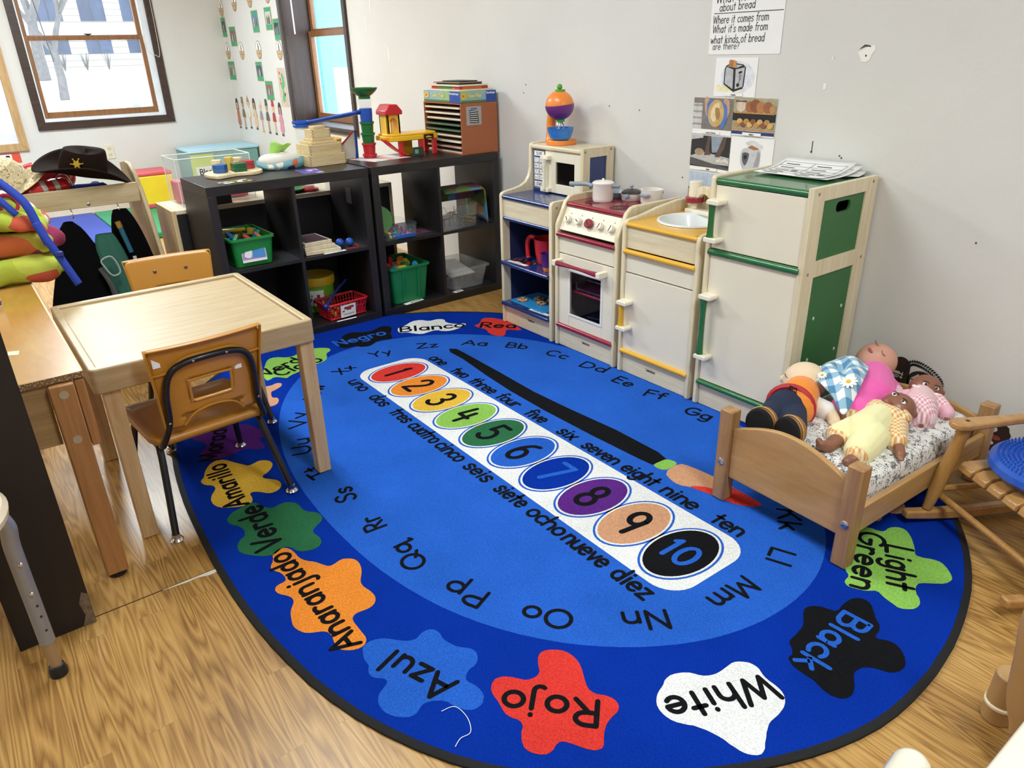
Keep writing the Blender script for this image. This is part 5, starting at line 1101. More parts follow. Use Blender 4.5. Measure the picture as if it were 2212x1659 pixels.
def chunk(b, c, s, k, rnd):
    R = Euler((rnd.uniform(0, 6), rnd.uniform(0, 6), rnd.uniform(0, 6))).to_matrix().to_4x4(); T = Matrix.Translation(c) @ R
    if k == 0: b.box(-s, s, -s * .8, s * .8, -s * .35, s * .35, T)
    elif k == 1: b.lathe([(s * .6, -s * .6), (s * .6, s * .6)], 12, T)
    elif k == 2: b.prism([(-s, -s * .7), (s, -s * .7), (0, s)], -s * .3, s * .3, T)
    else: b.ell((0, 0, 0), (s * .9, s * .55, s * .5), T, 10, 6)
def fill(name, labelf, cat, a, u, z, w, d, layers, size, seed, group, cols=TOYC, kinds=(0, 1, 2, 3)):
    rnd = random.Random(seed); i = 0
    for L, (nx, ny) in enumerate(layers):
        for ix in range(nx):
            for iy in range(ny):
                aa = a - d / 2 + d * (ix + .5) / nx + rnd.uniform(-.1, .1) * d / nx; uu = u - w / 2 + w * (iy + .5) / ny + rnd.uniform(-.1, .1) * w / ny
                b = B(cols[(i * 3 + rnd.randrange(2)) % len(cols)]); chunk(b, SH(aa, uu, z + size * (1.0 + L * 1.35)), size, kinds[rnd.randrange(len(kinds))], rnd)
                tag(obj(name, b, bevel=size * .06), labelf, cat, group); i += 1
# --- shelf nearer the window side (u from U1)
t = bin_box('toy_bin', 'green bin with a picture label, full of coloured foam shapes', 'bin', .18, U1 + .615, .4035, .20, .30, .135, PLG)
T = frame(SH(.032, U1 + .675, .425), (0.01, 1, 0), (-.12, 0, 1))
b = B(PAPER); b.box(0, .115, 0, .088, 0, .0015, T); b.use(plain('label_lilac', '#a98bc4', 0.6)); b.flat([(.002, .012), (.113, .012), (.113, .086), (.002, .086)], .0018, T)
b.use(plain('label_sky', '#4a8fd0', 0.6)); b.flat([(.05, .018), (.108, .014), (.11, .07), (.055, .074)], .0021, T); b.use(PAPER); b.flat(catmull([(.012, .03), (.04, .02), (.05, .05), (.03, .065)], 4, True), .0024, T)
obj('picture_label', b, t)
fill('foam_shape', 'coloured foam shape heaped in the green picture bin', 'toy shape', .18, U1 + .615, .475, .17, .25, [(5, 4), (4, 3)], .022, 3, 'foam shapes in the green bin', kinds=(0, 2))
tag(obj('foam_strip', B(TOYC[2]).tube(catmull([SH(.25, U1 + .70, .545), SH(.2, U1 + .66, .55), SH(.16, U1 + .60, .555)], 5), .008, 8)), 'yellow foam strip lying across the green picture bin', 'toy shape')
for i, (zz, a0, u0, w, d, rot, lab) in enumerate(((.4035, .03, U1 + .365, .18, .20, -.10, 'bottom wooden tray of the small stack, pushed askew'), (.4235, .035, U1 + .365, .16, .20, .0, 'middle wooden tray of the small stack'), (.4435, .04, U1 + .362, .145, .19, .02, 'topmost wooden tray of the small stack, dark board inside'))):
    tt = thing('wooden_tray', lab, 'tray', tuple(SH(a0, u0, zz)), SROT + rot, 'stacked wooden trays')
    obj('frame', B(BIRCHX).box(-d, 0, -.0, .0001 + w, 0, .019), tt, world=False, bevel=.002)
    obj('board', B(plain(('pale_board', 'pale_board', 'plum_board')[i], ('#a7a7a0', '#a7a7a0', '#4a2c3c')[i], 0.5)).box(-d + .012, -.012, .012, w - .012, .0188, .0198), tt, world=False)
tag(obj('paper_slip', B(PAPER).prism([tuple(SH(.02, U1 + .28, 0))[:2], tuple(SH(.03, U1 + .16, 0))[:2], tuple(SH(.006, U1 + .16, 0))[:2], tuple(SH(.004, U1 + .28, 0))[:2]], .4022, .4030)), 'paper slip under the wooden trays', 'paper')
for i, (a, u) in enumerate(((.10, U1 + .150), (.08, U1 + .105), (.25, U1 + .20))):
    tag(obj('lacing_bead', B(TOYC[1]).ell(SH(a, u, .4035 + .021), .021)), ['blue lacing bead between its two neighbours by the wooden trays', 'blue lacing bead nearest the shelf edge, with the red cord', 'blue lacing bead half hidden behind the wooden trays'][i], 'bead', 'blue lacing beads')
tag(obj('bead_string', B(TOYC[0]).tube(catmull([SH(.06, U1 + .085, .412), SH(.03, U1 + .08, .406), SH(.02, U1 + .11, .4055), SH(.03, U1 + .15, .4055)], 6), .0025, 6)), 'red cord trailing from the blue beads', 'cord')
t = bin_box('clear_bin', 'clear shoebox bin with a yellow ball and blocks in the lower cube behind the table', 'bin', .17, U1 + .60, .0445, .22, .28, .12, CLR)
fill('toy_block', 'toy block in the clear shoebox bin behind the table', 'block', .18, U1 + .60, .055, .16, .2, [(4, 3)], .025, 11, 'blocks in the low clear bin')
tag(obj('toy_ball', B(TOYC[2]).ell(SH(.085, U1 + .515, .125), .037)), 'yellow ball resting in the clear shoebox bin', 'ball')
t = thing('toy_bucket', 'lime green bucket with yellow rim and a printed animal label', 'bucket', tuple(SH(.278, U1 + .235, .0445)))
T = Matrix.Translation(SH(.278, U1 + .235, .0445))
LIMB = plain('bucket_lime', '#6fae2f', 0.35); RIMY = plain('bucket_rim', '#c8a21e', 0.35)
obj('bucket', B(LIMB).lathe([(0, .001), (.080, 0), (.084, .008), (.092, .145), (.088, .145), (.08, .01), (0, .006)], 40, T), t)
obj('rim', B(RIMY).lathe([(.0925, .145), (.099, .146), (.101, .16), (.099, .19), (.095, .192), (.093, .16), (.089, .146)], 40, T, False), t)
b = B(PAPER)
def onb(u, v, r): a = -.35 + 1.15 * (u - .5) - .25; return SH(.278, U1 + .235, .0445) + Vector((cos(a) * (r + .008 * v), sin(a) * (r + .008 * v), .04 + .085 * v))
b.grid(lambda u, v: onb(u, v, .0872), 14, 4)
for cu, cv, r in ((.3, .3, .05), (.36, .42, .06), (.48, .32, .07), (.55, .45, .06), (.4, .65, .045), (.72, .6, .09), (.8, .35, .06), (.2, .75, .04)):
    b.use(plain('print_brown', '#6b4a4e' if cu < .6 else '#a89a90', 0.7)); b.grid(lambda u, v: onb(cu + r * 1.6 * (u - .5), cv + r * 3 * (v - .5), .0878), 5, 3)
obj('printed_label', b, t)
# red lattice basket
t = thing('red_basket', 'red plastic lattice basket with an instruments picture card', 'basket', tuple(SH(.105, U1 + .18, .0445)), SROT + .08)
RB = plain('basket_red', '#c01f2b', 0.35)
b = B(RB); w_, d_, h_ = .235, .155, .082
def bring(dw, z): return [(x, y, z) for x, y in rrect(-d_ / 2 - dw, d_ / 2 + dw, -w_ / 2 - dw, w_ / 2 + dw, .02, 4)]
b.tube(bring(.0, h_), .007, 8, True); b.tube(bring(-.012, .006), .006, 8, True); b.tube(bring(-.005, .05), .003, 6, True)
lo, hi = bring(-.012, .006), bring(0, h_)
def edge_pts(P, k):
    L = [0]
    for i in range(len(P)): L.append(L[-1] + (Vector(P[(i + 1) % len(P)]) - Vector(P[i])).length)
    out = []
    for j in range(k):
        s = L[-1] * j / k; i = max(q for q in range(len(P)) if L[q] <= s); f = (s - L[i]) / (L[i + 1] - L[i] + 1e-9)
        out.append(Vector(P[i]).lerp(Vector(P[(i + 1) % len(P)]), f))
    return out
for p, q in zip(edge_pts(lo, 40), edge_pts(hi, 40)): b.tube([p, q], .0036, 6)
b.box(-d_ / 2 + .01, d_ / 2 - .01, -w_ / 2 + .01, w_ / 2 - .01, .001, .005)
obj('lattice', b, t, world=False)
T = frame((.080, -.055, .008), (0, 1, 0), (.10, 0, 1))
b = B(PAPER); b.box(0, .088, 0, .066, 0, .0012, T); b.use(plain('print_red', '#a8382e', 0.7))
for q in ((.02, .05, .042, .056), (.035, .062, .036, .046), (.05, .076, .045, .058)): b.flat([(q[0], q[2]), (q[1], q[2]), (q[1], q[3]), (q[0], q[3])], .0015, T)
b.use(INK); b.flat([(.008, .03), (.02, .03), (.024, .036), (.01, .036)], .0015, T); write(b, 'instruments', T @ Matrix.Translation((.014, .012, 0)), .008, .062, .16, .0016)
obj('picture_card', b, t, world=False)
fill('toy_instrument', 'small coloured instrument in the red lattice basket', 'toy instrument', .105, U1 + .18, .05, .17, .11, [(3, 4)], .02, 17, 'instruments in the red basket')
tag(obj('toy_drumstick', B(plain('navy_plastic', '#1c2c7c', 0.35)).tube([SH(.03, U1 + .30, .128), SH(.09, U1 + .22, .17), SH(.15, U1 + .12, .21)], [.007, .006, .006], 8).ell(SH(.03, U1 + .30, .128), .016)), 'dark blue stick lying across the red basket and lime bucket', 'drumstick')
tag(obj('paper_strip', B(PAPER).prism([tuple(SH(.012, U1 + .26, 0))[:2], tuple(SH(.012, U1 + .15, 0))[:2], tuple(SH(.0, U1 + .15, 0))[:2], tuple(SH(.0, U1 + .26, 0))[:2]], .0436, .0446)), 'white strip in front of the red basket', 'label')
# --- shelf against the wall (u from 0)
t = bin_box('clear_tray', 'clear low tray of small coloured counters and a green lid', 'bin', .13, .635, .4035, .20, .22, .075, CLR2, flare=.002, rim=.002)
fill('counter_toy', 'small bright counter in the clear low tray', 'counter', .12, .63, .406, .15, .18, [(6, 6), (4, 5)], .0125, 23, 'counters in the clear low tray', kinds=(1, 3, 3))
tag(obj('toy_mat_piece', B(TOYC[1]).box(-.05, .05, -.09, .02, 0, .015, Matrix.Translation(SH(.07, .575, .408)))), 'flat blue piece at the front of the clear low tray', 'toy')
tag(obj('bucket_lid', B(plain('lid_green', '#4f9a3a', 0.4)).lathe([(.0, 0), (.068, 0), (.075, .006), (.07, .011), (0, .008)], 32, Matrix.Translation(SH(.16, .69, .4915)) @ Matrix.Rotation(radians(68), 4, 'Y') @ Matrix.Rotation(.2, 4, 'X'))), 'round green lid leaning in the clear low tray', 'lid')
tag(obj('flat_card', B(splotches('plum_picture', [(0, '#24202e'), (.4, '#4a2a52'), (.75, '#7a3040')], 30, .5)).prism([tuple(SH(a, u, 0))[:2] for a, u in ((.06, .53), (.06, .43), (.17, .42), (.17, .52))], .4025, .4035)), 'dark purple picture card beside the clear tray', 'card')
t = bin_box('green_crate', 'tall green tote full of plastic building toys', 'bin', .165, .60, .0445, .235, .28, .205, PLG2, flare=.018)
b = B(PLG2)
for y in (-.05, .045): b.prism([(-.004, .015), (.004, .015), (.004, .185), (-.004, .185)], 0, .006, frame((.127 + .001, y, 0), (0, 1, 0), (.065, 0, 1)))
obj('rib', b, t, world=False)
fill('building_toy', 'coloured plastic building piece in the tall green tote', 'toy', .17, .60, .165, .19, .24, [(4, 4), (3, 3)], .028, 29, 'building pieces in the green tote', kinds=(0, 1, 1, 3))
tag(obj('toy_tube', B(TOYC[2]).cyl(SH(.06, .66, .235), SH(.075, .60, .23), .017, n=18)), 'yellow plastic tube on top of the green tote toys', 'toy')
def strip_label(name, label, a, u, z, w):
    t = thing(name, label, 'label', tuple(SH(a, u, z)), SROT + .16)
    b = B(PAPER); b.box(0, .03, 0, w, 0, .0012); b.use(plain('print_red', '#a8382e')); b.box(.012, .024, w * .3, w * .45, .0012, .0014); b.use(INK)
    for k in range(5): b.box(.008, .02, w * (.5 + k * .08), w * (.55 + k * .08), .0012, .0014)
    obj('card', b, t, world=False)
strip_label('shelf_label', 'paper label lying before the tall green tote', .03, .66, .0435, .125)
strip_label('shelf_label', 'small paper label lying before the cloudy storage box', .03, .335, .0435, .062)
t = bin_box('storage_box', 'cloudy clear storage box in the lower cube nearest the wall', 'bin', .17, .21, .0445, .25, .30, .125, clear('cloudy_plastic', '#b4b8ba', 0.26, 0.3), flare=.02, rim=.012)
tag(obj('picture_board', B(PAPER).box(-.12, .10, -.08, .09, 0, .004, Matrix.Translation(SH(.16, .24, .135)) @ Matrix.Rotation(.18, 4, 'Y'))), 'white board lying in the cloudy storage box', 'board')
fill('puzzle_piece', 'dark toy piece in the cloudy storage box', 'toy', .17, .2, .055, .17, .2, [(3, 3)], .024, 37, 'pieces in the cloudy box', cols=[plain('dim_grey', '#5b5654', .6), plain('dim_red', '#6b2a2e', .6), plain('dim_black', '#2c2a2c', .6)])
t = bin_box('clear_tub', 'clear tub of toy dinosaurs in the upper cube nearest the wall', 'bin', .13, .258, .4035, .23, .24, .125, CLR2, flare=.004, rim=.003)
def dinosaur(label, a, u, z, rz, s, mat):
    t0 = thing('toy_dinosaur', label, 'toy dinosaur', tuple(SH(a, u, z)), rz, 'dinosaurs in the clear tub')
    b = B(mat)
    b.tube(catmull([(-.5, 0, .2), (-.35, .02, .22), (-.15, 0, .32), (.1, 0, .36), (.3, 0, .5), (.4, 0, .72), (.52, 0, .75), (.62, 0, .7)], 4), [s * q for q in (.2, .3, .6, .9, 1.1, 1.4, 1.6, 1.8, 1.9, 1.9, 1.8, 1.7, 1.5, 1.3, 1.15, 1.0, .9, .85, .8, .8, .85, .95, 1.0, .95, .9, .8, .65, .5, .4)], 8)
    o = b
    for x, y in ((-.1, .08), (-.1, -.08), (.14, .08), (.14, -.08)): b.tube([(x, y, .32), (x + .02, y * 1.3, .16), (x, y * 1.3, 0)], [s * .8, s * .6, s * .5], 6)
    for v in b.bm.verts: v.co = Vector((v.co.x, v.co.y, v.co.z)) * (s * 10)
    obj('body', b, t0, world=False)
for i, (a, u, z, r, s, c, l) in enumerate(((.09, .31, .405, 1.2, .0125, '#5b3a52', 'purple toy dinosaur nearest the divider in the clear tub'), (.11, .245, .43, .4, .014, '#b98a2a', 'mustard toy dinosaur rearing up from the clear tub'), (.07, .215, .405, 2.4, .012, '#5d5a30', 'olive toy dinosaur at the front of the clear tub'), (.17, .2, .41, -.6, .013, '#7a5a34', 'brown toy dinosaur at the back of the clear tub'), (.17, .32, .41, 3.0, .012, '#3f4a2c', 'dark green toy dinosaur behind the purple one in the clear tub'), (.10, .275, .44, -1.4, .010, '#8a7a3c', 'tan toy dinosaur lying over the others in the clear tub'))):
    dinosaur(l, a, u, z, r, s, plain('dino_%d' % i, c, .5))
tag(obj('toy_rope', B(plain('rope', '#7d6a46', .9)).tube([SH(.03 + .03 * sin(k * .9) ** 2, .19 + .045 * cos(k * .63), .412 + .0022 * k) for k in range(26)], .005, 6)), 'coil of tan rope at the front of the clear dinosaur tub', 'rope')
MATP = splotches('landscape_mat', [(0, '#4a5a30'), (.35, '#5f6f3a'), (.55, '#8a6a4a'), (.72, '#6a3a4a'), (.86, '#4a7a9a')], 12, .9)
rm = thing('rolled_playmat', 'rolled landscape play mat standing over the dinosaur tub', 'playmat', tuple(SH(.25, .2, .40)))
b = B(MATP)
pts = catmull([(.24, .36, .58), (.2, .30, .605), (.19, .2, .615), (.2, .10, .605), (.16, .075, .585), (.10, .07, .56), (.07, .075, .48), (.08, .085, .405)], 6)
vs = []
nn = len(pts)
b.grid(lambda u, v: SH(.02 + .2 * u + .0 * v, .085 + .26 * (1 - min(v / .55, 1)) - (.012 * sin(u * 6) if v > .55 else 0) - .015 * max(0, (v - .55) / .45), .60 + .02 * sin(u * pi) - (0 if v < .55 else .195 * ((v - .55) / .45) ** 1.0) ) , 8, 20)
obj('draped_end', b, rm, solid=.006)
b = B(MATP); b.tube([SH(.15, .10, .575), SH(.15, .345, .575)], .04, 18); obj('roll', b, rm)
b = B(plain('mat_stripe', '#6a9ab8', .8))
for r in (.012, .024, .035): b.tube([SH(.15 + r * cos(k), .097, .575 + r * sin(k)) for k in [q * .35 for q in range(18)]], .003, 5, True)
obj('rolled_edge', b, rm)

# ------------------------------------------------------------------ on top of the shelves
ZT = .7905
PB = wood('puzzle_birch', '#e6d5ae', '#cdb588', .5, 'x', 5)
tb = thing('shape_board', 'scalloped wooden stacking board at the end of the shelf top', 'puzzle board', (4.25, -1.42, ZT))
outl = catmull([(4.36, -1.50), (4.35, -1.53), (4.27, -1.55), (4.2, -1.53), (4.165, -1.48), (4.175, -1.42), (4.17, -1.36), (4.2, -1.30), (4.27, -1.28), (4.33, -1.31), (4.345, -1.36), (4.33, -1.42)], 5, True)
obj('board', B(PB).prism(outl, ZT, ZT + .018), tb, bevel=.004)
obj('peg', B(PB).cyl((4.24, -1.485, ZT + .018), (4.24, -1.485, ZT + .06), .006).cyl((4.26, -1.405, ZT + .018), (4.26, -1.405, ZT + .06), .006), tb)
BC = [plain('block_blue', '#2a5a9a', .45), plain('block_green', '#1f5a34', .45), plain('block_red', '#a42a34', .45), PB, plain('block_yellow', '#d8b24a', .45)]
def sblock(label, x, y, z, r, h, n, mat, rot=.3):
    tag(obj('stacking_block', B(mat).prism([(x + r * cos(rot + 2 * pi * k / n), y + r * sin(rot + 2 * pi * k / n)) for k in range(n)], z, z + h), bevel=.0015), label, 'block', 'blocks on the scalloped board')
zb = ZT + .0185
sblock('lower blue six sided block on the scalloped board', 4.27, -1.478, zb, .034, .0185, 6, BC[0]); sblock('upper blue six sided block on the scalloped board', 4.27, -1.478, zb + .019, .034, .0185, 6, BC[0])
sblock('lower green square block on the scalloped board', 4.285, -1.395, zb, .043, .0185, 4, BC[1], .75); sblock('upper green square block on the scalloped board', 4.285, -1.395, zb + .019, .043, .0185, 4, BC[1], .75)
sblock('lower red block on the scalloped board', 4.225, -1.335, zb, .036, .0185, 8, BC[2]); sblock('upper red block on the scalloped board', 4.225, -1.335, zb + .019, .036, .0185, 8, BC[2])
sblock('plain wooden block behind the blue ones', 4.20, -1.47, zb, .03, .05, 4, BC[3]); sblock('yellow round cap block on the scalloped board', 4.215, -1.415, zb, .019, .06, 16, BC[4]); sblock('plain wooden round block on the scalloped board', 4.19, -1.37, zb, .026, .052, 16, BC[3])
tag(obj('taped_card', B(splotches('mustard_print', [(0, '#3a3a34'), (.3, '#c9a83a'), (.55, '#e8e2cc'), (.8, '#55534c')], 50, .3)).prism([(4.45, -1.555), (4.515, -1.54), (4.505, -1.395), (4.43, -1.42)], ZT - .0002, ZT + .0006)), 'picture label taped on the shelf top by the scalloped board', 'label')
tag(obj('taped_card', B(splotches('violet_print', [(0, '#4a3f9a'), (.5, '#6a5fc0'), (.85, '#b8a8e0')], 22, .3)).prism([(4.337, -1.143), (4.50, -1.16), (4.505, -1.06), (4.353, -1.044)], ZT - .0002, ZT + .0006)), 'violet card taped on the shelf top before the wooden boxes', 'label')
# tissue cover
ti = thing('tissue_cover', 'soft white and teal tissue cover printed with little cars', 'tissue box cover', (4.2, -1.16, ZT))
def pillow(b, cx, cy, cz, rx, ry, rz_, p=2.6, rot=0.0, n=26, m=14):
    def f(u, v):
        a = 2 * pi * u; e = (v - .5) * pi
        sg = lambda q, k: math.copysign(abs(q) ** k, q)
        x = rx * sg(cos(a), 2 / p) * sg(cos(e), .5); y = ry * sg(sin(a), 2 / p) * sg(cos(e), .5); z = rz_ * sg(sin(e), .85) + .006 * sin(3 * a) * (v > .5) * (v - .5)
        return (cx + x * cos(rot) - y * sin(rot), cy + x * sin(rot) + y * cos(rot), cz + z)
    b.grid(f, n, m, True)
b = B(plain('cover_white', '#cfcac0', .9, bump=.3, bscale=60)); pillow(b, 4.20, -1.155, ZT + .036, .076, .110, .035, rot=.08); obj('cushion', b, ti)
b = B(splotches('car_print', [(0, '#7fb3bd'), (.55, '#7fb3bd'), (.7, '#e8e2d4'), (.85, '#2f3a55'), (.93, '#d86a3a')], 34, .9))
def band(u, v):
    a = 2 * pi * u; sg = lambda q, k: math.copysign(abs(q) ** k, q); r = 1.0 + .05 * sin(v * pi); r *= .93 + .07 * min(1, v * 3)
    x = .079 * r * sg(cos(a), .77); y = .113 * r * sg(sin(a), .77); c, s = cos(.08), sin(.08)
    return (4.20 + x * c - y * s, -1.155 + x * s + y * c, ZT + .001 + .040 * v + .012 * v * sin(2 * a))
b.grid(band, 40, 6, True); obj('printed_band', b, ti)
b = B(plain('tissue_green', '#a9db6a', .9)); b.grid(lambda u, v: (4.17 + .012 * sin(u * 5) + .02 * v, -1.165 + (.035 + .02 * v) * (u - .5) * 2 + .03 * v, ZT + .06 + .065 * v - .02 * u * v + .006 * sin(u * 9)), 12, 8); obj('tissue', b, ti, solid=.001)
# stacked wooden boxes
BX = wood('box_birch', '#dcc79c', '#bfa473', .55, 'y', 5)
zc = ZT
for i, (w, h, lab) in enumerate(((.208, .054, 'lowest and widest dovetailed wooden box of the tower'), (.186, .050, 'second dovetailed wooden box of the tower from below'), (.150, .013, 'wide thin wooden lid in the middle of the box tower'), (.118, .013, 'narrow thin wooden lid below the small box'), (.104, .042, 'small dovetailed wooden box high on the tower'), (.066, .013, 'small wooden lid on the very top of the tower'))):
    bt_ = thing('wooden_box', lab, 'wooden box', (4.225, -.952, zc), .11, 'tower of nesting wooden boxes')
    dd = w * .74
    obj('box', B(BX).box(-dd / 2, dd / 2, -w / 2, w / 2, 0, h), bt_, world=False, bevel=.0015)
    if h > .03:
        b = B(plain('dovetail_end', '#9c8054', .7)); k = max(3, int(h / .011))
        for sy in (-1, 1):
            for q in range(k):
                z0_ = h * (q + .2) / k
                b.box(dd / 2 - .0005, dd / 2 + .0006, sy * (w / 2 - .004) - .003, sy * (w / 2 - .004) + .003, z0_, z0_ + h / k * .5)
                b.box(dd / 2 - .008, dd / 2 - .001, sy * (w / 2) - .0007, sy * w / 2 + .0007, z0_ + h / k * .5, z0_ + h / k * .95)
        obj('dovetails', b, bt_, world=False)
    zc += h + .0006
# paper under the marble tower
tag(obj('activity_sheet', B(splotches('pink_print', [(0, '#f0e0d8'), (.5, '#e8c8c0'), (.7, '#c9dcea'), (.88, '#e89a8a')], 26, .6)).prism([(4.185, -.775), (4.375, -.72), (4.34, -.485), (4.16, -.52)], ZT, ZT + .0012)), 'pale pink printed sheet under the marble run tower', 'paper')
# marble run
mr = thing('marble_run', 'tall toy marble run tower with green funnel and blue chute', 'marble run', (4.215, -.665, ZT + .0014))
cx, cy, cz = 4.215, -.665, ZT + .0014
def seg(mat, z0_, z1_, r0, r1, name, lip=True):
    b = B(mat); T = Matrix.Translation((cx, cy, cz))
    pr_ = [(r0, z0_), (r1, z1_ - .012)]
    pr_ += [(r1 + .0045, z1_ - .010), (r1 + .0045, z1_), (r1, z1_)] if lip else [(r1, z1_)]
    b.lathe(pr_, 28, T); return obj(name, b, mr)
MRR, MRG, MRB = plain('run_red', '#b8242c', .3), plain('run_green', '#1c6a34', .3), plain('run_blue', '#1e4fb0', .3)
CT = clear('run_clear', '#d4dce4', .2, .05)
seg(MRR, 0, .022, .034, .034, 'base_ring'); seg(MRR, .022, .078, .030, .034, 'tube'); seg(MRG, .078, .13, .030, .0335, 'tube'); seg(MRG, .13, .186, .030, .0335, 'tube'); seg(MRB, .186, .252, .031, .0335, 'tube', False); seg(CT, .252, .298, .029, .034, 'tube', False)
obj('funnel', B(MRG).lathe([(.031, .298), (.031, .312), (.042, .318), (.062, .335), (.070, .345), (.072, .352), (.069, .352), (.06, .34), (.04, .325), (.02, .32)], 32, Matrix.Translation((cx, cy, cz)), False), mr)
p_, q_ = Vector((4.205, -.69, cz + .245)), Vector((4.06, -.945, ZT + .20))
dv = (q_ - p_).normalized(); sd = dv.cross(Vector((0, 0, 1))).normalized()
b = B(MRB); b.grid(lambda u, v: p_.lerp(q_, v) + sd * (.021 * cos(pi * u)) + Vector((0, 0, -.02 * sin(pi * u))), 9, 10); obj('chute', b, mr, solid=.004)
c2 = Vector((4.05, -.965, .6365)); T2 = Matrix.Translation(c2)
obj('tube', B(CT).lathe([(.030, .02), (.034, .33)], 26, T2, False), mr); obj('collar', B(MRB).lathe([(.036, .325), (.041, .327), (.041, .338), (.037, .342), (.041, .345), (.041, .356), (.036, .358), (.034, .34)], 28, T2, False), mr)
obj('foot', B(MRR).lathe([(.05, 0), (.05, .01), (.033, .02), (.03, .02)], 26, T2), mr)
RY = plain('run_yellow', '#e8b81e', .3)
obj('spiral_bowl', B(RY).lathe([(.03, .21), (.06, .215), (.085, .24), (.090, .26), (.086, .26), (.078, .238), (.05, .222), (.03, .216)], 36, Matrix.Translation((4.06, -.845, .6365)), False), mr)
obj('bowl_post', B(CT).cyl((4.06, -.845, .6365), (4.06, -.845, .848), .03, n=20), mr)
# wooden ramp with blue edge
rp = thing('ramp_board', 'white and blue slanted ramp board leaning behind the marble tower', 'ramp', (4.05, -.74, .6365))
T = frame((4.055, -.83, .6365), (0, 1, 0), (0, 0, 1))
obj('board', B(plain('ramp_white', '#d8d2c4', .6)).prism([(0, .16), (.15, .285), (.165, .24), (.16, 0), (.10, 0), (.01, .14)], 0, .02, T), rp, bevel=.002)
obj('edge_strip', B(MRB).prism([(.13, 0), (.16, 0), (.166, .27), (.152, .285), (.15, .18)], -.004, .026, T), rp, bevel=.002)
obj('red_strip', B(MRR).prism([(.0, .165), (.145, .29), (.148, .283), (.003, .155)], .02, .023, T), rp)
# toy garage
GY, GR = plain('garage_yellow', '#edb71c', .35, coat=.2), plain('garage_red', '#cf2026', .35, coat=.2)
ga = thing('toy_garage', 'yellow and red toy garage with ramp and roofed lift tower', 'toy garage', (4.24, -.42, ZT))
b = B(GY)
dk = [(4.17, -.60)] + arc(4.235, -.56, .05, .04, 200, 270, 4) + [(4.31, -.58), (4.325, -.50), (4.325, -.33)] + arc(4.28, -.31, .045, .03, 0, 90, 4) + [(4.18, -.275), (4.165, -.3)]
b.prism(dk, ZT + .082, ZT + .108); b.prism([(x * .93 + 4.245 * .07, y * .93 - .43 * .07) for x, y in dk], ZT + .108, ZT + .118)
obj('deck', b, ga, bevel=.004)
for x, y in ((4.30, -.52), (4.31, -.40), (4.31, -.315), (4.19, -.3), (4.19, -.45)): obj('leg', B(GR).box(x - .011, x + .011, y - .011, y + .011, ZT, ZT + .082), ga, bevel=.002)
T = frame((4.3262, -.388, ZT + .084), (0, 1, 0), (0, 0, 1))
b = B(BLK); b.box(0, .062, 0, .024, 0, .001, T); b.use(GY); b.flat(catmull([(.012, .008), (.02, .014), (.032, .015), (.048, .01), (.05, .007)], 3, True), .0014, T); obj('car_emblem', b, ga)
b = B(GY)
TW = frame((4.20, -.56, ZT + .10), (0, 1, 0), (0, 0, 1))
arch_ = [(-.0, 0), (0, .115), (.078, .115), (.078, 0), (.064, 0)] + arc(.039, .062, .025, .035, 0, 180, 10) + [(.014, 0)]
b.prism(arch_, -.045, -.033, TW); b.prism(arch_, .033, .045, TW); b.box(0, .012, 0, .115, -.045, .045, TW); b.box(.066, .078, .0, .115, -.045, .045, TW)
obj('tower', b, ga, bevel=.002)
b = B(GR); b.prism([(-.012, .112), (-.012, .132), (.016, .165), (.062, .165), (.092, .132), (.092, .112)], -.055, .055, TW); obj('roof', b, ga, bevel=.004)
b = B(GR); b.grid(lambda u, v: (4.27 + .05 * u, -.62 + .14 * v + .02 * sin(pi * u), ZT + .088 * (1 - v) ** 1.6 + .004 + .006 * (abs(u - .5) * 2) ** 3), 8, 14); obj('ramp', b, ga, solid=.006)
b = B(plain('pump_dark', '#33453a', .5)); b.box(4.315, 4.33, -.46, -.40, ZT, ZT + .045); b.use(plain('pump_screen', '#8aa48a', .4)); b.box(4.33, 4.332, -.452, -.43, ZT + .012, ZT + .034); obj('fuel_pump', b, ga, bevel=.002)
b = B(plain('back_yellow', '#d8a81a', .4)); b.box(4.20, 4.215, -.47, -.40, ZT, ZT + .08); obj('back_wall', b, ga)
# brown literature sorter with trays
so = thing('paper_sorter', 'brown cardboard sorter filled with boards, on the shelf end by the wall', 'sorter', (4.31, -.14, ZT))
CB = plain('brown_board', '#a5603c', .75, var=.03); CBI = plain('brown_board_inside', '#7d5535', .8)
sx0, sx1, sy0, sy1, sz = 4.125, 4.503, -.256, -.018, .262
obj('case', B(CB).box(sx0, sx1, sy1 - .006, sy1, ZT, ZT + sz).box(sx0, sx0 + .006, sy0, sy1 - .006, ZT, ZT + sz).box(sx1 - .006, sx1, sy0, sy1 - .006, ZT, ZT + sz).box(sx0 + .006, sx1 - .006, sy0, sy1 - .006, ZT + sz - .006, ZT + sz).box(sx0 + .006, sx1 - .006, sy0, sy1 - .006, ZT, ZT + .005), so, bevel=.001)
b = B(CBI)
for k in range(1, 9): b.box(sx0 + .0062, sx1 - .0062, sy0 + .004, sy1 - .0065, ZT + k * sz / 9.1, ZT + k * sz / 9.1 + .0018)
obj('divider', b, so)
T = frame((sx1 + .0006, -.222, ZT + .15), (0, 1, 0), (0, .02, 1))
b = B(plain('photo_grey', '#a6a49c', .5)); b.box(0, .098, 0, .095, 0, .001, T); b.use(plain('photo_dark', '#3c3a36', .5)); b.flat([(.022, .012), (.08, .008), (.076, .075), (.02, .078)], .0013, T)
b.use(PAPER)
for k in range(6): b.flat([(.024, .018 + k * .010), (.074, .014 + k * .0112), (.074, .017 + k * .0112), (.024, .021 + k * .010)], .0016, T)
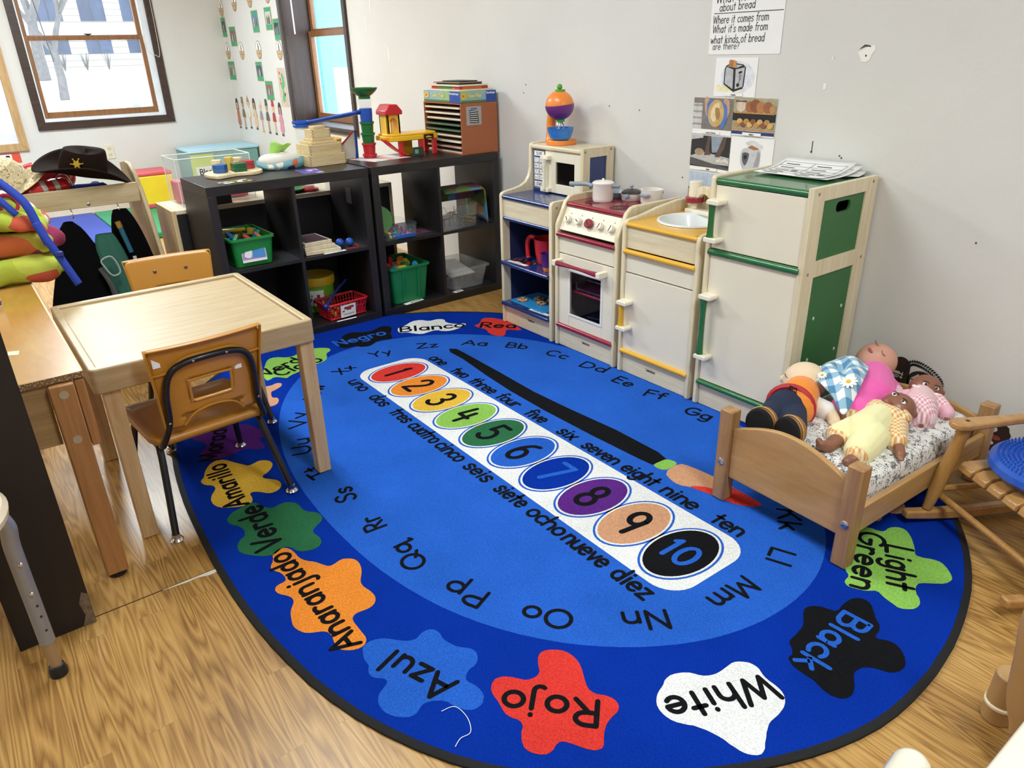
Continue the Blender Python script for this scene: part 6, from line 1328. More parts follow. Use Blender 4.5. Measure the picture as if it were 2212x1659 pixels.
b.use(plain('photo_blue', '#5a6aa8', .5)); b.flat([(.03, .08), (.07, .079), (.07, .088), (.03, .088)], .0016, T); obj('photo_label', b, so)
BORD = [plain('board_cream', '#ddd2bb', .6), plain('board_green', '#4c6a4e', .6), plain('board_pink', '#c9a08e', .6)]
labs = ['lowest', 'second from the bottom', 'third from the bottom', 'fourth from the bottom', 'fifth from the bottom', 'sixth from the bottom', 'third from the top', 'second from the top', 'topmost']
for k in range(9):
    c = (0, 2, 0, 0, 1, 1, 0, 0, 0)[k]; zz = ZT + (k * sz / 9.1 + .0026 if k else .0058)
    b = B(BORD[c]); b.box(sx0 + .02, sx1 - .010, sy0 - (.004 if k % 3 else -.006), sy1 - .02, zz, zz + .008)
    tag(obj('puzzle_board', b, bevel=.001), '%s board in the brown sorter, slotted on its own shelf, %s edge' % (labs[k], ('cream', 'green', 'pinkish')[c]), 'board', 'boards in the brown sorter')
# game box and boards on the sorter
zg = ZT + sz + .001
SKY = splotches('game_box_sky', [(0, '#4a86c0'), (.45, '#7fa9cc'), (.62, '#9db884'), (.8, '#5f8a4a')], 5, .4, 'noise', 0)
gb = thing('game_box', 'flat blue board game box lying on the brown sorter', 'game box', (4.31, -.14, zg))
obj('box', B(SKY).box(sx0 + .004, sx1 - .003, sy0 + .003, sy1 - .003, zg, zg + .058), gb, bevel=.0015)
NAVY = plain('box_navy', '#23489a', .4); YLOGO = plain('box_yellow', '#e6b52a', .4)
for T, w in ((frame((sx1 - .0022, sy0 + .003, zg), (0, 1, 0), (0, 0, 1)), sy1 - sy0 - .006), (frame((sx0 + .004, sy0 + .0022, zg), (1, 0, 0), (0, 0, 1)), sx1 - sx0 - .007)):
    b = B(NAVY); b.box(w * .72, w, .001, .0575, 0, .0006, T); b.use(PAPER); write(b, 'Ravensburger', T @ Matrix.Translation((w * .73, .042, 0)), .010, w * .24, .18, .0012)
    b.use(YLOGO); b.flat(arc(w * .09, .034, w * .075, .017, 0, 345, 22), .0012, T); b.use(plain('print_brown2', '#6b4a2a', .6)); write(b, 'M', T @ Matrix.Translation((w * .06, .028, 0)), .012, w * .05, .16, .0016)
    b.use(plain('logo_gold', '#f0d868', .5)); write(b, 'Count-Your', T @ Matrix.Translation((w * .22, .028, 0)), .015, w * .36, .24, .0014)
    b.use(plain('meadow', '#55753f', .7)); b.box(w * .01, w * .72, .001, .012, 0, .0008, T); obj('printed_side', b, gb)
zz = zg + .0585
for i, (x0_, x1_, y0_, y1_, th, mt, lab) in enumerate(((4.16, 4.49, -.25, -.03, .008, BORD[0], 'large cream board lowest in the pile on the game box'), (4.19, 4.47, -.235, -.05, .014, splotches('puzzle_print', [(0, '#c8321f'), (.3, '#e2762c'), (.55, '#4a8a3a'), (.75, '#2a2420')], 18, .5), 'red and green picture board in the pile on the game box'), (4.17, 4.48, -.245, -.06, .008, BORD[0], 'cream board above the picture board in the pile on the game box'), (4.22, 4.45, -.22, -.075, .006, BLK, 'black board in the pile on the game box'), (4.20, 4.46, -.23, -.08, .005, plain('board_tan', '#8a7250', .6), 'tan board second from the top of the game box pile'), (4.25, 4.43, -.2, -.09, .005, BLK, 'small black board on the very top of the game box pile'))):
    tag(obj('puzzle_board', B(mt).box(x0_, x1_, y0_, y1_, zz, zz + th), bevel=.001), lab, 'board', 'boards piled on the game box'); zz += th + .0005

# ------------------------------------------------------------------ birch storage unit behind the black shelves
bu = thing('birch_storage_unit', 'low birch storage unit standing back to back with the black shelves', 'storage unit', (3.96, -1.1, 0))
UB = wood('unit_birch', '#dcc7a0', '#c2a67a', .45, 'z', 4)
obj('end_panel', B(UB).box(3.80, 4.118, -1.70, -1.68, 0, .634), bu, bevel=.003); obj('end_panel', B(UB).box(3.80, 4.118, -.52, -.50, 0, .634), bu, bevel=.003)
obj('top', B(wood('unit_top', '#e6dcc6', '#d6c6a4', .3, 'y', 4)).box(3.80, 4.118, -1.68, -.52, .614, .634), bu, bevel=.003)
obj('back_board', B(BLK).box(4.105, 4.117, -1.68, -.52, .02, .612), bu); obj('shelf', B(UB).box(3.81, 4.10, -1.68, -.52, .3, .315), bu); obj('floor_board', B(UB).box(3.81, 4.10, -1.68, -.52, .03, .045), bu)
ZU = .6348
tag(obj('plate_lid', B(MRG).lathe([(0, 0), (.08, 0), (.10, .012), (.102, .02), (.096, .02), (.078, .006), (0, .005)], 36, Matrix.Translation((3.99, -1.06, ZU)))), 'round green tray on the birch unit, seen through the upper cube', 'tray')
tag(obj('toy_drum', B(MRB).lathe([(0, 0), (.06, 0), (.066, .012), (.056, .038), (.03, .044), (0, .044)], 36, Matrix.Translation((4.02, -.655, ZU)))), 'round blue toy drum on the birch unit behind the clear tray', 'toy drum')
tag(obj('dark_case', B(BLK).box(4.06, 4.10, -1.56, -1.40, ZU, ZU + .09)), 'dark case on the birch unit, seen through the upper cube', 'case')
# clear acrylic bin
ab = thing('acrylic_bin', 'clear acrylic bin with a handwritten Blocks label on the birch unit', 'bin', (3.93, -1.44, ZU))
AC = clear('acrylic_sheet', '#cfd8d8', .09, .05)
bx = (3.82, 4.05, -1.625, -1.26)
b = B(AC); b.box(bx[0], bx[1], bx[2], bx[2] + .004, ZU, ZU + .225); b.box(bx[0], bx[1], bx[3] - .004, bx[3], ZU, ZU + .225); b.box(bx[0], bx[0] + .004, bx[2], bx[3], ZU, ZU + .225); b.box(bx[1] - .004, bx[1], bx[2], bx[3], ZU, ZU + .225); b.box(bx[0], bx[1], bx[2], bx[3], ZU, ZU + .004)
obj('sheet_walls', b, ab)
b = B(plain('acrylic_edge', '#dfe8e8', .2))
b.tube([(bx[0], bx[2], ZU + .225), (bx[1], bx[2], ZU + .225), (bx[1], bx[3], ZU + .225), (bx[0], bx[3], ZU + .225)], .003, 6, True)
for p in ((bx[1], bx[2]), (bx[1], bx[3]), (bx[0], bx[2])): b.tube([(p[0], p[1], ZU), (p[0], p[1], ZU + .225)], .0022, 6)
obj('edges', b, ab)
T = frame((bx[1] + .001, -1.53, ZU + .13), (0, 1, 0), (0, 0, 1)); b = B(PAPER); b.box(0, .12, 0, .05, 0, .001, T); b.use(INK); write(b, 'Blocks', T @ Matrix.Translation((.015, .014, 0)), .026, .085, .16, .0014); obj('label_card', b, ab)
for i, (x, y, r, mt, lab) in enumerate(((3.90, -1.56, .055, plain('soft_pink', '#d8747c', .8), 'pink block'), (3.93, -1.44, .05, TOYC[5], 'purple block'), (3.91, -1.33, .06, TOYC[0], 'red block'))):
    tag(obj('soft_block', B(mt).box(x - r, x + r, y - r, y + r, ZU + .005, ZU + .005 + 2 * r * .95), bevel=.006), lab + ' inside the clear acrylic bin', 'block')

# ------------------------------------------------------------------ table, chairs, ledge and the pieces around them
TBIRCH = wood('table_birch', '#c2ac87', '#aa9066', .42, 'y', 3.5, .12); TBIRCHZ = wood('table_leg_birch', '#d6b98c', '#b99365', .4, 'z', 4)
TX0, TX1, TY0, TY1, TZ = 5.146, 5.860, -2.366, -1.735, .560
ta = thing('play_table', 'square birch tray topped play table on four plain legs', 'table', (5.5, -2.05, 0))
obj('top_panel', B(TBIRCH).box(TX0 + .022, TX1 - .022, TY0 + .022, TY1 - .022, TZ - .026, TZ - .010), ta)
b = B(TBIRCH)
P = rrect(TX0, TX1, TY0, TY1, .018, 5); Q = rrect(TX0 + .024, TX1 - .024, TY0 + .024, TY1 - .024, .003, 5); n = len(P)
vs = [(x, y, z) for L, z in ((P, TZ - .072), (P, TZ), (Q, TZ), (Q, TZ - .072)) for x, y in L]
b._faces(vs, [(r * n + i, r * n + (i + 1) % n, ((r + 1) % 4) * n + (i + 1) % n, ((r + 1) % 4) * n + i) for r in range(4) for i in range(n)])
obj('rim', b, ta, bevel=.005, seg=3)
for lx in (5.262, 5.842):
    for ly in (-2.345, -1.783):
        b = B(TBIRCHZ); sx = -1 if lx > 5.5 else -1
        x0_, x1_ = (lx - .044, lx)
        y0_, y1_ = (ly, ly + .044)
        zb_ = RZ + .0025 if (lx, ly) != (5.842, -2.345) and not (lx < 5.5 and ly < -2) else .0005
        b.box(x0_, x1_, y0_, y1_, zb_, TZ - .03); obj('leg', b, ta, bevel=.003)
MUST = plain('mustard_plastic', '#c0842c', .38, var=.03, coat=.12); TUBE = plain('black_tube', '#151417', .35, coat=.2); CHROME = plain('chrome_glide', '#d0d0d2', .18, 1.0)
def stack_chair(label, x, y, rz, scratches=False, foot=None):
    """child's shell chair; local -x is the way the sitter faces"""
    t = thing('school_chair', label, 'chair', (x, y, 0), rz, 'mustard school chairs')
    fz = foot or [RZ + .0025] * 4
    SW = .170
    # seat pan
    b = B(MUST)
    def seat(u, v):
        yy = (u - .5) * 2; xx = v
        w = SW - .02 * (xx > .85) * (xx - .85) * 6
        zz = .298 - .012 * (1 - yy * yy) * sin(pi * min(1, xx * 1.1)) - .028 * max(0, .18 - xx) ** 1.2 * 4 + .012 * xx
        return (-.385 + .375 * xx, yy * w, zz)
    b.grid(seat, 15, 15); so_ = obj('seat', b, t, world=False, solid=.005)
    b = B(MUST)
    rim = [seat(u / 14, 0) for u in range(15)] + [seat(1, v / 14) for v in range(1, 15)] + [seat(1 - u / 14, 1) for u in range(1, 15)] + [seat(0, 1 - v / 14) for v in range(1, 14)]
    vs = [(p[0], p[1], p[2] + .002) for p in rim] + [(p[0] * 1.0, p[1] * 1.012, p[2] - .020) for p in rim]; n = len(rim)
    b._faces(vs, [(i, (i + 1) % n, n + (i + 1) % n, n + i) for i in range(n)]); obj('seat_lip', b, so_, world=False, solid=.003)
    # back shell with the hand slot, seen from behind
    def back(u, w):  # u -1..1 across, w 0..1 up
        width = .140 + .020 * w ** 1.5
        xx = .012 + .050 * w - .022 * (1 - u * u) * (-1) * -1 + .0
        return Vector((.014 + .052 * w + .016 * (1 - u * u) - .008, u * width, .345 + .262 * w))
    b = B(MUST); nu, nv = 29, 27
    us = [-1 + 2 * i / (nu - 1) for i in range(nu)]; ws = [j / (nv - 1) for j in range(nv)]
    vs, idx = [], {}
    def inslot(u, w): return abs(u) < .40 and .30 < w < .56
    for j, w in enumerate(ws):
        for i, u in enumerate(us):
            cr = max(0, (abs(u) - .88) / .12); top = max(0, (w - .93) / .07)
            p = back(u * (1 - .05 * top * cr), w - .02 * cr * cr * (1 if w > .9 else 0)); idx[i, j] = len(vs); vs.append(p)
    fs = []
    for j in range(nv - 1):
        for i in range(nu - 1):
            u, w = (us[i] + us[i + 1]) / 2, (ws[j] + ws[j + 1]) / 2
            if inslot(u, w): continue
            if w < .16 and abs(u) < .62 - .5 * (.16 - w) : continue
            fs.append((idx[i, j], idx[i + 1, j], idx[i + 1, j + 1], idx[i, j + 1]))
    b._faces(vs, fs); bk = obj('backrest', b, t, world=False, solid=.006, bevel=.0)
    b = B(MUST)
    per = [(-1, w) for w in ws[::2]] + [(u, 1) for u in us[1::2]] + [(1, w) for w in ws[::-2]]
    rim = [back(u * (.995 if abs(u) == 1 and w > .95 else 1), w) for u, w in per]
    n = len(rim); vs = [p + Vector((-.002, 0, 0)) for p in rim] + [p + Vector((.020, 0, 0)) * 1.0 for p in rim]
    b._faces(vs, [(i, i + 1, n + i + 1, n + i) for i in range(n - 1)]); obj('rim_flange', b, bk, world=False, solid=.003)
    b = B(MUST); sl = [back(u, w) for u, w in [(-.40, .30), (.40, .30), (.40, .56), (-.40, .56)]]
    b.tube(catmull([p + Vector((.006, 0, 0)) for p in [sl[0].lerp(sl[1], .08), sl[0].lerp(sl[1], .92), sl[1].lerp(sl[2], .12), sl[1].lerp(sl[2], .88), sl[2].lerp(sl[3], .08), sl[2].lerp(sl[3], .92), sl[3].lerp(sl[0], .12), sl[3].lerp(sl[0], .88)]], 4, True), .004, 8, True); obj('slot_edge', b, bk, world=False)
    b = B(MUST); b.tube(catmull([back(-.62, .02) + Vector((.006, 0, 0)), back(-.4, .15) + Vector((.008, 0, 0)), back(0, .2) + Vector((.009, 0, 0)), back(.4, .15) + Vector((.008, 0, 0)), back(.62, .02) + Vector((.006, 0, 0))], 6), .0035, 6)
    b.tube(catmull([back(-1, .7) + Vector((.008, 0, 0)), back(-.72, .72) + Vector((.010, 0, 0)), back(-.45, .84) + Vector((.010, 0, 0)), back(0, .86) + Vector((.010, 0, 0)), back(.45, .84) + Vector((.010, 0, 0)), back(.72, .72) + Vector((.010, 0, 0)), back(1, .7) + Vector((.008, 0, 0))], 6), .0035, 6); obj('stiffening_rib', b, bk, world=False)
    # back loop, which runs down to the seat and becomes the rear legs
    hx = lambda u, w: back(u, w) + Vector((.017, 0, 0))
    loop = [Vector((-.03, -.150, .285)), Vector((.0, -.150, .30)), hx(-.92, .10), hx(-.86, .45), hx(-.74, .68), hx(-.5, .79), hx(0, .82), hx(.5, .79), hx(.74, .68), hx(.86, .45), hx(.92, .10), Vector((.0, .150, .30)), Vector((-.03, .150, .285))]
    obj('back_loop', B(TUBE).tube(catmull(loop, 6), .0095, 10), t, world=False)
    b = B(plain('rivet', '#a9a49a', .3, .8))
    for q in (hx(-.92, .12), hx(.92, .12), hx(-.3, .81), hx(.3, .81)): b.ell(q + Vector((.0095, 0, 0)), (.002, .004, .004), None, 8, 6)
    obj('rivets', b, bk, world=False)
    # legs: front and rear tube on each side
    k = 0
    for sy in (-1, 1):
        for fx, gx in ((-.30, -.385), (-.055, .030)):
            zb = fz[k]; k += 1
            yy = sy * .150; gy = sy * .185
            P_ = catmull([(-.18, yy, .272), (fx + (.03 if fx < -.2 else -.03), yy, .272), (fx, yy + sy * .002, .262), (fx + (gx - fx) * .3, yy + sy * .010, .20), (gx, gy, zb + .018)], 6)
            lg = obj('leg', B(TUBE).tube(P_, .0105, 10), t, world=False)
            obj('glide', B(CHROME).lathe([(.019, 0), (.020, .004), (.016, .010), (.0115, .013), (.0115, .024), (0, .025)], 18, Matrix.Translation((gx, gy, zb))), lg, world=False)
    return t, back, bk
c1, _bk, _bo = stack_chair('mustard plastic child chair with black legs, its back to the camera', 5.868, -2.085, radians(4), foot=[.0005, .0005, RZ + .0025, RZ + .0025])
b = B(PAPER)
q = _bk(-.86, .84); b.box(q.x + .0035, q.x + .0045, q.y - .010, q.y + .010, q.z - .013, q.z + .016)
q = _bk(.56, .56); b.box(q.x + .0035, q.x + .0045, q.y - .010, q.y + .010, q.z - .006, q.z + .006)
obj('sticker', b, _bo, world=False)
# far chair: wooden looking back rest with two bolts, facing this way
c2, _bk2, _bo2 = stack_chair('mustard child chair across the play table, bolts showing on its back', 4.965, -1.925, radians(180 - 4), foot=[RZ + .0025, RZ + .0025, .0005, .0005])
b = B(plain('bolt_head', '#7a7468', .3, .8))
for u in (-.38, .36):
    q = _bk2(u, .80); b.ell(q - Vector((.004, 0, 0)), (.003, .007, .007), None, 12, 8)
obj('bolt', b, _bo2, world=False)

# low wooden ledge against the table, with its post legs
LEDGE = wood('ledge_ply', '#c3924a', '#a87732', .3, 'x', 2.2, .4, 4); LEDGEZ = wood('ledge_leg', '#b98550', '#97663a', .42, 'z', 3)
PLY = splotches('ply_edge', [(0, '#d8c098'), (.35, '#8a6a44'), (.6, '#cdb184'), (.8, '#7a5a38')], 260, .7, 'wave', 0)
le = thing('work_bench', 'narrow varnished plywood bench top on wide post legs beside the play table', 'bench', (5.4, -2.55, 0))
LX, LY, LZ = 5.965, -2.384, .605
obj('top', B(LEDGE).box(4.55, LX, -2.84, LY, LZ - .018, LZ), le, bevel=.002)
b = B(PLY); b.box(LX + .0002, LX + .0012, -2.84, LY, LZ - .017, LZ - .001); obj('ply_edge', b, le)
b = B(plain('chip_fill', '#e0d0ae', .8)); b.prism([(5.72, -2.525), (5.735, -2.50), (5.70, -2.495), (5.69, -2.52)], LZ, LZ + .0006); b.box(4.6, LX - .004, LY - .006, LY - .001, LZ, LZ + .0005); obj('worn_edge', b, le)
b = B(LEDGEZ); b.box(LX - .032, LX + .018, -2.468, -2.412, .012, LZ - .02)
lg = obj('leg', b, le, bevel=.004)
b = B(plain('screw_cap', '#b0a58e', .4, .3))
for z in (.56, .435): b.cyl((LX + .0182, -2.44, z), (LX + .0196, -2.44, z), .011, n=18)
obj('bolt_cover', b, lg)
obj('glide', B(BLK).lathe([(.024, 0), (.024, .008), (.014, .0125)], 18, Matrix.Translation((LX - .005, -2.44, .0003))), lg)
obj('leg', B(LEDGEZ).box(4.60, 4.65, -2.468, -2.412, 0.0005, LZ - .02), le, bevel=.004)
obj('leg', B(LEDGEZ).box(4.60, 4.65, -2.83, -2.78, 0.0005, LZ - .02), le, bevel=.004); obj('leg', B(LEDGEZ).box(LX - .03, LX + .015, -2.83, -2.78, 0.0005, LZ - .02), le, bevel=.004)
obj('apron', B(wood('apron_ply', '#b79462', '#98754a', .5, 'y', 3)).box(LX - .028, LX - .012, -2.78, -2.47, .42, LZ - .019), le)
obj('batten', B(LEDGEZ).box(LX - .028, LX + .004, -2.410, -2.388, .40, LZ - .021), le, bevel=.002)
# dark brown post in front of it
POST = wood('dark_post', '#20150f', '#120b08', .65, 'z', 3, stretch=8)
po = thing('wooden_post', 'dark brown stained post rising in front of the plywood bench', 'post', (6.07, -2.61, 0))
b = B(POST); b.box(6.0, 6.14, -2.694, -2.5245, 0.0005, CEIL - .001); obj('post_shaft', b, po, bevel=.002)
b = B(plain('scuffed_wood', '#6a5a48', .8, var=.4, nscale=60)); b.prism([(0, .0), (.03, .0), (.018, .03), (.024, .07), (.012, .10), (.0, .09)], 0, .0006, frame((6.1405, -2.5250, .001), (0, -1, 0), (0, 0, 1)) ); obj('scuff', b, po)
# grey steel legged stool at the frame edge
GREY = plain('grey_steel', '#8e9096', .35, .3, coat=.2)
at = thing('adjustable_stool', 'cream topped stool on grey steel telescoping legs before the dark brown post', 'stool', (6.34, -2.78, 0))
CREAM = plain('cream_edge', '#ead9bd', .3, coat=.3)
b = B(CREAM); b.lathe([(0, .478), (.165, .478), (.178, .486), (.180, .498), (.172, .510), (.15, .514), (0, .514)], 48, Matrix.Translation((6.335, -2.785, 0))); obj('seat', b, at)
for (fx, fy) in ((6.278, -2.628), (6.46, -2.88), (6.23, -2.90)):
    cdir = (Vector((6.335, -2.785, 0)) - Vector((fx, fy, 0))).normalized()
    l_ = obj('leg', B(plain('leg_inner', '#a58a68', .4, .3)).tube([(fx, fy, .02), (fx, fy, .12)], .0125, 14), at)
    tp_ = Vector((fx, fy, 0)) + cdir * .02
    up = catmull([(fx, fy, .10), (fx, fy, .2), (fx, fy, .36), (fx + .002, fy + .004, .42), (tp_.x, tp_.y, .478)], 6)
    obj('outer_tube', B(GREY).tube(up, .0165, 16), l_)
    obj('rubber_foot', B(BLK).lathe([(.019, 0), (.020, .012), (.016, .028), (.013, .03)], 18, Matrix.Translation((fx, fy, .0004))), l_)
    b = B(CHROME)
    for z in (.245, .325): b.ell((fx + .0165, fy + .004, z), (.005, .006, .006), None, 10, 8)
    obj('bolt', b, l_)
    b = B(BLK)
    for z in (.14, .18, .21): b.ell((fx + .0155, fy + .006, z), (.0025, .003, .003), None, 8, 6)
    obj('adjusting_holes', b, l_)

# ------------------------------------------------------------------ dress-up unit
DU = wood('dressup_birch', '#cdb993', '#ad966d', .45, 'y', 4); DUZ = wood('dressup_side', '#b7a27a', '#98835c', .5, 'z', 4)
du = thing('dress_up_stand', 'birch dress-up stand with curved side and a rail of coats', 'dress-up stand', (3.95, -2.1, 0))
YZP = lambda y: Matrix(((1, 0, 0, 0), (0, 0, 1, y), (0, 1, 0, 0), (0, 0, 0, 1)))
prof_ = [(3.62, 0), (3.62, .83), (3.74, .845), (3.82, .84), (3.90, .80), (3.97, .72), (4.03, .62), (4.08, .52), (4.13, .42), (4.17, .3), (4.19, .15), (4.20, 0)]
for y in (-1.79, -2.52): obj('side_panel', B(DUZ).prism(prof_, 0, .020, YZP(y)), du, bevel=.004)
obj('front_board', B(DU).box(3.935, 3.953, -2.50, -1.79, .675, .765), du, bevel=.002)
obj('shelf', B(DU).box(3.64, 3.935, -2.50, -1.79, .70, .716), du)
obj('bolt', B(CHROME).ell((3.9535, -2.02, .69), (.003, .008, .008), None, 12, 8), du)
b = B(CHROME)
for y in (-1.90, -2.1): b.tube(catmull([(3.95, y, .68), (3.975, y, .665), (3.98, y, .64), (3.96, y, .64)], 4), .0035, 6); 
obj('hook', b, du)
def cloth_blob(name, label, cat, mat, pts, vox=.012, sm=6, group=None, parts=()):
    b = B(mat)
    for p in pts:
        if not isinstance(p[0], tuple): b.ell(p[:3], p[3])
        else: b.cap(p[0], p[1], p[2], p[3])
    return tag(obj(name, b, remesh=vox, smooth=sm), label, cat, group)
COAT = plain('black_cloth', '#060608', .95, bump=.3, bscale=40, spec=.1); GCOAT = plain('green_cloth', '#245a4a', .85, bump=.4, bscale=30)
def garment(name, label, cat, mat, path, w0, w1, th, waves=5, seed=1, trim=None):
    """hanging cloth: widening folds between a hook point and a hem"""
    rnd = random.Random(seed); ph = [rnd.uniform(0, 6) for _ in range(4)]
    p0, p1 = Vector(path[0]), Vector(path[1])
    def f(u, v):
        a = 2 * pi * u; w = w0 + (w1 - w0) * (v ** .7); c = p0.lerp(p1, v)
        fold = 1 + .16 * sin(waves * a + ph[0] + 2 * v) * v + .07 * sin(2 * waves * a + ph[1])
        return c + Vector((th * (.35 + .65 * v) * sin(a) * fold, w * cos(a) * (1 + .05 * sin(7 * v + ph[2])), .012 * sin(a * 2 + ph[3]) * v))
    b = B(mat); b.grid(f, 56, 20, True)
    t = thing(name, label, cat, tuple(p1)); o = obj('cloth', b, t)
    return t, f
g1, gf = garment('black_coat', 'black velvet coat hanging beside the curved side panel', 'coat', COAT, ((3.99, -1.90, .655), (3.99, -1.87, .20)), .03, .12, .055, seed=2)
g2, gf2 = garment('black_coat', 'black coat with grey straps hanging near the quilts', 'coat', COAT, ((4.02, -2.13, .63), (4.06, -2.11, .12)), .02, .20, .08, seed=4)
obj('strap', B(plain('strap_grey', '#4a4a4e', .8)).tube(catmull([(4.11, -2.06, .42), (4.13, -2.04, .36), (4.135, -2.02, .26)], 5), [.012] * 11, 6), g2)
g3, gf3 = garment('green_jacket', 'dark green jacket with zip pocket hanging between the black coats', 'jacket', GCOAT, ((4.04, -2.0, .56), (4.09, -1.965, .17)), .035, .10, .06, seed=9)
obj('pocket_trim', B(plain('pocket_grey', '#9aa39f', .7)).tube(catmull([(4.135, -2.05, .46), (4.14, -2.005, .47), (4.15, -1.985, .40), (4.148, -2.02, .385), (4.14, -2.045, .43)], 5, True), .004, 6, True), g3)
obj('badge', B(plain('badge_grey', '#b8bdb8', .6)).box(4.128, 4.134, -1.915, -1.90, .41, .455), g3)
tag(obj('toy_torch', B(plain('torch_teal', '#1f5f78', .4)).cyl((4.06, -1.905, .46), (4.05, -1.925, .58), .011, n=14).use(plain('torch_gold', '#c8a04a', .3, .8)).cyl((4.05, -1.925, .58), (4.047, -1.931, .61), .0125, n=14)), 'slim teal torch with gold end in the black velvet coat', 'torch')
# cowboy hat with star
hat = thing('sheriff_hat', 'dark brown felt cowboy hat with a gold star', 'hat', (3.83, -2.0, .80))
FELT = plain('brown_felt', '#21160f', .95, bump=.3, bscale=120, spec=.1)
HM = Matrix.Translation((3.86, -1.995, .826)) @ Matrix.Scale(1.16, 4) @ Matrix.Rotation(radians(-14), 4, 'X') @ Matrix.Rotation(radians(12), 4, 'Y')
def brim(u, v):
    a = 2 * pi * u; r = .075 + .085 * v; x, y = r * .86 * cos(a), r * 1.12 * sin(a)
    return HM @ Vector((x, y, .055 * v ** 1.6 * cos(a) ** 2 - .018 * v * sin(a) ** 2))
obj('brim', B(FELT).grid(brim, 60, 10, True), hat, solid=.005)
def crown(u, v):
    a = 2 * pi * u; r = 1 - .28 * v ** 2.2 - (.0 if v < .85 else (v - .85) * 4.6); r = max(.02, r)
    z = .105 * min(1, v * 1.16) ** .85; cr = max(0, v - .72) / .28
    z -= .035 * cr * (1 - min(1, abs(sin(a)) * .5)) * (1.0 if True else 0)
    pinch = 1 - .2 * v * max(0, sin(a)) ** 4 * abs(cos(a * 1.0)) * 2
    return HM @ Vector((.070 * r * cos(a) * pinch, .088 * r * sin(a), z + .01 * sin(a) * v))
obj('crown', B(FELT).grid(crown, 48, 16, True), hat)
b = B(plain('star_gold', '#d8b23e', .3, .8)); star = []
for k in range(12): r = .021 if k % 2 == 0 else .0095; star.append((r * cos(pi * k / 6 + .3), r * sin(pi * k / 6 + .3)))
SPT = HM @ Matrix.Translation((.066, -.034, .048)) @ Matrix.Rotation(radians(-27), 4, 'Z') @ Matrix.Rotation(radians(78), 4, 'Y') @ Matrix.Rotation(radians(90), 4, 'Z')
b.prism(star, 0, .004, SPT)
for k in range(6): b.ell(SPT @ Vector((.021 * cos(pi * k / 3 + .3), .021 * sin(pi * k / 3 + .3), .002)), .004, None, 8, 6)
obj('star_badge', b, hat)
cloth_blob('blue_cloth', 'folded dark blue cloth under the cowboy hat', 'cloth', plain('blue_cloth', '#1c2f86', .9, bump=.3, bscale=40), [(3.84, -2.03, .742, .032), ((3.84, -2.08, .745), (3.84, -1.92, .742), .026, .026), (3.80, -1.95, .745, .03)])
tk = thing('toy_air_tank', 'red toy air tank with silver bands on the dress-up shelf', 'toy', (3.86, -2.17, .75))
a0, a1 = Vector((3.88, -2.235, .760)), Vector((3.84, -2.095, .770))
obj('tank', B(plain('tank_red', '#c0201f', .25, coat=.4)).cap(a0, a1, .040, .040), tk)
b = B(plain('tank_silver', '#c9c4bc', .3, .5)); dv = (a1 - a0).normalized()
for q in (.045, .10): b.cyl(a0 + dv * (q - .0), a0 + dv * (q + .022), .0412, n=24)
obj('silver_band', b, tk)
b = B(STEEL); b.tube(catmull([a1 + Vector((.01, -.03, .035)), a1 + Vector((0, .0, .055)), a1 + Vector((0, .03, .045)), a1 + Vector((.005, .045, .0)), a1 + Vector((.01, .05, -.03))], 5), .004, 6); obj('tank_handle', b, tk)
STRAW = splotches('straw', [(0, '#cdbb94'), (.6, '#dccda8'), (.85, '#8f7a52')], 160, .9)
sh_ = thing('straw_hat', 'woven straw hat behind the quilts on the dress-up shelf', 'hat', (3.78, -2.33, .78))
T = Matrix.Translation((3.79, -2.30, .795)) @ Matrix.Rotation(radians(24), 4, 'X') @ Matrix.Rotation(radians(10), 4, 'Y')
obj('crown', B(STRAW).lathe([(.10, 0), (.096, .05), (.08, .09), (.045, .11), (0, .115)], 32, T, False), sh_); obj('brim', B(STRAW).lathe([(.098, .0), (.15, -.008), (.175, .0)], 32, T, False), sh_, solid=.004)
tag(obj('red_pillow', (lambda b: (pillow(b, 3.69, -2.13, .80, .03, .12, .07), b)[1])(B(splotches('red_scroll', [(0, '#c23a44'), (.7, '#c23a44'), (.82, '#e0a09c')], 30, .9, 'wave')))), 'red patterned cushion behind the cowboy hat', 'cushion')
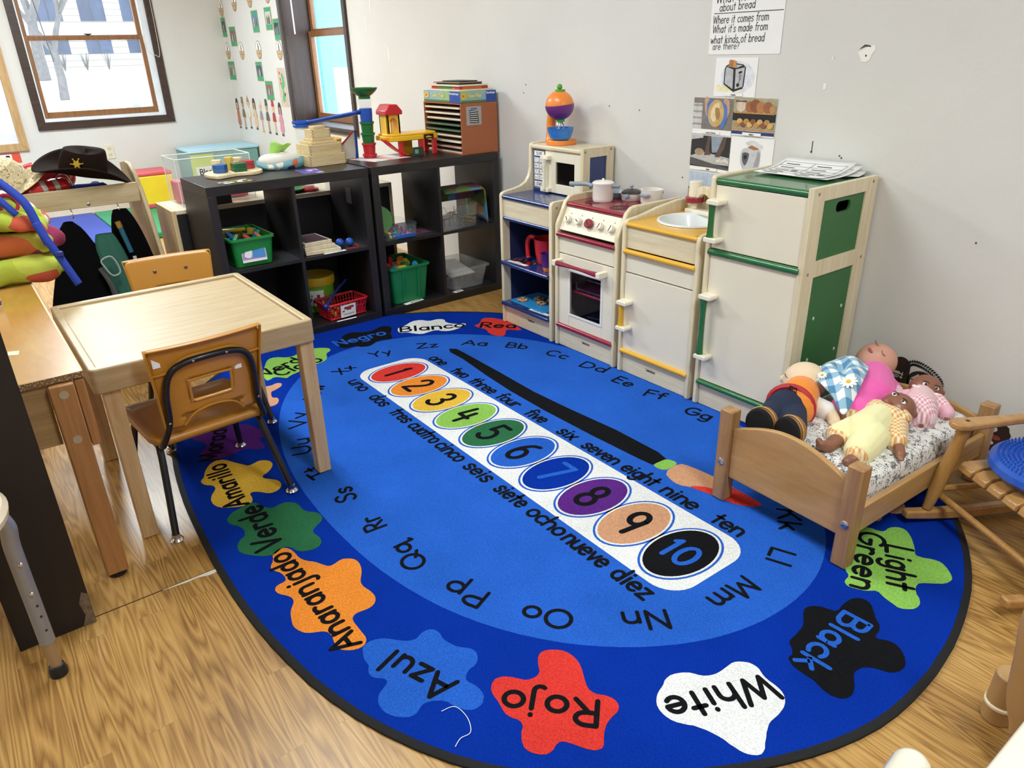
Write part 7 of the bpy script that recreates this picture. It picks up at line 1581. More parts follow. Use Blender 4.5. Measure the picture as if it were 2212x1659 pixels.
# quilts and straps on the bench
QG = splotches('quilt_lime', [(0, '#a9b53c'), (.5, '#b9c24a'), (.72, '#d9d2c2'), (.86, '#c2563a'), (.94, '#8f2f4e')], 9, .95, bump=.5)
QB = splotches('quilt_stripe', [(0, '#c9683a'), (.34, '#8a2c4c'), (.5, '#a9a03a'), (.68, '#cfc4b0'), (.84, '#b9c24a')], 7, .95, bump=.5)
QW = splotches('quilt_white', [(0, '#dcd4c6'), (.42, '#a9b53c'), (.62, '#dcd4c6'), (.8, '#a8403a'), (.9, '#a9b53c')], 12, .95, bump=.5)
NV = plain('strap_blue', '#1f3aa0', .8, bump=.4, bscale=120); NVD = plain('navy_star_cloth', '#1a2344', .9)
def fold_stack(name, label, mat, cx, cy, z, rx, ry, h, rot, seed, tilt=0.0):
    rnd = random.Random(seed); b = B(mat); ph = [rnd.uniform(0, 6) for _ in range(6)]
    def f(u, v):
        a = 2 * pi * u; e = (v - .5) * pi; sg = lambda q, k: math.copysign(abs(q) ** k, q)
        rr = 1 + .05 * sin(3 * a + ph[0]) + .03 * sin(7 * a + ph[1]) + .05 * sin(2 * e + ph[2])
        x = rx * sg(cos(a), .45) * sg(cos(e), .42) * rr; y = ry * sg(sin(a), .45) * sg(cos(e), .42) * rr
        zz = h / 2 * sg(sin(e), .8) * (1 + .14 * sin(2 * a + ph[3])) + .010 * sin(9 * x / rx + ph[4]) * cos(7 * y / ry + ph[5]) - .25 * max(0, (abs(y) / ry - .8)) * h * .5
        return (cx + x * cos(rot) - y * sin(rot), cy + x * sin(rot) + y * cos(rot), z + h / 2 + zz - tilt * y)
    b.grid(f, 64, 24, True)
    t = thing(name, label, 'quilt', (cx, cy, z), 0, 'quilts piled on the bench'); obj('cloth', b, t); return t, f
q1, f1 = fold_stack('folded_quilt', 'lime green quilt with orange dots lowest in the pile on the bench', QG, 4.83, -2.46, LZ + .002, .17, .215, .085, .1, 1)
q2, f2 = fold_stack('folded_quilt', 'orange and maroon striped quilt second from the bottom of the pile', QB, 4.80, -2.44, LZ + .080, .16, .19, .095, .05, 2)
q3, f3 = fold_stack('folded_quilt', 'navy quilt with white stars in the middle of the pile', NVD, 4.78, -2.50, LZ + .165, .15, .14, .05, 0, 3)
q4, f4 = fold_stack('folded_quilt', 'lime quilt with red scribble trim below the white one in the pile', QG, 4.80, -2.46, LZ + .195, .16, .185, .075, -.06, 4, .28)
q5, f5 = fold_stack('folded_quilt', 'white and lime quilt with a red ring on top of the pile', QW, 4.80, -2.47, LZ + .258, .13, .18, .075, -.08, 5, .55)
b = B(PAPER)
st = [((.024 if k % 2 == 0 else .010) * cos(pi * k / 5 + .2), (.024 if k % 2 == 0 else .010) * sin(pi * k / 5 + .2)) for k in range(10)]
b.prism(st, 0, .0015, frame((4.935, -2.455, LZ + .19), (0, 1, 0), (-.1, 0, 1))); obj('star', b, q3)
b = B(plain('applique_red', '#b02a3a', .9)); T = frame((4.915, -2.385, LZ + .265), (-.1, 1, -.5), (-.45, .3, 1))
b.tube([T @ Vector((.030 * cos(k * .35), .030 * sin(k * .35), .004)) for k in range(18)], .007, 6, True)
for k in range(5): b.tube([T @ Vector((-.05 + k * .024 + .006 * cos(j), .055 - .006 * k + .006 * sin(j), .006)) for j in range(6)], .0022, 5, True)
obj('ring_applique', b, q5)
cr = thing('carrier_strap', 'blue webbing carrier strap with buckles draped over the quilts', 'strap', (4.9, -2.35, LZ))
def webbing(P, w, nm='webbing'):
    P = catmull([Vector(p) for p in P], 8); b = B(NV); n = len(P)
    vs, fs = [], []
    for i, p in enumerate(P):
        t = (Vector(P[min(n - 1, i + 1)]) - Vector(P[max(0, i - 1)])).normalized(); nrm = Vector((.9, .2, .3)); s = t.cross(nrm).normalized()
        vs += [Vector(p) + s * w, Vector(p) - s * w]
    fs = [(2 * i, 2 * i + 1, 2 * i + 3, 2 * i + 2) for i in range(n - 1)]
    b._faces(vs, fs); return obj(nm, b, cr, solid=.003)
webbing([(4.86, -2.45, .985), (4.92, -2.40, .955), (4.965, -2.34, .88), (4.985, -2.32, .80), (4.995, -2.305, .735)], .014)
webbing([(4.985, -2.325, .81), (5.0, -2.305, .745), (5.005, -2.285, .69), (5.012, -2.265, .63), (5.015, -2.25, .585)], .013)
webbing([(4.86, -2.47, .985), (4.92, -2.46, .965), (4.95, -2.41, .90), (4.965, -2.37, .84)], .011)
b = B(plain('buckle_blue', '#1a2f7c', .4)); b.box(5.0, 5.013, -2.298, -2.27, .688, .708); obj('buckle', b, cr, bevel=.004)
tag(obj('blue_strap_pad', (lambda b: (b.tube(catmull([(4.86, -2.50, .955), (4.90, -2.45, .99), (4.93, -2.42, .965), (4.95, -2.41, .93)], 5), [.02, .022, .024, .024, .026, .026, .026, .026, .026, .025, .024, .022, .022, .02, .018, .016], 10), b)[1])(B(NV))), 'padded blue strap end flopped over the top quilt', 'strap')
cp_ = thing('striped_cup', 'red and white striped cup standing on the bench before the quilts', 'cup', (5.20, -2.515, LZ + .001))
b = B(PAPER); T = Matrix.Translation((5.20, -2.520, LZ + .001)); b.lathe([(0, 0), (.026, 0), (.034, .085), (.032, .085), (.025, .005), (0, .004)], 28, T); obj('cup', b, cp_)
b = B(plain('stripe_red', '#c02c2c', .4)); b.lathe([(.0336, .070), (.0348, .084)], 28, T, False); b.lathe([(.0315, .05), (.0325, .060)], 28, T, False); obj('red_stripe', b, cp_)
b = B(plain('stripe_blue', '#2a3a8a', .4)); b.lathe([(.0268, .004), (.0282, .018)], 28, T, False); obj('blue_stripe', b, cp_)

# ------------------------------------------------------------------ far corner: mats, soft cubes, folded play box
VIN = dict(p=plain('vinyl_purple', '#5238a8', .5), b=plain('vinyl_blue', '#1a3aa0', .5), g=plain('vinyl_green', '#148a5a', .5), y=plain('vinyl_yellow', '#e8c92a', .45), r=plain('vinyl_red', '#d05058', .45))
gm = thing('tumbling_mat', 'folding vinyl floor mat with purple, blue and green panels', 'mat', (1.0, -1.6, 0))
yy = -2.75
for k, (c, w) in enumerate((('g', .40), ('p', .42), ('b', .40), ('g', .52))):
    obj('mat_panel', B(VIN[c]).box(.30, 1.62, yy, yy + w - .006, .0005, .05), gm, bevel=.012, seg=3); yy += w
obj('mat_edge', B(VIN['b']).box(.30, 1.62, yy - .005, yy + .02, .0005, .03), gm, bevel=.005)
fc = thing('foam_cube', 'yellow foam cube with a red top near the snowy window wall', 'soft block', (.32, -1.02, .051))
obj('body', B(VIN['y']).box(.14, .50, -1.14, -.84, .051, .335), fc, bevel=.01); obj('red_top', B(VIN['r']).box(.14, .50, -1.142, -.838, .3355, .365), fc, bevel=.008); obj('red_base', B(VIN['r']).box(.142, .502, -1.138, -.842, .0515, .09), fc, bevel=.005)
tb_ = thing('play_box', 'teal folded play box with a pale blue top in the corner', 'play box', (.3, -.35, 0))
LB = plain('pale_blue_top', '#a9d3e2', .4); LIMEF = plain('lime_side', '#b9c84a', .5); TEAL = plain('teal_side', '#6f9f98', .5)
obj('body', B(TEAL).box(.06, .52, -.66, -.02, .0005, .50), tb_, bevel=.004); obj('top', B(LB).box(.05, .53, -.67, -.01, .5005, .52), tb_, bevel=.003); obj('side', B(LIMEF).box(.525, .532, -.66, -.45, .05, .48), tb_)
# outlet
ol = thing('power_outlet', 'ivory double power outlet below the snowy window', 'outlet', (0, -1.228, .53))
IV = plain('outlet_ivory', '#ddd5bf', .4); T = frame((.0002, -1.268, .462), (0, 1, 0), (0, 0, 1))
obj('plate', B(IV).box(0, .078, 0, .126, 0, .006, T), ol, bevel=.002)
b = B(plain('outlet_face', '#cfc6ae', .4))
for z in (.036, .09): b.prism([(.039 + p[0], z + p[1]) for p in arc(0, 0, .018, .016, 0, 345, 20)], .006, .0078, T); 
b.use(BLK)
for z in (.036, .09):
    for dx in (-.007, .007): b.box(.039 + dx - .001, .039 + dx + .001, z - .004, z + .004, .0078, .0082, T)
obj('socket_face', b, ol)
# whiteboard and red poster on the left wall
OAKF = wood('oak_frame', '#cdaa78', '#ab8656', .45, 'z', 5)
wb = thing('whiteboard', 'whiteboard in an oak frame on the wall beside the snowy window', 'whiteboard', (0, -2.6, .6))
b = B(OAKF); casing(b, (.0005, 0, 0), (0, 1, 0), (0, 0, 1), -3.6, -1.925, .66, 1.9, .065, .022); obj('frame', b, wb, bevel=.003)
obj('board', B(plain('board_white', '#e6e8f0', .25)).box(.001, .010, -3.6, -1.925, .66, 1.9), wb)
rd = thing('picture_card', 'orange-red card with small drawings below the whiteboard', 'poster', (0, -2.0, .5))
T = frame((.0006, -2.16, .50), (0, 1, 0), (0, 0, 1)); obj('card', B(plain('card_orange', '#dd5236', .6)).box(0, .22, 0, .085, 0, .001, T), rd)
b = B(PAPER); b.flat([(.01, .01), (.155, .01), (.155, .075), (.01, .075)], .0013, T); b.use(plain('card_skin', '#b07a62', .6)); b.flat(arc(.125, .04, .015, .02, 0, 345, 16), .0016, T); b.use(INK); b.flat([(.108, .045), (.142, .045), (.138, .066), (.112, .066)], .0019, T); obj('drawings', b, rd)

# ------------------------------------------------------------------ doll bed
MAPLE = wood('bed_maple', '#c79a62', '#ab7d48', .34, 'x', 2.6, .3, 6); MAPLEY = wood('bed_rail', '#cda268', '#b08550', .34, 'y', 3, .3); MAPLEZ = wood('bed_post', '#b98d5c', '#94693f', .36, 'z', 3, .25)
BX0, BY0, BRZ = 6.762, -.868, radians(-2)
BW, BL, BZ = .458, .762, RZ + .0025
bed = thing('doll_bed', 'wooden doll bed with arched footboard holding four dolls', 'doll bed', (BX0, BY0, BZ), BRZ)
PS = .044
for x, y, h in ((0, 0, .308), (BW - PS, 0, .308), (0, BL - PS, .268), (BW - PS, BL - PS, .268)):
    zq = 0 if y < .1 or x < .1 else 0
    p = obj('post', B(MAPLEZ).box(x, x + PS, y, y + PS, zq, h), bed, world=False, bevel=.004, seg=2)
    if y < .1:
        b = B(STEEL); b.lathe([(.012, 0), (.012, .001), (.0085, .0035), (0, .004)], 20, frame((x + PS / 2, y - .0002, .135), (1, 0, 0), (0, 0, 1)))
        b.use(BLK); b.box(-.0075, .0075, -.001, .001, .004, .0043, frame((x + PS / 2, y - .0002, .135), (1, .4, 0), (0, 0, 1))); obj('bolt', b, p, world=False)
def board(y, z0, ze, zm, nm):
    n = 24; P = [(PS, z0), (BW - PS, z0)] + [(BW - PS - (BW - 2 * PS) * i / n, ze + (zm - ze) * sin(pi * i / n)) for i in range(n + 1)]
    return obj(nm, B(MAPLE).prism(P, -y - .018, -y, Matrix(((1, 0, 0, 0), (0, 0, -1, 0), (0, 1, 0, 0), (0, 0, 0, 1)))), bed, world=False, bevel=.004, seg=3)
board(.013, .085, .252, .305, 'footboard'); board(BL - .031, .085, .215, .242, 'headboard')
for x in (.008, BW - .026): obj('side_rail', B(MAPLEY).box(x, x + .018, PS, BL - PS, .095, .175), bed, world=False, bevel=.004)
obj('slat_base', B(MAPLEY).box(.026, BW - .026, .035, BL - .035, .10, .112), bed, world=False)
def sheet_print():
    m, nt, b = _new('bear_print_sheet')
    v = _coord(nt)
    n1 = _noise(nt, v, 26, 3, .6); n2 = _noise(nt, v, 48, 3, .6, .4)
    g = _ramp(nt, n1, [(.57, rgb('#ece9e4')), (.60, rgb('#8f8d8b')), (.70, rgb('#a5a29e'))])
    s = nt.nodes.new('ShaderNodeMath'); s.operation = 'SUBTRACT'; nt.links.new(n2, s.inputs[0]); s.inputs[1].default_value = .5
    a = nt.nodes.new('ShaderNodeMath'); a.operation = 'ABSOLUTE'; nt.links.new(s.outputs[0], a.inputs[0])
    l = nt.nodes.new('ShaderNodeMath'); l.operation = 'LESS_THAN'; nt.links.new(a.outputs[0], l.inputs[0]); l.inputs[1].default_value = .016
    mx_ = nt.nodes.new('ShaderNodeMix'); mx_.data_type = 'RGBA'; nt.links.new(l.outputs[0], mx_.inputs[0]); nt.links.new(g, mx_.inputs[6]); mx_.inputs[7].default_value = rgb('#2b2a2c')
    nt.links.new(mx_.outputs[2], b.inputs['Base Color']); b.inputs['Roughness'].default_value = .95
    _bump(nt, b, _noise(nt, v, 9, 4), .5, .012)
    return m
ma = thing('doll_mattress', 'doll mattress in a white sheet printed with grey animals', 'mattress', (BX0, BY0, BZ + .113), BRZ)
b = B(sheet_print())
def mattress(u, v):
    a = 2 * pi * u; e = (v - .5) * pi; sg = lambda q, k: math.copysign(abs(q) ** k, q)
    x = BW / 2 + .198 * sg(cos(a), .28) * sg(cos(e), .18); y = BL / 2 + (BL / 2 - .0355) * sg(sin(a), .28) * sg(cos(e), .18)
    return (x, y, .060 + .059 * sg(sin(e), .45) + .003 * sin(17 * x + 3) * cos(13 * y) * (v > .5))
b.grid(mattress, 72, 24, True); obj('sheet', b, ma, world=False)
MZ = BZ + .113 + .119

# ------------------------------------------------------------------ dolls
SKB = plain('doll_brown_skin', '#8a5a44', .45, var=.04, coat=.1); SKP = plain('doll_pink_skin', '#d39c86', .5, var=.05, coat=.1); SKC = plain('doll_cloth_skin', '#e8cfae', .9, bump=.3, bscale=250)
GO = checks('gingham_orange', '#f2e2c2', '#d99a52', .0055, '#e8c48e'); GP_ = checks('gingham_pink', '#f6e4e4', '#dc93a0', .005, '#eabcc2')
YEL_ = plain('soft_yellow', '#efe9b0', .95, bump=.3, bscale=60, sheen=.3); PNK = plain('hot_pink_knit', '#ee5fae', .9, bump=.3, bscale=60, sheen=.3)
EYEW = plain('eye_white', '#f2efe8', .2); EYED = plain('eye_dark', '#241713', .15); LIP = plain('doll_lip', '#8c4038', .5)
def union(name, mat, items, parent, vox=.0035, sm=4):
    b = B(mat)
    for it in items:
        if isinstance(it[0], (tuple, Vector)): b.cap(*it)
        elif len(it) == 4: b.ell(it[:3], it[3])
        else: b.ell(it[:3], it[3:6])
    return obj(name, b, parent, remesh=vox, smooth=sm)
def face(doll, c, r, crown, front, eyes=True, mat_lip=LIP, smile=False):
    c, cr, f = Vector(c), Vector(crown).normalized(), Vector(front).normalized()
    f = (f - cr * f.dot(cr)).normalized(); s = cr.cross(f)
    T = Matrix(((s.x, cr.x, f.x, c.x), (s.y, cr.y, f.y, c.y), (s.z, cr.z, f.z, c.z), (0, 0, 0, 1)))
    for k in (-1, 1):
        if eyes:
            o = obj('eye', B(EYEW).ell(T @ Vector((k * .36 * r, .12 * r, .885 * r)), (r * .17, r * .11, r * .07), T.to_3x3().to_4x4(), 14, 8), doll)
            obj('iris', B(EYED).ell(T @ Vector((k * .35 * r, .12 * r, .935 * r)), (r * .085, r * .085, r * .035), T.to_3x3().to_4x4(), 12, 6), o)
            b = B(EYED); b.tube([T @ Vector((k * .36 * r + .2 * r * cos(a), .24 * r + .07 * r * sin(a), .93 * r)) for a in (pi, pi * .75, pi * .5, pi * .25, 0)], r * .022, 5); obj('brow', b, doll)
        else:
            b = B(plain('closed_lid', '#9a5e50', .6)); b.tube([T @ Vector((k * .38 * r + .19 * r * cos(a), .10 * r + .06 * r * sin(a), .95 * r)) for a in (pi, pi * 1.25, pi * 1.5, pi * 1.75, 2 * pi)], r * .03, 5); obj('closed_eye', b, doll)
    b = B(mat_lip)
    b.tube([T @ Vector((.2 * r * cos(a), -.40 * r + (.09 if smile else .03) * r * sin(a), .95 * r)) for a in (pi, pi * 1.25, pi * 1.5, pi * 1.75, 2 * pi)], [r * q for q in (.03, .06, .075, .06, .03)], 6); obj('mouth', b, doll)
    return T
def hand(c, d, up, s):
    """palm with four curled fingers and a side thumb, as capsules for the body surface"""
    c, d, up = Vector(c), Vector(d).normalized(), Vector(up).normalized(); sd = d.cross(up).normalized(); L = [(tuple(c), tuple(c + d * s * .8), s * .62, s * .55)]
    for k in range(4):
        o = c + d * s * .9 + sd * s * (.55 - .37 * k); ln = s * (.75, .9, .85, .65)[k]
        L.append((tuple(o), tuple(o + d * ln * .6), s * .2, s * .18)); L.append((tuple(o + d * ln * .6), tuple(o + d * ln * .95 - up * s * .28), s * .18, s * .15))
    o = c + sd * s * .6 + d * s * .2; L.append((tuple(o), tuple(o + sd * s * .45 + d * s * .5), s * .22, s * .17))
    return L
# soft boy doll
d1 = thing('rag_doll', 'soft rag doll in an orange shirt and jeans, black shoe soles towards the footboard', 'doll', (6.85, -.6, MZ))
H1 = (6.793, -.475, .302)
union('body', SKC, [(*H1, .070, .068, .064), (6.722, -.485, .290, .014), ((6.80, -.50, .285), (6.855, -.60, .275), .045, .05), ((6.88, -.545, .27), (6.935, -.545, .262), .022, .020), ((6.935, -.545, .262), (6.965, -.575, .256), .021, .018)] + hand((6.963, -.575, .256), (.6, -.7, -.1), (0, 0, 1), .016), d1)
sh1 = union('shirt', plain('shirt_orange', '#f08c2c', .9, bump=.3, bscale=60, sheen=.3), [((6.815, -.525, .285), (6.852, -.615, .277), .058, .064), (6.835, -.57, .296, .058)], d1)
union('sleeve', plain('sleeve_white', '#efeae2', .9, bump=.3, bscale=60), [((6.872, -.545, .272), (6.918, -.542, .264), .029, .031)], d1)
DEN = plain('denim', '#1d2740', .9, bump=.4, bscale=120)
union('jeans', DEN, [((6.842, -.625, .275), (6.848, -.672, .276), .064, .062), ((6.83, -.665, .276), (6.858, -.765, .284), .044, .040), ((6.875, -.665, .278), (6.935, -.752, .282), .044, .040)], d1)
b = B(plain('belt_red', '#b5202a', .6)); b.tube([(6.842 + .0665 * cos(a) * .98, -.622 + .018 * cos(a), .277 + .066 * sin(a)) for a in [k * 2 * pi / 24 for k in range(24)]], .011, 6, True); be = obj('belt', b, d1)
b = B(BLK); b.tube([(6.852 + .016 * cos(a), -.640, .343 + .011 * sin(a)) for a in [pi / 4 + k * pi / 2 for k in range(4)]], .003, 6, True); obj('buckle', b, be)
TAN = plain('shoe_tan', '#9a6a34', .6); SOLE = plain('sole_black', '#0c0c0e', .9, bump=.2, bscale=150)
for (x, y, z, yaw) in ((6.862, -.800, .288, .10), (6.948, -.785, .288, -.12)):
    R_ = Matrix.Rotation(yaw, 4, 'Z')
    s_ = obj('shoe', B(TAN).ell((x, y + .012, z), (.043, .030, .046), R_, 24, 14), d1)
    obj('sole', B(SOLE).lathe([(0, 0), (.85, 0), (1, .006), (1, .014), (.9, .018)], 32, Matrix.Translation((x, y - .003, z)) @ R_ @ Matrix.Rotation(radians(90), 4, 'X') @ Matrix.Diagonal((.043, .049, 1, 1))), s_)
    obj('welt', B(plain('welt', '#c8a06a', .6)).tube([Matrix.Translation((x, y + .004, z)) @ R_ @ Vector((.0435 * cos(a), 0, .0485 * sin(a))) for a in [k * pi / 12 for k in range(24)]], .0022, 5, True), s_)
b = B(plain('stitch_brown', '#6b4a34', .9)); b.tube([(6.772 + .022 * cos(a), -.528 + .004 * sin(a), .331 + .012 * sin(a)) for a in (pi, pi * 1.2, pi * 1.4, pi * 1.6, pi * 1.8, 2 * pi)], .0014, 5); obj('stitched_smile', b, d1)
# bald baby in pink
d2 = thing('baby_doll', 'large bald baby doll in a bright pink suit lying at the headboard', 'doll', (6.9, -.3, MZ))
H2 = (6.862, -.165, .312)
union('body', SKP, [(*H2, .066, .070, .062), (6.875, -.196, .338, .028), ((6.885, -.22, .290), (6.93, -.30, .272), .028, .05), (6.815, -.19, .315, .016), ((6.93, -.30, .27), (7.0, -.46, .262), .05, .045), ((6.985, -.265, .268), (7.01, -.30, .26), .02, .017)] + hand((7.01, -.305, .258), (.3, -.9, -.1), (0, 0, 1), .016), d2, .007)
union('romper', PNK, [((6.905, -.25, .283), (6.965, -.37, .277), .062, .066), ((6.955, -.38, .277), (6.985, -.47, .266), .062, .05), ((6.93, -.38, .272), (6.945, -.49, .262), .05, .046), ((6.965, -.25, .27), (6.99, -.28, .266), .032, .026)], d2, .007)
union('cuff', checks('dotted_cuff', '#f4ecee', '#d88aa8', .004), [((6.985, -.262, .268), (7.003, -.292, .263), .027, .027)], d2)
face(d2, (H2[0], H2[1], H2[2]), .064, (.55, .72, .2), (.10, -.48, .87), eyes=False, mat_lip=plain('lip_dark_pink', '#a8574e', .5), smile=False)
# brown baby in yellow overalls
d3 = thing('baby_doll', 'brown baby doll in pale yellow overalls and orange gingham sleeves', 'doll', (7.06, -.56, MZ))
H3 = (7.072, -.425, .293)
union('body', SKB, [(*H3, .052, .056, .049), (7.058, -.455, .318, .017), (7.116, -.405, .285, .010), (7.032, -.405, .285, .010), ((7.06, -.47, .278), (7.07, -.60, .268), .035, .045), ((7.03, -.625, .262), (7.030, -.655, .258), .026, .024), ((7.030, -.655, .258), (7.036, -.722, .254), .023, .019), ((7.036, -.724, .254), (7.026, -.748, .263), .019, .015), (7.020, -.752, .276, .010), (7.032, -.757, .272, .0085), ((7.10, -.66, .262), (7.118, -.735, .255), .024, .019), ((7.118, -.735, .255), (7.112, -.760, .253), .017, .013), ((7.15, -.565, .262), (7.185, -.607, .252), .017, .014), ((6.975, -.505, .262), (6.955, -.54, .256), .017, .014)] + hand((7.186, -.610, .252), (.5, -.8, -.1), (-.2, 0, 1), .014) + hand((6.953, -.543, .254), (-.5, -.8, -.1), (.2, 0, 1), .013), d3)
union('overalls', YEL_, [((7.058, -.505, .276), (7.07, -.60, .272), .050, .060), ((7.045, -.605, .268), (7.022, -.645, .261), .046, .036), ((7.095, -.605, .270), (7.112, -.695, .264), .050, .043)], d3)
union('shirt', GO, [((7.008, -.475, .274), (6.978, -.508, .263), .030, .024), ((7.105, -.485, .276), (7.148, -.565, .264), .032, .030), ((7.04, -.475, .280), (7.085, -.48, .280), .042, .042)], d3)
union('cuff', GO, [((7.016, -.648, .259), (7.026, -.658, .258), .033, .031)], d3); union('cuff', GO, [((7.108, -.70, .262), (7.116, -.712, .261), .036, .034)], d3)
b = B(GO)
for k, (cx_, cy_, a0) in enumerate(((7.035, -.462, 2.2), (7.098, -.468, -.2))):
    b.grid(lambda u, v: (cx_ + (.012 + .026 * v) * cos(a0 + (u - .5) * 2.6), cy_ + (.012 + .026 * v) * sin(a0 + (u - .5) * 2.6) * .8, .314 - .020 * v ** 2), 12, 5)
obj('collar', b, d3, solid=.004)
face(d3, H3, .0515, (.38, .826, .41), (-.04, -.67, .74))
# brown baby in pink gingham
d4 = thing('baby_doll', 'small brown baby doll in a pink gingham dress by the headboard', 'doll', (7.09, -.3, MZ))
H4 = (7.052, -.205, .286)
union('body', SKB, [(*H4, .049, .051, .046), (7.070, -.236, .298, .018), (7.006, -.19, .282, .010), (7.095, -.185, .282, .010), ((7.06, -.24, .275), (7.095, -.33, .265), .03, .04), ((7.03, -.255, .266), (7.012, -.262, .262), .015, .012), ((7.125, -.25, .266), (7.152, -.268, .256), .016, .013), ((7.115, -.35, .262), (7.132, -.385, .256), .020, .017), ((7.09, -.37, .26), (7.095, -.405, .255), .019, .016)] + hand((7.154, -.272, .254), (.5, -.8, -.1), (0, 0, 1), .013) + hand((7.010, -.264, .262), (-.7, -.5, 0), (0, 0, 1), .012), d4)
union('dress', GP_, [((7.062, -.25, .276), (7.098, -.335, .270), .040, .054), ((7.095, -.325, .268), (7.118, -.36, .264), .050, .046), ((7.105, -.24, .272), (7.135, -.256, .262), .028, .026), ((7.085, -.36, .262), (7.093, -.385, .259), .034, .032)], d4)
union('sleeve', plain('pale_pink', '#efb9c6', .9, bump=.3, bscale=60), [((7.040, -.25, .272), (7.018, -.262, .266), .024, .022)], d4)
union('sleeve', plain('pale_pink', '#efb9c6'), [((7.14, -.258, .262), (7.152, -.268, .258), .024, .024)], d4)
b = B(plain('ribbon_white', '#f3ece6', .8))
for q in ((7.050, -.268, .312), (7.098, -.252, .300)): b.ell((q[0] - .007, q[1], q[2]), (.008, .004, .005), None, 10, 6); b.ell((q[0] + .007, q[1], q[2]), (.008, .004, .005), None, 10, 6)
obj('bow', b, d4)
face(d4, H4, .0485, (-.04, .56, .82), (.55, -.66, .48), smile=True)
# fleece heart over the dolls
BC_ = checks('fleece_check', '#eef3f4', '#4f86ac', .021, '#94bcd2', .95, .75)
bl = thing('doll_blanket', 'blue check fleece bib with daisies lying over the rag doll and the pink baby', 'blanket', (6.87, -.4, .33))
outl = [(6.775, -.400, .300), (6.765, -.335, .305), (6.790, -.268, .312), (6.838, -.250, .325), (6.893, -.275, .335), (6.925, -.345, .338), (6.955, -.430, .333), (6.984, -.560, .290), (6.93, -.540, .315), (6.865, -.515, .325), (6.81, -.465, .312)]
OC = catmull(outl, 6, True)
ctr = Vector((6.868, -.40, .352)); n = len(OC)
def fl(i, t):
    p = Vector(OC[i % n]); q = ctr.lerp(p, t); a = 2 * pi * i / n
    q.z += .022 * sin(pi * min(1, t * 1.05)) + .012 * sin(3 * a + 5 * t) * t * (1 - .3 * t) - (.035 * math.exp(-(t / .22) ** 2))
    return q
b = B(BC_)
vs = [ctr + Vector((0, 0, -.033))]; fs = []
RR = 12
for r in range(1, RR + 1):
    for i in range(n): vs.append(fl(i, r / RR))
for i in range(n): fs.append((0, 1 + i, 1 + (i + 1) % n))
for r in range(RR - 1):
    for i in range(n):
        j = (i + 1) % n; fs.append((1 + r * n + i, 1 + (r + 1) * n + i, 1 + (r + 1) * n + j, 1 + r * n + j))
b._faces(vs, fs); obj('fleece', b, bl, solid=.009, subd=1)
for k, (i0, t0, s_) in enumerate(((40, .62, .027), (55, .84, .016), (3, .9, .017))):
    c = fl(i0, t0) + Vector((0, -.003, .008)); nrm = Vector((0, -.45, .9)).normalized(); T = frame(c, (1, 0, 0), nrm.cross(Vector((1, 0, 0))))
    b = B(plain('daisy_white', '#f6f3ee', .9))
    for q in range(11): a = 2 * pi * q / 11; b.ell(T @ Vector((s_ * .62 * cos(a), s_ * .62 * sin(a), .0)), (s_ * .42, s_ * .17, .0022), (T.to_3x3().to_4x4() @ Matrix.Rotation(a, 4, 'Z')), 10, 6)
    o = obj('daisy', b, bl); obj('daisy_centre', B(plain('daisy_yellow', '#e8c22a', .9)).ell(T @ Vector((0, 0, .002)), (s_ * .26, s_ * .26, .004), T.to_3x3().to_4x4(), 12, 8), o)

# ------------------------------------------------------------------ rocking chair
RK = wood('rocker_oak', '#b98a4c', '#93652f', .36, 'z', 3, .3, 8); RKX = wood('rocker_slat', '#c2935a', '#9c6e38', .3, 'x', 3, .4, 8)
rz = math.atan2(-.48, .877)
ro = thing('rocking_chair', 'small oak rocking chair with slatted seat beside the doll bed', 'rocking chair', (7.242, -.492, RZ + .001), rz)
# local: x across the seat, y towards the back
W_ = .385
def runner(x):
    P = [(-.07 + .60 * i / 16) for i in range(17)]
    f = lambda y: .0008 + .30 * (y - .20) ** 2
    top = [(y, f(y) + .034 - .010 * (abs(y - .2) / .3) ** 2) for y in P]; bot = [(y, f(y)) for y in P]
    return B(RKX).prism(bot + top[::-1], x - .014, x + .014, Matrix(((0, 0, 1, 0), (1, 0, 0, 0), (0, 1, 0, 0), (0, 0, 0, 1))))
for x in (0, W_): obj('rocker', runner(x), ro, world=False, bevel=.006, seg=3)
for x in (0, W_):
    obj('front_post', B(RK).tube([(x, .0, .045), (x, .012, .10), (x, .035, .20), (x, .058, .31)], [.013, .018, .0195, .016], 14), ro, world=False)
    obj('back_post', B(RK).tube([(x, .36, .05), (x, .37, .20), (x, .42, .62)], [.015, .018, .014], 14), ro, world=False)
    P = [(-.022, .02), (-.026, .045), (-.022, .085), (-.016, .20), (-.010, .40), (.016, .40), (.018, .2), (.026, .085), (.028, .045), (.022, .02), (0, .012)]
    ar = obj('armrest', B(RKX).prism([(x + p[0], p[1]) for p in P], .308, .328), ro, world=False, bevel=.006, seg=3)
    obj('plug', B(plain('dark_plug', '#4a2f18', .5)).cyl((x, .06, .328), (x, .06, .3288), .006, n=14), ar, world=False)
obj('front_stretcher', B(RK).tube([(0, .035, .085), (W_, .035, .085)], .010, 12), ro, world=False)
obj('seat_rail', B(RK).tube([(0, .085, .182), (W_, .085, .182)], .012, 12), ro, world=False); obj('seat_rail', B(RK).tube([(0, .34, .172), (W_, .34, .172)], .012, 12), ro, world=False)
for x in (0, W_): obj('side_stretcher', B(RK).tube([(x, .02, .11), (x, .365, .10)], .009, 12), ro, world=False)
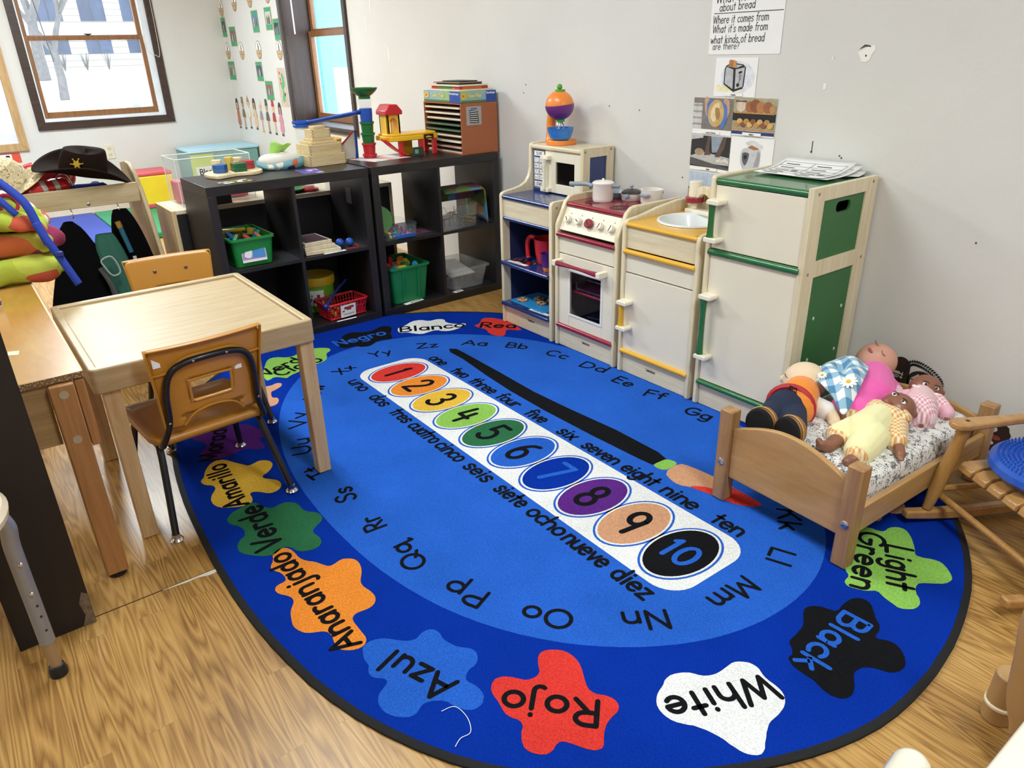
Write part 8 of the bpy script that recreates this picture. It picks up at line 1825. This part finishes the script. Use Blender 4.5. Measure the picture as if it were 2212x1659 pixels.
for k in range(7):
    x = .012 + k * .0605 * (W_ - .02) / .40
    b = B(RKX); w_ = .046
    P = [(.055, .178), (.062, .194), (.085, .204), (.13, .203), (.22, .190), (.30, .188), (.345, .194), (.345, .181), (.30, .176), (.22, .178), (.13, .190), (.09, .192), (.072, .184), (.065, .172)]
    b.prism(P, x, x + w_, Matrix(((0, 0, 1, 0), (1, 0, 0, 0), (0, 1, 0, 0), (0, 0, 0, 1)))); obj('seat_slat', b, ro, world=False, bevel=.003)
for k in range(5): obj('back_slat', B(RKX).box(.03 + k * .07, .075 + k * .07, .385, .395, .24, .58), ro, world=False, bevel=.003)
obj('top_rail', B(RKX).box(0, W_, .415, .435, .55, .64), ro, world=False, bevel=.008)
DB = plain('disc_blue', '#1e52b4', .3, coat=.3)
dc = thing('wobble_cushion', 'round blue spiky wobble cushion lying on the rocking chair', 'cushion', (7.487, -.370, .222))
T = Matrix.Translation((7.487, -.370, .214))
obj('disc', B(DB).lathe([(0, .002), (.10, .0), (.145, .012), (.162, .030), (.158, .046), (.14, .055), (.06, .060), (0, .061)], 48, T), dc)
b = B(DB)
for r in range(1, 13):
    for k in range(6 * r):
        a = 2 * pi * k / (6 * r) + r * .3; rr = r * .0117; b.lathe([(.0032, 0), (.0020, .007), (0, .0085)], 5, T @ Matrix.Translation((rr * cos(a), rr * sin(a), .0595 - .10 * max(0, rr - .06) ** 1.2)), False)
obj('nubs', b, dc, kind='stuff')
# beige toy high chair at the frame edge
BEI = plain('beige_plastic', '#b08a5a', .4); BEI2 = plain('cream_plastic', '#e6d8b6', .35); TRW = plain('tray_white', '#ded7c4', .3, coat=.3)
hc_ = thing('toy_high_chair', 'beige plastic toy high chair with a cream tray beside the rug', 'toy high chair', (7.85, -1.4, 0))
for x, y in ((7.672, -1.066), (8.12, -1.066), (7.78, -1.86), (8.12, -1.86)):
    l_ = obj('leg', B(BEI).cyl((x, y, .0005), (x + .004, y - .006, .13), .029, .027, 20), hc_, bevel=.004)
    obj('foot_ring', B(BEI2).lathe([(.0288, .040), (.0315, .043), (.0315, .048), (.0285, .051)], 24, Matrix.Translation((x + .002, y - .002, 0)), False), l_)
b = B(BEI); prof2 = catmull([(7.742, .09), (7.718, .123), (7.70, .18), (7.692, .266), (7.684, .369), (7.71, .46), (7.80, .50), (8.10, .50), (8.14, .30), (8.12, .10), (7.9, .06)], 4, True)
for y in (-1.10,): obj('side_panel', B(BEI).prism(prof2, 0, .03, Matrix(((1, 0, 0, 0), (0, 0, -1, -1.17), (0, 1, 0, 0), (0, 0, 0, 1)))), hc_, bevel=.01, seg=3)
obj('side_panel', B(BEI).prism([(7.76, .10), (7.75, .50), (8.1, .50), (8.1, .10)], 0, .03, Matrix(((1, 0, 0, 0), (0, 0, -1, -1.88), (0, 1, 0, 0), (0, 0, 0, 1)))), hc_, bevel=.01)
obj('seat', B(BEI2).box(7.78, 8.12, -1.88, -1.19, .28, .31), hc_, bevel=.008)
obj('tray', B(TRW).prism(rrect(7.812, 8.16, -1.97, -1.45, .05, 8), .505, .53), hc_, bevel=.009, seg=3)
obj('tray_arm', B(TRW).tube(catmull([(7.752, -1.787, .50), (7.756, -1.83, .50), (7.765, -1.91, .502), (7.80, -1.95, .508), (7.86, -1.95, .515)], 5), .023, 14).ell((7.752, -1.787, .50), .023), hc_)

# ------------------------------------------------------------------ papers on the right wall
def onwall(x, z, off=.0012): return frame((x, -off, z), (1, 0, 0), (0, 0, 1))
ch = thing('chart_paper', 'white chart paper handwritten with questions about bread', 'chart', (6.07, 0, 1.27))
T = onwall(5.907, 1.271); b = B(PAPER); b.box(0, .324, 0, .55, 0, .0008, T); obj('sheet', b, ch)
b = B(INK)
def hw(txt, x, z, w, h, ang): write(b, txt, T @ Matrix.Translation((x - 5.907, z - 1.271, .0012)) @ Matrix.Rotation(radians(ang), 4, 'Z'), h * .92, w, .10, 0, gap=.10, slant=.10)
hw('What we know', 5.926, 1.449, .235, .034, 2); hw('about bread', 5.945, 1.421, .16, .030, 2)
b.box(.014, .320, .142, .1445, .0009, .0013, T)
hw('Where it comes from', 5.918, 1.379, .25, .030, 1); hw("What it's made from", 5.92, 1.347, .248, .030, 1); hw('what kinds of bread', 5.914, 1.31, .245, .030, 1); hw('are there?', 5.926, 1.288, .125, .026, 1)
obj('handwriting', b, ch)
C_ = lambda n, h, r=.6: plain('print_' + n, h, r, var=.15, nscale=40)
def photo(label, x, z, w, h, cap, draw, name='photo_card'):
    t = thing(name, label, 'poster', (x, 0, z)); T = onwall(x, z); b = B(PAPER); b.box(0, w, 0, h, 0, .0008, T); obj('card', b, t)
    b = B(PAPER); L = [.0012]
    def f(mat, P, smooth=False):
        L[0] += .00018; b.use(mat); b.flat(catmull(P, 4, True) if smooth else P, L[0], T)
    draw(f, w, h)
    obj('picture', b, t)
    if cap:
        b = B(PAPER); b.box(w * .28, w * .72, h * .02, h * .10, L[0] + .0001, L[0] + .0004, T); b.use(INK); write(b, cap, T @ Matrix.Translation((w * .5 - .0035 * len(cap) * .5, h * .035, 0)), .0058, .0035 * len(cap), .2, L[0] + .0007); obj('caption', b, t)
R4 = lambda x0, x1, y0, y1: [(x0, y0), (x1, y0), (x1, y1), (x0, y1)]
el = lambda cx, cy, rx, ry, n=20: arc(cx, cy, rx, ry, 0, 360 - 360 / n, n - 1)
BK, SV, TS_, GYD = C_('black', '#1c1b1e'), C_('silver', '#b9b8bc', .4), C_('toast', '#b9763e'), C_('grey', '#6d6a68')
def d_toaster(f, w, h):
    f(C_('halo', '#dedfe4'), el(w * .55, h * .5, w * .4, h * .42))
    f(C_('crumb', '#efe6b4'), [(.01, .03), (.02, .045), (.04, .035), (.06, .05), (.09, .035), (.12, .04), (.13, .022), (.08, .018), (.03, .02)], True)
    f(BK, [(.045, .045), (.045, .10), (.052, .112), (.08, .122), (.13, .116), (.143, .105), (.14, .04), (.135, .03), (.095, .018), (.085, .022)], False)
    f(SV, [(.05, .048), (.05, .10), (.055, .107), (.086, .098), (.09, .028)]); f(SV, [(.10, .028), (.097, .098), (.138, .106), (.135, .037)]); f(SV, [(.057, .109), (.082, .117), (.128, .113), (.10, .103)])
    f(BK, [(.112, .09), (.128, .094), (.127, .086), (.112, .083)]); f(BK, R4(.117, .119, .05, .086)); f(BK, el(.113, .043, .007, .007)); f(BK, R4(.123, .1245, .06, .08))
    f(TS_, [(.066, .107), (.064, .128), (.070, .133), (.092, .130), (.092, .106)]); f(C_('toast_light', '#cf9458'), [(.084, .106), (.086, .13), (.098, .128), (.100, .104)])
photo('picture card of a silver toaster with two slices, under the chart paper', 5.949, 1.120, .194, .140, 'Toaster', d_toaster)
def d_loaf(f, w, h):
    f(C_('board_brown', '#7f766c'), R4(.0, w, .02, h)); f(C_('towel', '#c9c7c2'), R4(0, .045, .02, h * .85))
    for k in range(4): f(C_('towel_grey', '#9a9894'), R4(0, .045, .035 + k * .024, .042 + k * .024))
    f(C_('hand', '#c49a84'), [(.055, .138), (.075, .138), (.08, .10), (.07, .07), (.06, .09)], True); f(C_('hand', '#c49a84'), [(.15, .138), (.175, .13), (.18, .09), (.165, .06), (.15, .09)], True)
    f(C_('apron_blue', '#4f78b8'), [(.07, .12), (.09, .135), (.11, .10), (.09, .04), (.075, .05), (.07, .085)], True); f(C_('apron_blue', '#4f78b8'), [(.14, .12), (.165, .11), (.17, .06), (.15, .025), (.14, .04)], True)
    f(C_('loaf', '#c8a46c'), el(.115, .082, .040, .052)); f(C_('loaf_light', '#e0cba0'), [(.09, .07), (.10, .11), (.13, .12), (.125, .08), (.11, .05)], True); f(C_('loaf_dark', '#a67c44'), [(.11, .10), (.13, .10), (.135, .07), (.12, .06)], True)
photo('picture card of hands holding a loaf of bread in a blue cloth', 5.856, .974, .195, .139, 'Loaf of Bread', d_loaf)
def d_bakery(f, w, h):
    f(C_('shop_wall', '#a99f80'), R4(0, w, .02, h)); f(BK, R4(0, w, .055, .085)); f(C_('shelf_wood', '#c08a48'), R4(.004, w - .006, .082, .088)); f(C_('counter_blue', '#2c3a70'), R4(0, w, .006, .018)); f(C_('shelf_wood', '#c08a48'), R4(.0, w, .02, .026))
    for i, (cx, r, c) in enumerate(((.035, .022, '#d8c0b0'), (.075, .02, '#a5673c'), (.10, .024, '#8f5434'), (.125, .02, '#b0764a'), (.155, .02, '#9a6040'), (.178, .014, '#b98a5c'))): f(C_('bread%d' % i, c), el(cx, .088 + r * .95, r, r))
    for k in range(11): f(C_('bun%d' % (k % 3), ('#b98a4c', '#d2aa66', '#8a5030')[k % 3]), el(.02 + k * .0155, .042 + (k % 2) * .012, .013, .010))
    f(BK, R4(.01, .06, .125, .128))
photo('picture card of bakery shelves full of bread loaves', 6.053, .980, .194, .139, 'Bakery', d_bakery)
def d_baker(f, w, h):
    f(C_('kitchen_dark', '#2d2a2b'), R4(0, w, .015, h)); f(C_('window_pale', '#b8bab8'), [(0, .12), (.06, .13), (.06, h), (0, h)]); f(C_('apron_grey', '#8d98a4'), [(.10, h), (.16, h), (.155, .08), (.11, .075)]); f(C_('flour', '#b9b6b2'), [(0, .055), (.06, .075), (w, .06), (w, .03), (.0, .03)])
    f(C_('arm', '#5d4a40'), [(.085, h), (.10, h), (.095, .085), (.105, .065), (.07, .062), (.075, .085)]); f(C_('arm', '#5d4a40'), [(.16, h), (.178, h), (.172, .10), (.15, .06), (.125, .06), (.14, .09)])
    f(C_('dough', '#a58a6a'), el(.045, .074, .024, .014)); f(C_('table_edge', '#565452'), [(0, .05), (w, .02), (w, .012), (0, .02)])
    for k in range(5): f(C_('dough_pale', '#d8d2c8'), el(.14 + .012 * k, .045 + .004 * (k % 2), .009, .006))
photo('picture card of a baker kneading dough on a floured table', 5.857, .830, .197, .139, 'Baker', d_baker)
def d_machine(f, w, h):
    f(C_('machine', '#c4c4c8', .4), [(.06, .03), (.05, .055), (.055, .09), (.075, .10), (.135, .098), (.142, .08), (.14, .03), (.12, .012), (.075, .012)], True); f(C_('machine_shade', '#a2a2a8'), [(.11, .015), (.13, .095), (.142, .085), (.138, .03)]); f(C_('lid', '#d8d8dc'), [(.07, .118), (.10, .13), (.145, .115), (.142, .10), (.09, .108)], True)
    f(C_('inner_bread', '#a8703c'), [(.08, .103), (.10, .112), (.135, .10), (.11, .094)]); f(C_('panel_grey', '#5a5b60'), [(.060, .08), (.062, .05), (.078, .035), (.090, .07), (.085, .082)], True); f(BK, el(.074, .066, .008, .008))
photo('picture card of a white bread machine with its lid open', 6.056, .836, .197, .139, '', d_machine)
def d_wheat(f, w, h):
    f(C_('pale_sky', '#b4c0d2'), R4(0, w, .05, h)); f(C_('far_trees', '#55604e'), R4(0, w, .062, .074)); f(C_('wheat_field', '#b08f4c'), R4(0, w, .015, .066))
    for k in range(22): f(C_('wheat%d' % (k % 2), ('#c9a350', '#8f7238')[k % 2]), [(.006 + k * .0085, .02), (.009 + k * .0085, .085 + .02 * sin(k * 2.1)), (.012 + k * .0085, .02)])
photo('picture card of a wheat field, lowest by the toy sink tap', 5.858, .685, .195, .138, 'Wheat', d_wheat)
# wall pictures past the deep window
def oval_card(label, x, z, k):
    t = thing('oval_card', label, 'poster', (x, 0, z), 0, 'oval cards on the wall'); T = onwall(x, z); b = B(plain('card_rim', '#4e4a46', .7)); b.flat(el(0, 0, .062, .075, 28), .0006, T); b.use(C_('card_face', '#f0ece2')); b.flat(el(0, 0, .057, .070, 28), .0008, T); obj('face', b, t)
    b = B(C_('card_kraft', '#c2a074')); b.flat(arc(0, 0, .057, .070, 180, 360, 16), .0010, T); b.use(INK)
    b.flat([(-.008, -.005), (.008, -.005), (.010, .03), (.0, .05), (-.010, .03)], .0012, T); b.flat(el(0, .048, .008, .009, 10), .0012, T); b.box(-.03, .03, -.03, -.027, .001, .0013, T); obj('drawing', b, t)
for k, (x, z, lab) in enumerate(((.045, 1.728, 'oval figure card in the top row, nearest the corner'), (.46, 1.755, 'oval figure card in the top row, second from the corner'), (.87, 1.765, 'oval figure card in the top row, third from the corner'), (1.30, 1.775, 'oval figure card in the top row, next to the dark window'), (.046, 1.357, 'oval figure card in the lower row, nearest the corner'), (.46, 1.352, 'oval figure card in the lower row, second from the corner'), (.914, 1.354, 'oval figure card in the lower row, third from the corner'), (1.40, 1.345, 'oval figure card in the lower row, next to the dark window'))): oval_card(lab, max(x, .068), z, k)
CARDG = C_('card_green', '#3f9a6c')
def green_card(label, x0, x1, z0, z1, k):
    t = thing('green_card', label, 'poster', (x0, 0, z0), 0, 'green mounted photos on the wall'); T = onwall(x0, z0, .0016); w, h = x1 - x0, z1 - z0
    b = B(C_('card_tan', '#c9b184')); b.flat(R4(0, w, 0, h), .0, T); b.use(CARDG); b.flat(R4(.004, w - .004, .004, h - .004), .0004, T); obj('mount', b, t)
    rnd = random.Random(k); pal = [C_('ph%d' % q, c) for q, c in enumerate(('#4a4a56', '#8a5f4a', '#5f7a9c', '#c9c4bc', '#2e2b30', '#9c8f7a'))]
    b = B(pal[k % 6]); b.flat(R4(.02, w - .02, h * .26, h * .80), .0007, T)
    for q in range(4):
        b.use(pal[(k + q + 1) % 6]); cx_ = .04 + (w - .08) * (q + .5) / 4; b.flat([(cx_ - .012, h * .27), (cx_ + .012, h * .27), (cx_ + .010, h * (.5 + .12 * rnd.random())), (cx_, h * (.6 + .12 * rnd.random())), (cx_ - .010, h * .5)], .0009 + q * .0001, T)
    obj('photo', b, t)
for k, (x0, x1, z0, z1, lab) in enumerate(((.004, .13, 1.477, 1.649, 'green mounted photo of brown cloth, nearest the corner below the top ovals'), (.206, .378, 1.392, 1.562, 'green mounted photo overlapping lower beside the one at the corner'), (.856, 1.014, 1.491, 1.668, 'green mounted photo of dark shapes below the third top oval'), (1.178, 1.335, 1.500, 1.677, 'green mounted photo of a crowd, high beside the dark window'), (1.345, 1.478, 1.419, 1.585, 'green mounted photo partly behind the dark window casing, blue picture'), (.004, .191, 1.096, 1.266, 'green mounted photo of blue water below the lower corner oval'), (.775, .934, 1.095, 1.26, 'green mounted photo of a child in white below the lower ovals'), (.949, 1.128, .942, 1.103, 'green mounted photo, lowest on the wall above the paper figures'))): green_card(lab, x0, x1, z0, z1, k)
cc = thing('craft_poster', 'tan craft poster with a green leafy shape by the dark window', 'poster', (1.28, 0, .9))
T = onwall(1.278, .898, .0014); b = B(C_('poster_tan', '#cbb5a2')); b.flat(R4(0, .172, 0, .312), 0, T); obj('sheet', b, cc)
b = B(C_('leaf_green', '#4fae74')); b.flat(catmull([(.05, .06), (.10, .04), (.12, .10), (.10, .14), (.14, .18), (.13, .25), (.08, .27), (.09, .20), (.05, .17), (.08, .12)], 4, True), .0006, T); b.use(C_('craft_red', '#b8342c'))
for q in ((.05, .27), (.055, .22), (.06, .19)): b.flat(el(q[0], q[1], .012, .014, 10), .0008, T)
b.use(INK); b.flat(el(.12, .10, .012, .016, 10), .0008, T); obj('cutout', b, cc)
figs = [('#b8705c', '#2c2422', 'dark haired paper figure in a long salmon dress, nearest the corner'), ('#7d6a3c', '#8a6a4a', 'paper figure in a patterned olive robe and tall cap'), ('#e4dac4', '#a5845c', 'paper figure in white with a pointed hood'), ('#d9b98c', '#2a2422', 'paper figure in a tan dress with braids'), ('#8f8d96', '#d9cdb0', 'paper figure in a grey skirt and yellow shoes'), ('#4d5a50', '#3d4a3c', 'paper figure in a green vest and feathered hat'), ('#a8322c', '#b0282c', 'paper figure in a red uniform and red cap'), ('#cf8aa0', '#241f20', 'black haired paper figure in a pink robe, nearest the dark window')]
for k, (c, hcol, lab) in enumerate(figs):
    x = .075 + k * .163; z = .64 + (.015 if k in (2, 3) else 0); T = onwall(x, z, .0014)
    t = thing('paper_figure', lab, 'paper cutout', (x, 0, z), 0, 'paper figures on the wall')
    hh = .30
    b = B(C_('fig_skin%d' % (k % 2), ('#d8ab86', '#b58a66')[k % 2])); b.flat(el(0, hh * .80, .030, .040, 18), .0004, T); b.flat([(-.012, .62 * hh), (.012, .62 * hh), (.012, .7 * hh), (-.012, .7 * hh)], .0003, T)
    for sx_ in (-1, 1): b.flat([(sx_ * .03, .60 * hh), (sx_ * .052, .45 * hh), (sx_ * .046, .38 * hh), (sx_ * .02, .55 * hh)][::sx_], .0003, T); b.flat([(sx_ * .012 - .007, .02), (sx_ * .012 + .007, .02), (sx_ * .012 + .007, .14), (sx_ * .012 - .007, .14)], .0003, T)
    obj('body', b, t)
    b = B(C_('fig_cloth%d' % k, c)); long_ = k in (0, 3, 7)
    b.flat(catmull([(-.026, .64 * hh), (.026, .64 * hh), (.034, .45 * hh), (.044 if long_ else .03, .12 if not long_ else .045), (-.044 if long_ else -.03, .12 if not long_ else .045), (-.034, .45 * hh)], 3, True), .0008, T); obj('clothes', b, t)
    b = B(C_('fig_hair%d' % k, hcol)); b.flat(arc(0, hh * .83, .033, .042, 0, 180, 12), .0007, T)
    if k in (1, 5, 6): b.flat(R4(-.026, .026, hh * .92, hh * 1.02), .0009, T)
    if k == 2: b.flat([(-.04, hh * .75), (.04, hh * .75), (.0, hh * 1.06)][::1], .0002, T)
    if k in (0, 3, 7): b.flat(R4(-.036, -.022, hh * .62, hh * .86), .0009, T); b.flat(R4(.022, .036, hh * .62, hh * .86), .0009, T)
    obj('hair', b, t)
    b = B(C_('fig_shoe', '#d8b22a' if k == 4 else '#1e1b1c') if k != 4 else C_('fig_shoe_y', '#d8b22a'))
    for sx_ in (-1, 1): b.flat(el(sx_ * .014, .015, .011, .012, 10), .0006, T)
    obj('shoes', b, t)
# brown wall stickers behind the bed
DKB = plain('sticker_brown', '#33211b', .6, var=.2)
fd = thing('wall_sticker', 'dark brown little door sticker with a pale sign on the wall behind the bed', 'sticker', (6.87, 0, .2)); T = onwall(6.842, .185, .0008)
b = B(DKB); b.flat([(0, 0), (.068, 0), (.066, .07)] + arc(.034, .07, .032, .032, 0, 180, 10) + [(.002, .07)], .0003, T); obj('door', b, fd)
b = B(plain('sign_pale', '#c9beb2', .6)); b.flat(R4(.006, .046, .022, .046), .0006, T); b.use(DKB); b.flat(R4(.010, .042, .032, .036), .0008, T); b.flat(R4(.012, .036, .026, .029), .0008, T); obj('sign', b, fd)
fw = thing('wall_sticker', 'arched window sticker wreathed in black leaves behind the small doll', 'sticker', (6.95, 0, .2)); T = onwall(6.905, .165, .0008)
b = B(DKB); b.flat([(0, 0), (.095, 0), (.095, .05)] + arc(.0475, .05, .0475, .04, 0, 180, 12) + [(0, .05)], .0003, T); obj('window_shape', b, fw)
b = B(plain('sticker_pane', '#c8c4bc', .5))
for x0, x1 in ((.010, .044), (.051, .085)): b.flat(R4(x0, x1, .008, .05), .0006, T); b.flat([(x0, .054), (x1, .054), ((x0 + x1) / 2 + (.008 if x0 < .03 else -.008), .078)], .0006, T)
obj('panes', b, fw)
b = B(plain('leaf_black', '#1c1a18', .7)); vine = catmull([(-.022, .02), (-.018, .07), (.0, .105), (.03, .112), (.07, .10), (.105, .075), (.112, .05)], 5)
for i in range(1, len(vine)):
    p = Vector(vine[i]); d_ = (p - Vector(vine[i - 1])).normalized(); nr = Vector((-d_.y, d_.x))
    for s_ in (-1, 1):
        q = p + nr * s_ * .012 + d_ * .008; m_ = (p + q) / 2; w_ = Vector((-(q - p).y, (q - p).x)) * .28; b.flat([tuple(p), tuple(m_ + w_), tuple(q), tuple(m_ - w_)], .0009, T)
obj('leaves', b, fw)
rs_ = thing('wall_sticker', 'round brown burrow sticker with mushrooms low on the wall behind the rocking chair', 'sticker', (7.2, 0, .1)); T = onwall(7.205, .115, .0008)
b = B(DKB); b.flat([((.052 + .004 * (k % 2)) * cos(k * pi / 14), (.058 + .004 * (k % 2)) * sin(k * pi / 14)) for k in range(28)], .0003, T); obj('burrow', b, rs_)
b = B(C_('mushroom_white', '#cfc6bc')); b.flat(el(-.005, .02, .018, .012, 12), .0006, T); b.flat(R4(-.010, .0, -.004, .016), .0006, T); b.flat(el(-.01, -.03, .022, .010, 12), .0006, T); b.use(C_('mushroom_red', '#8a3a34')); b.flat(el(.012, -.008, .016, .009, 12), .0008, T); obj('mushrooms', b, rs_)
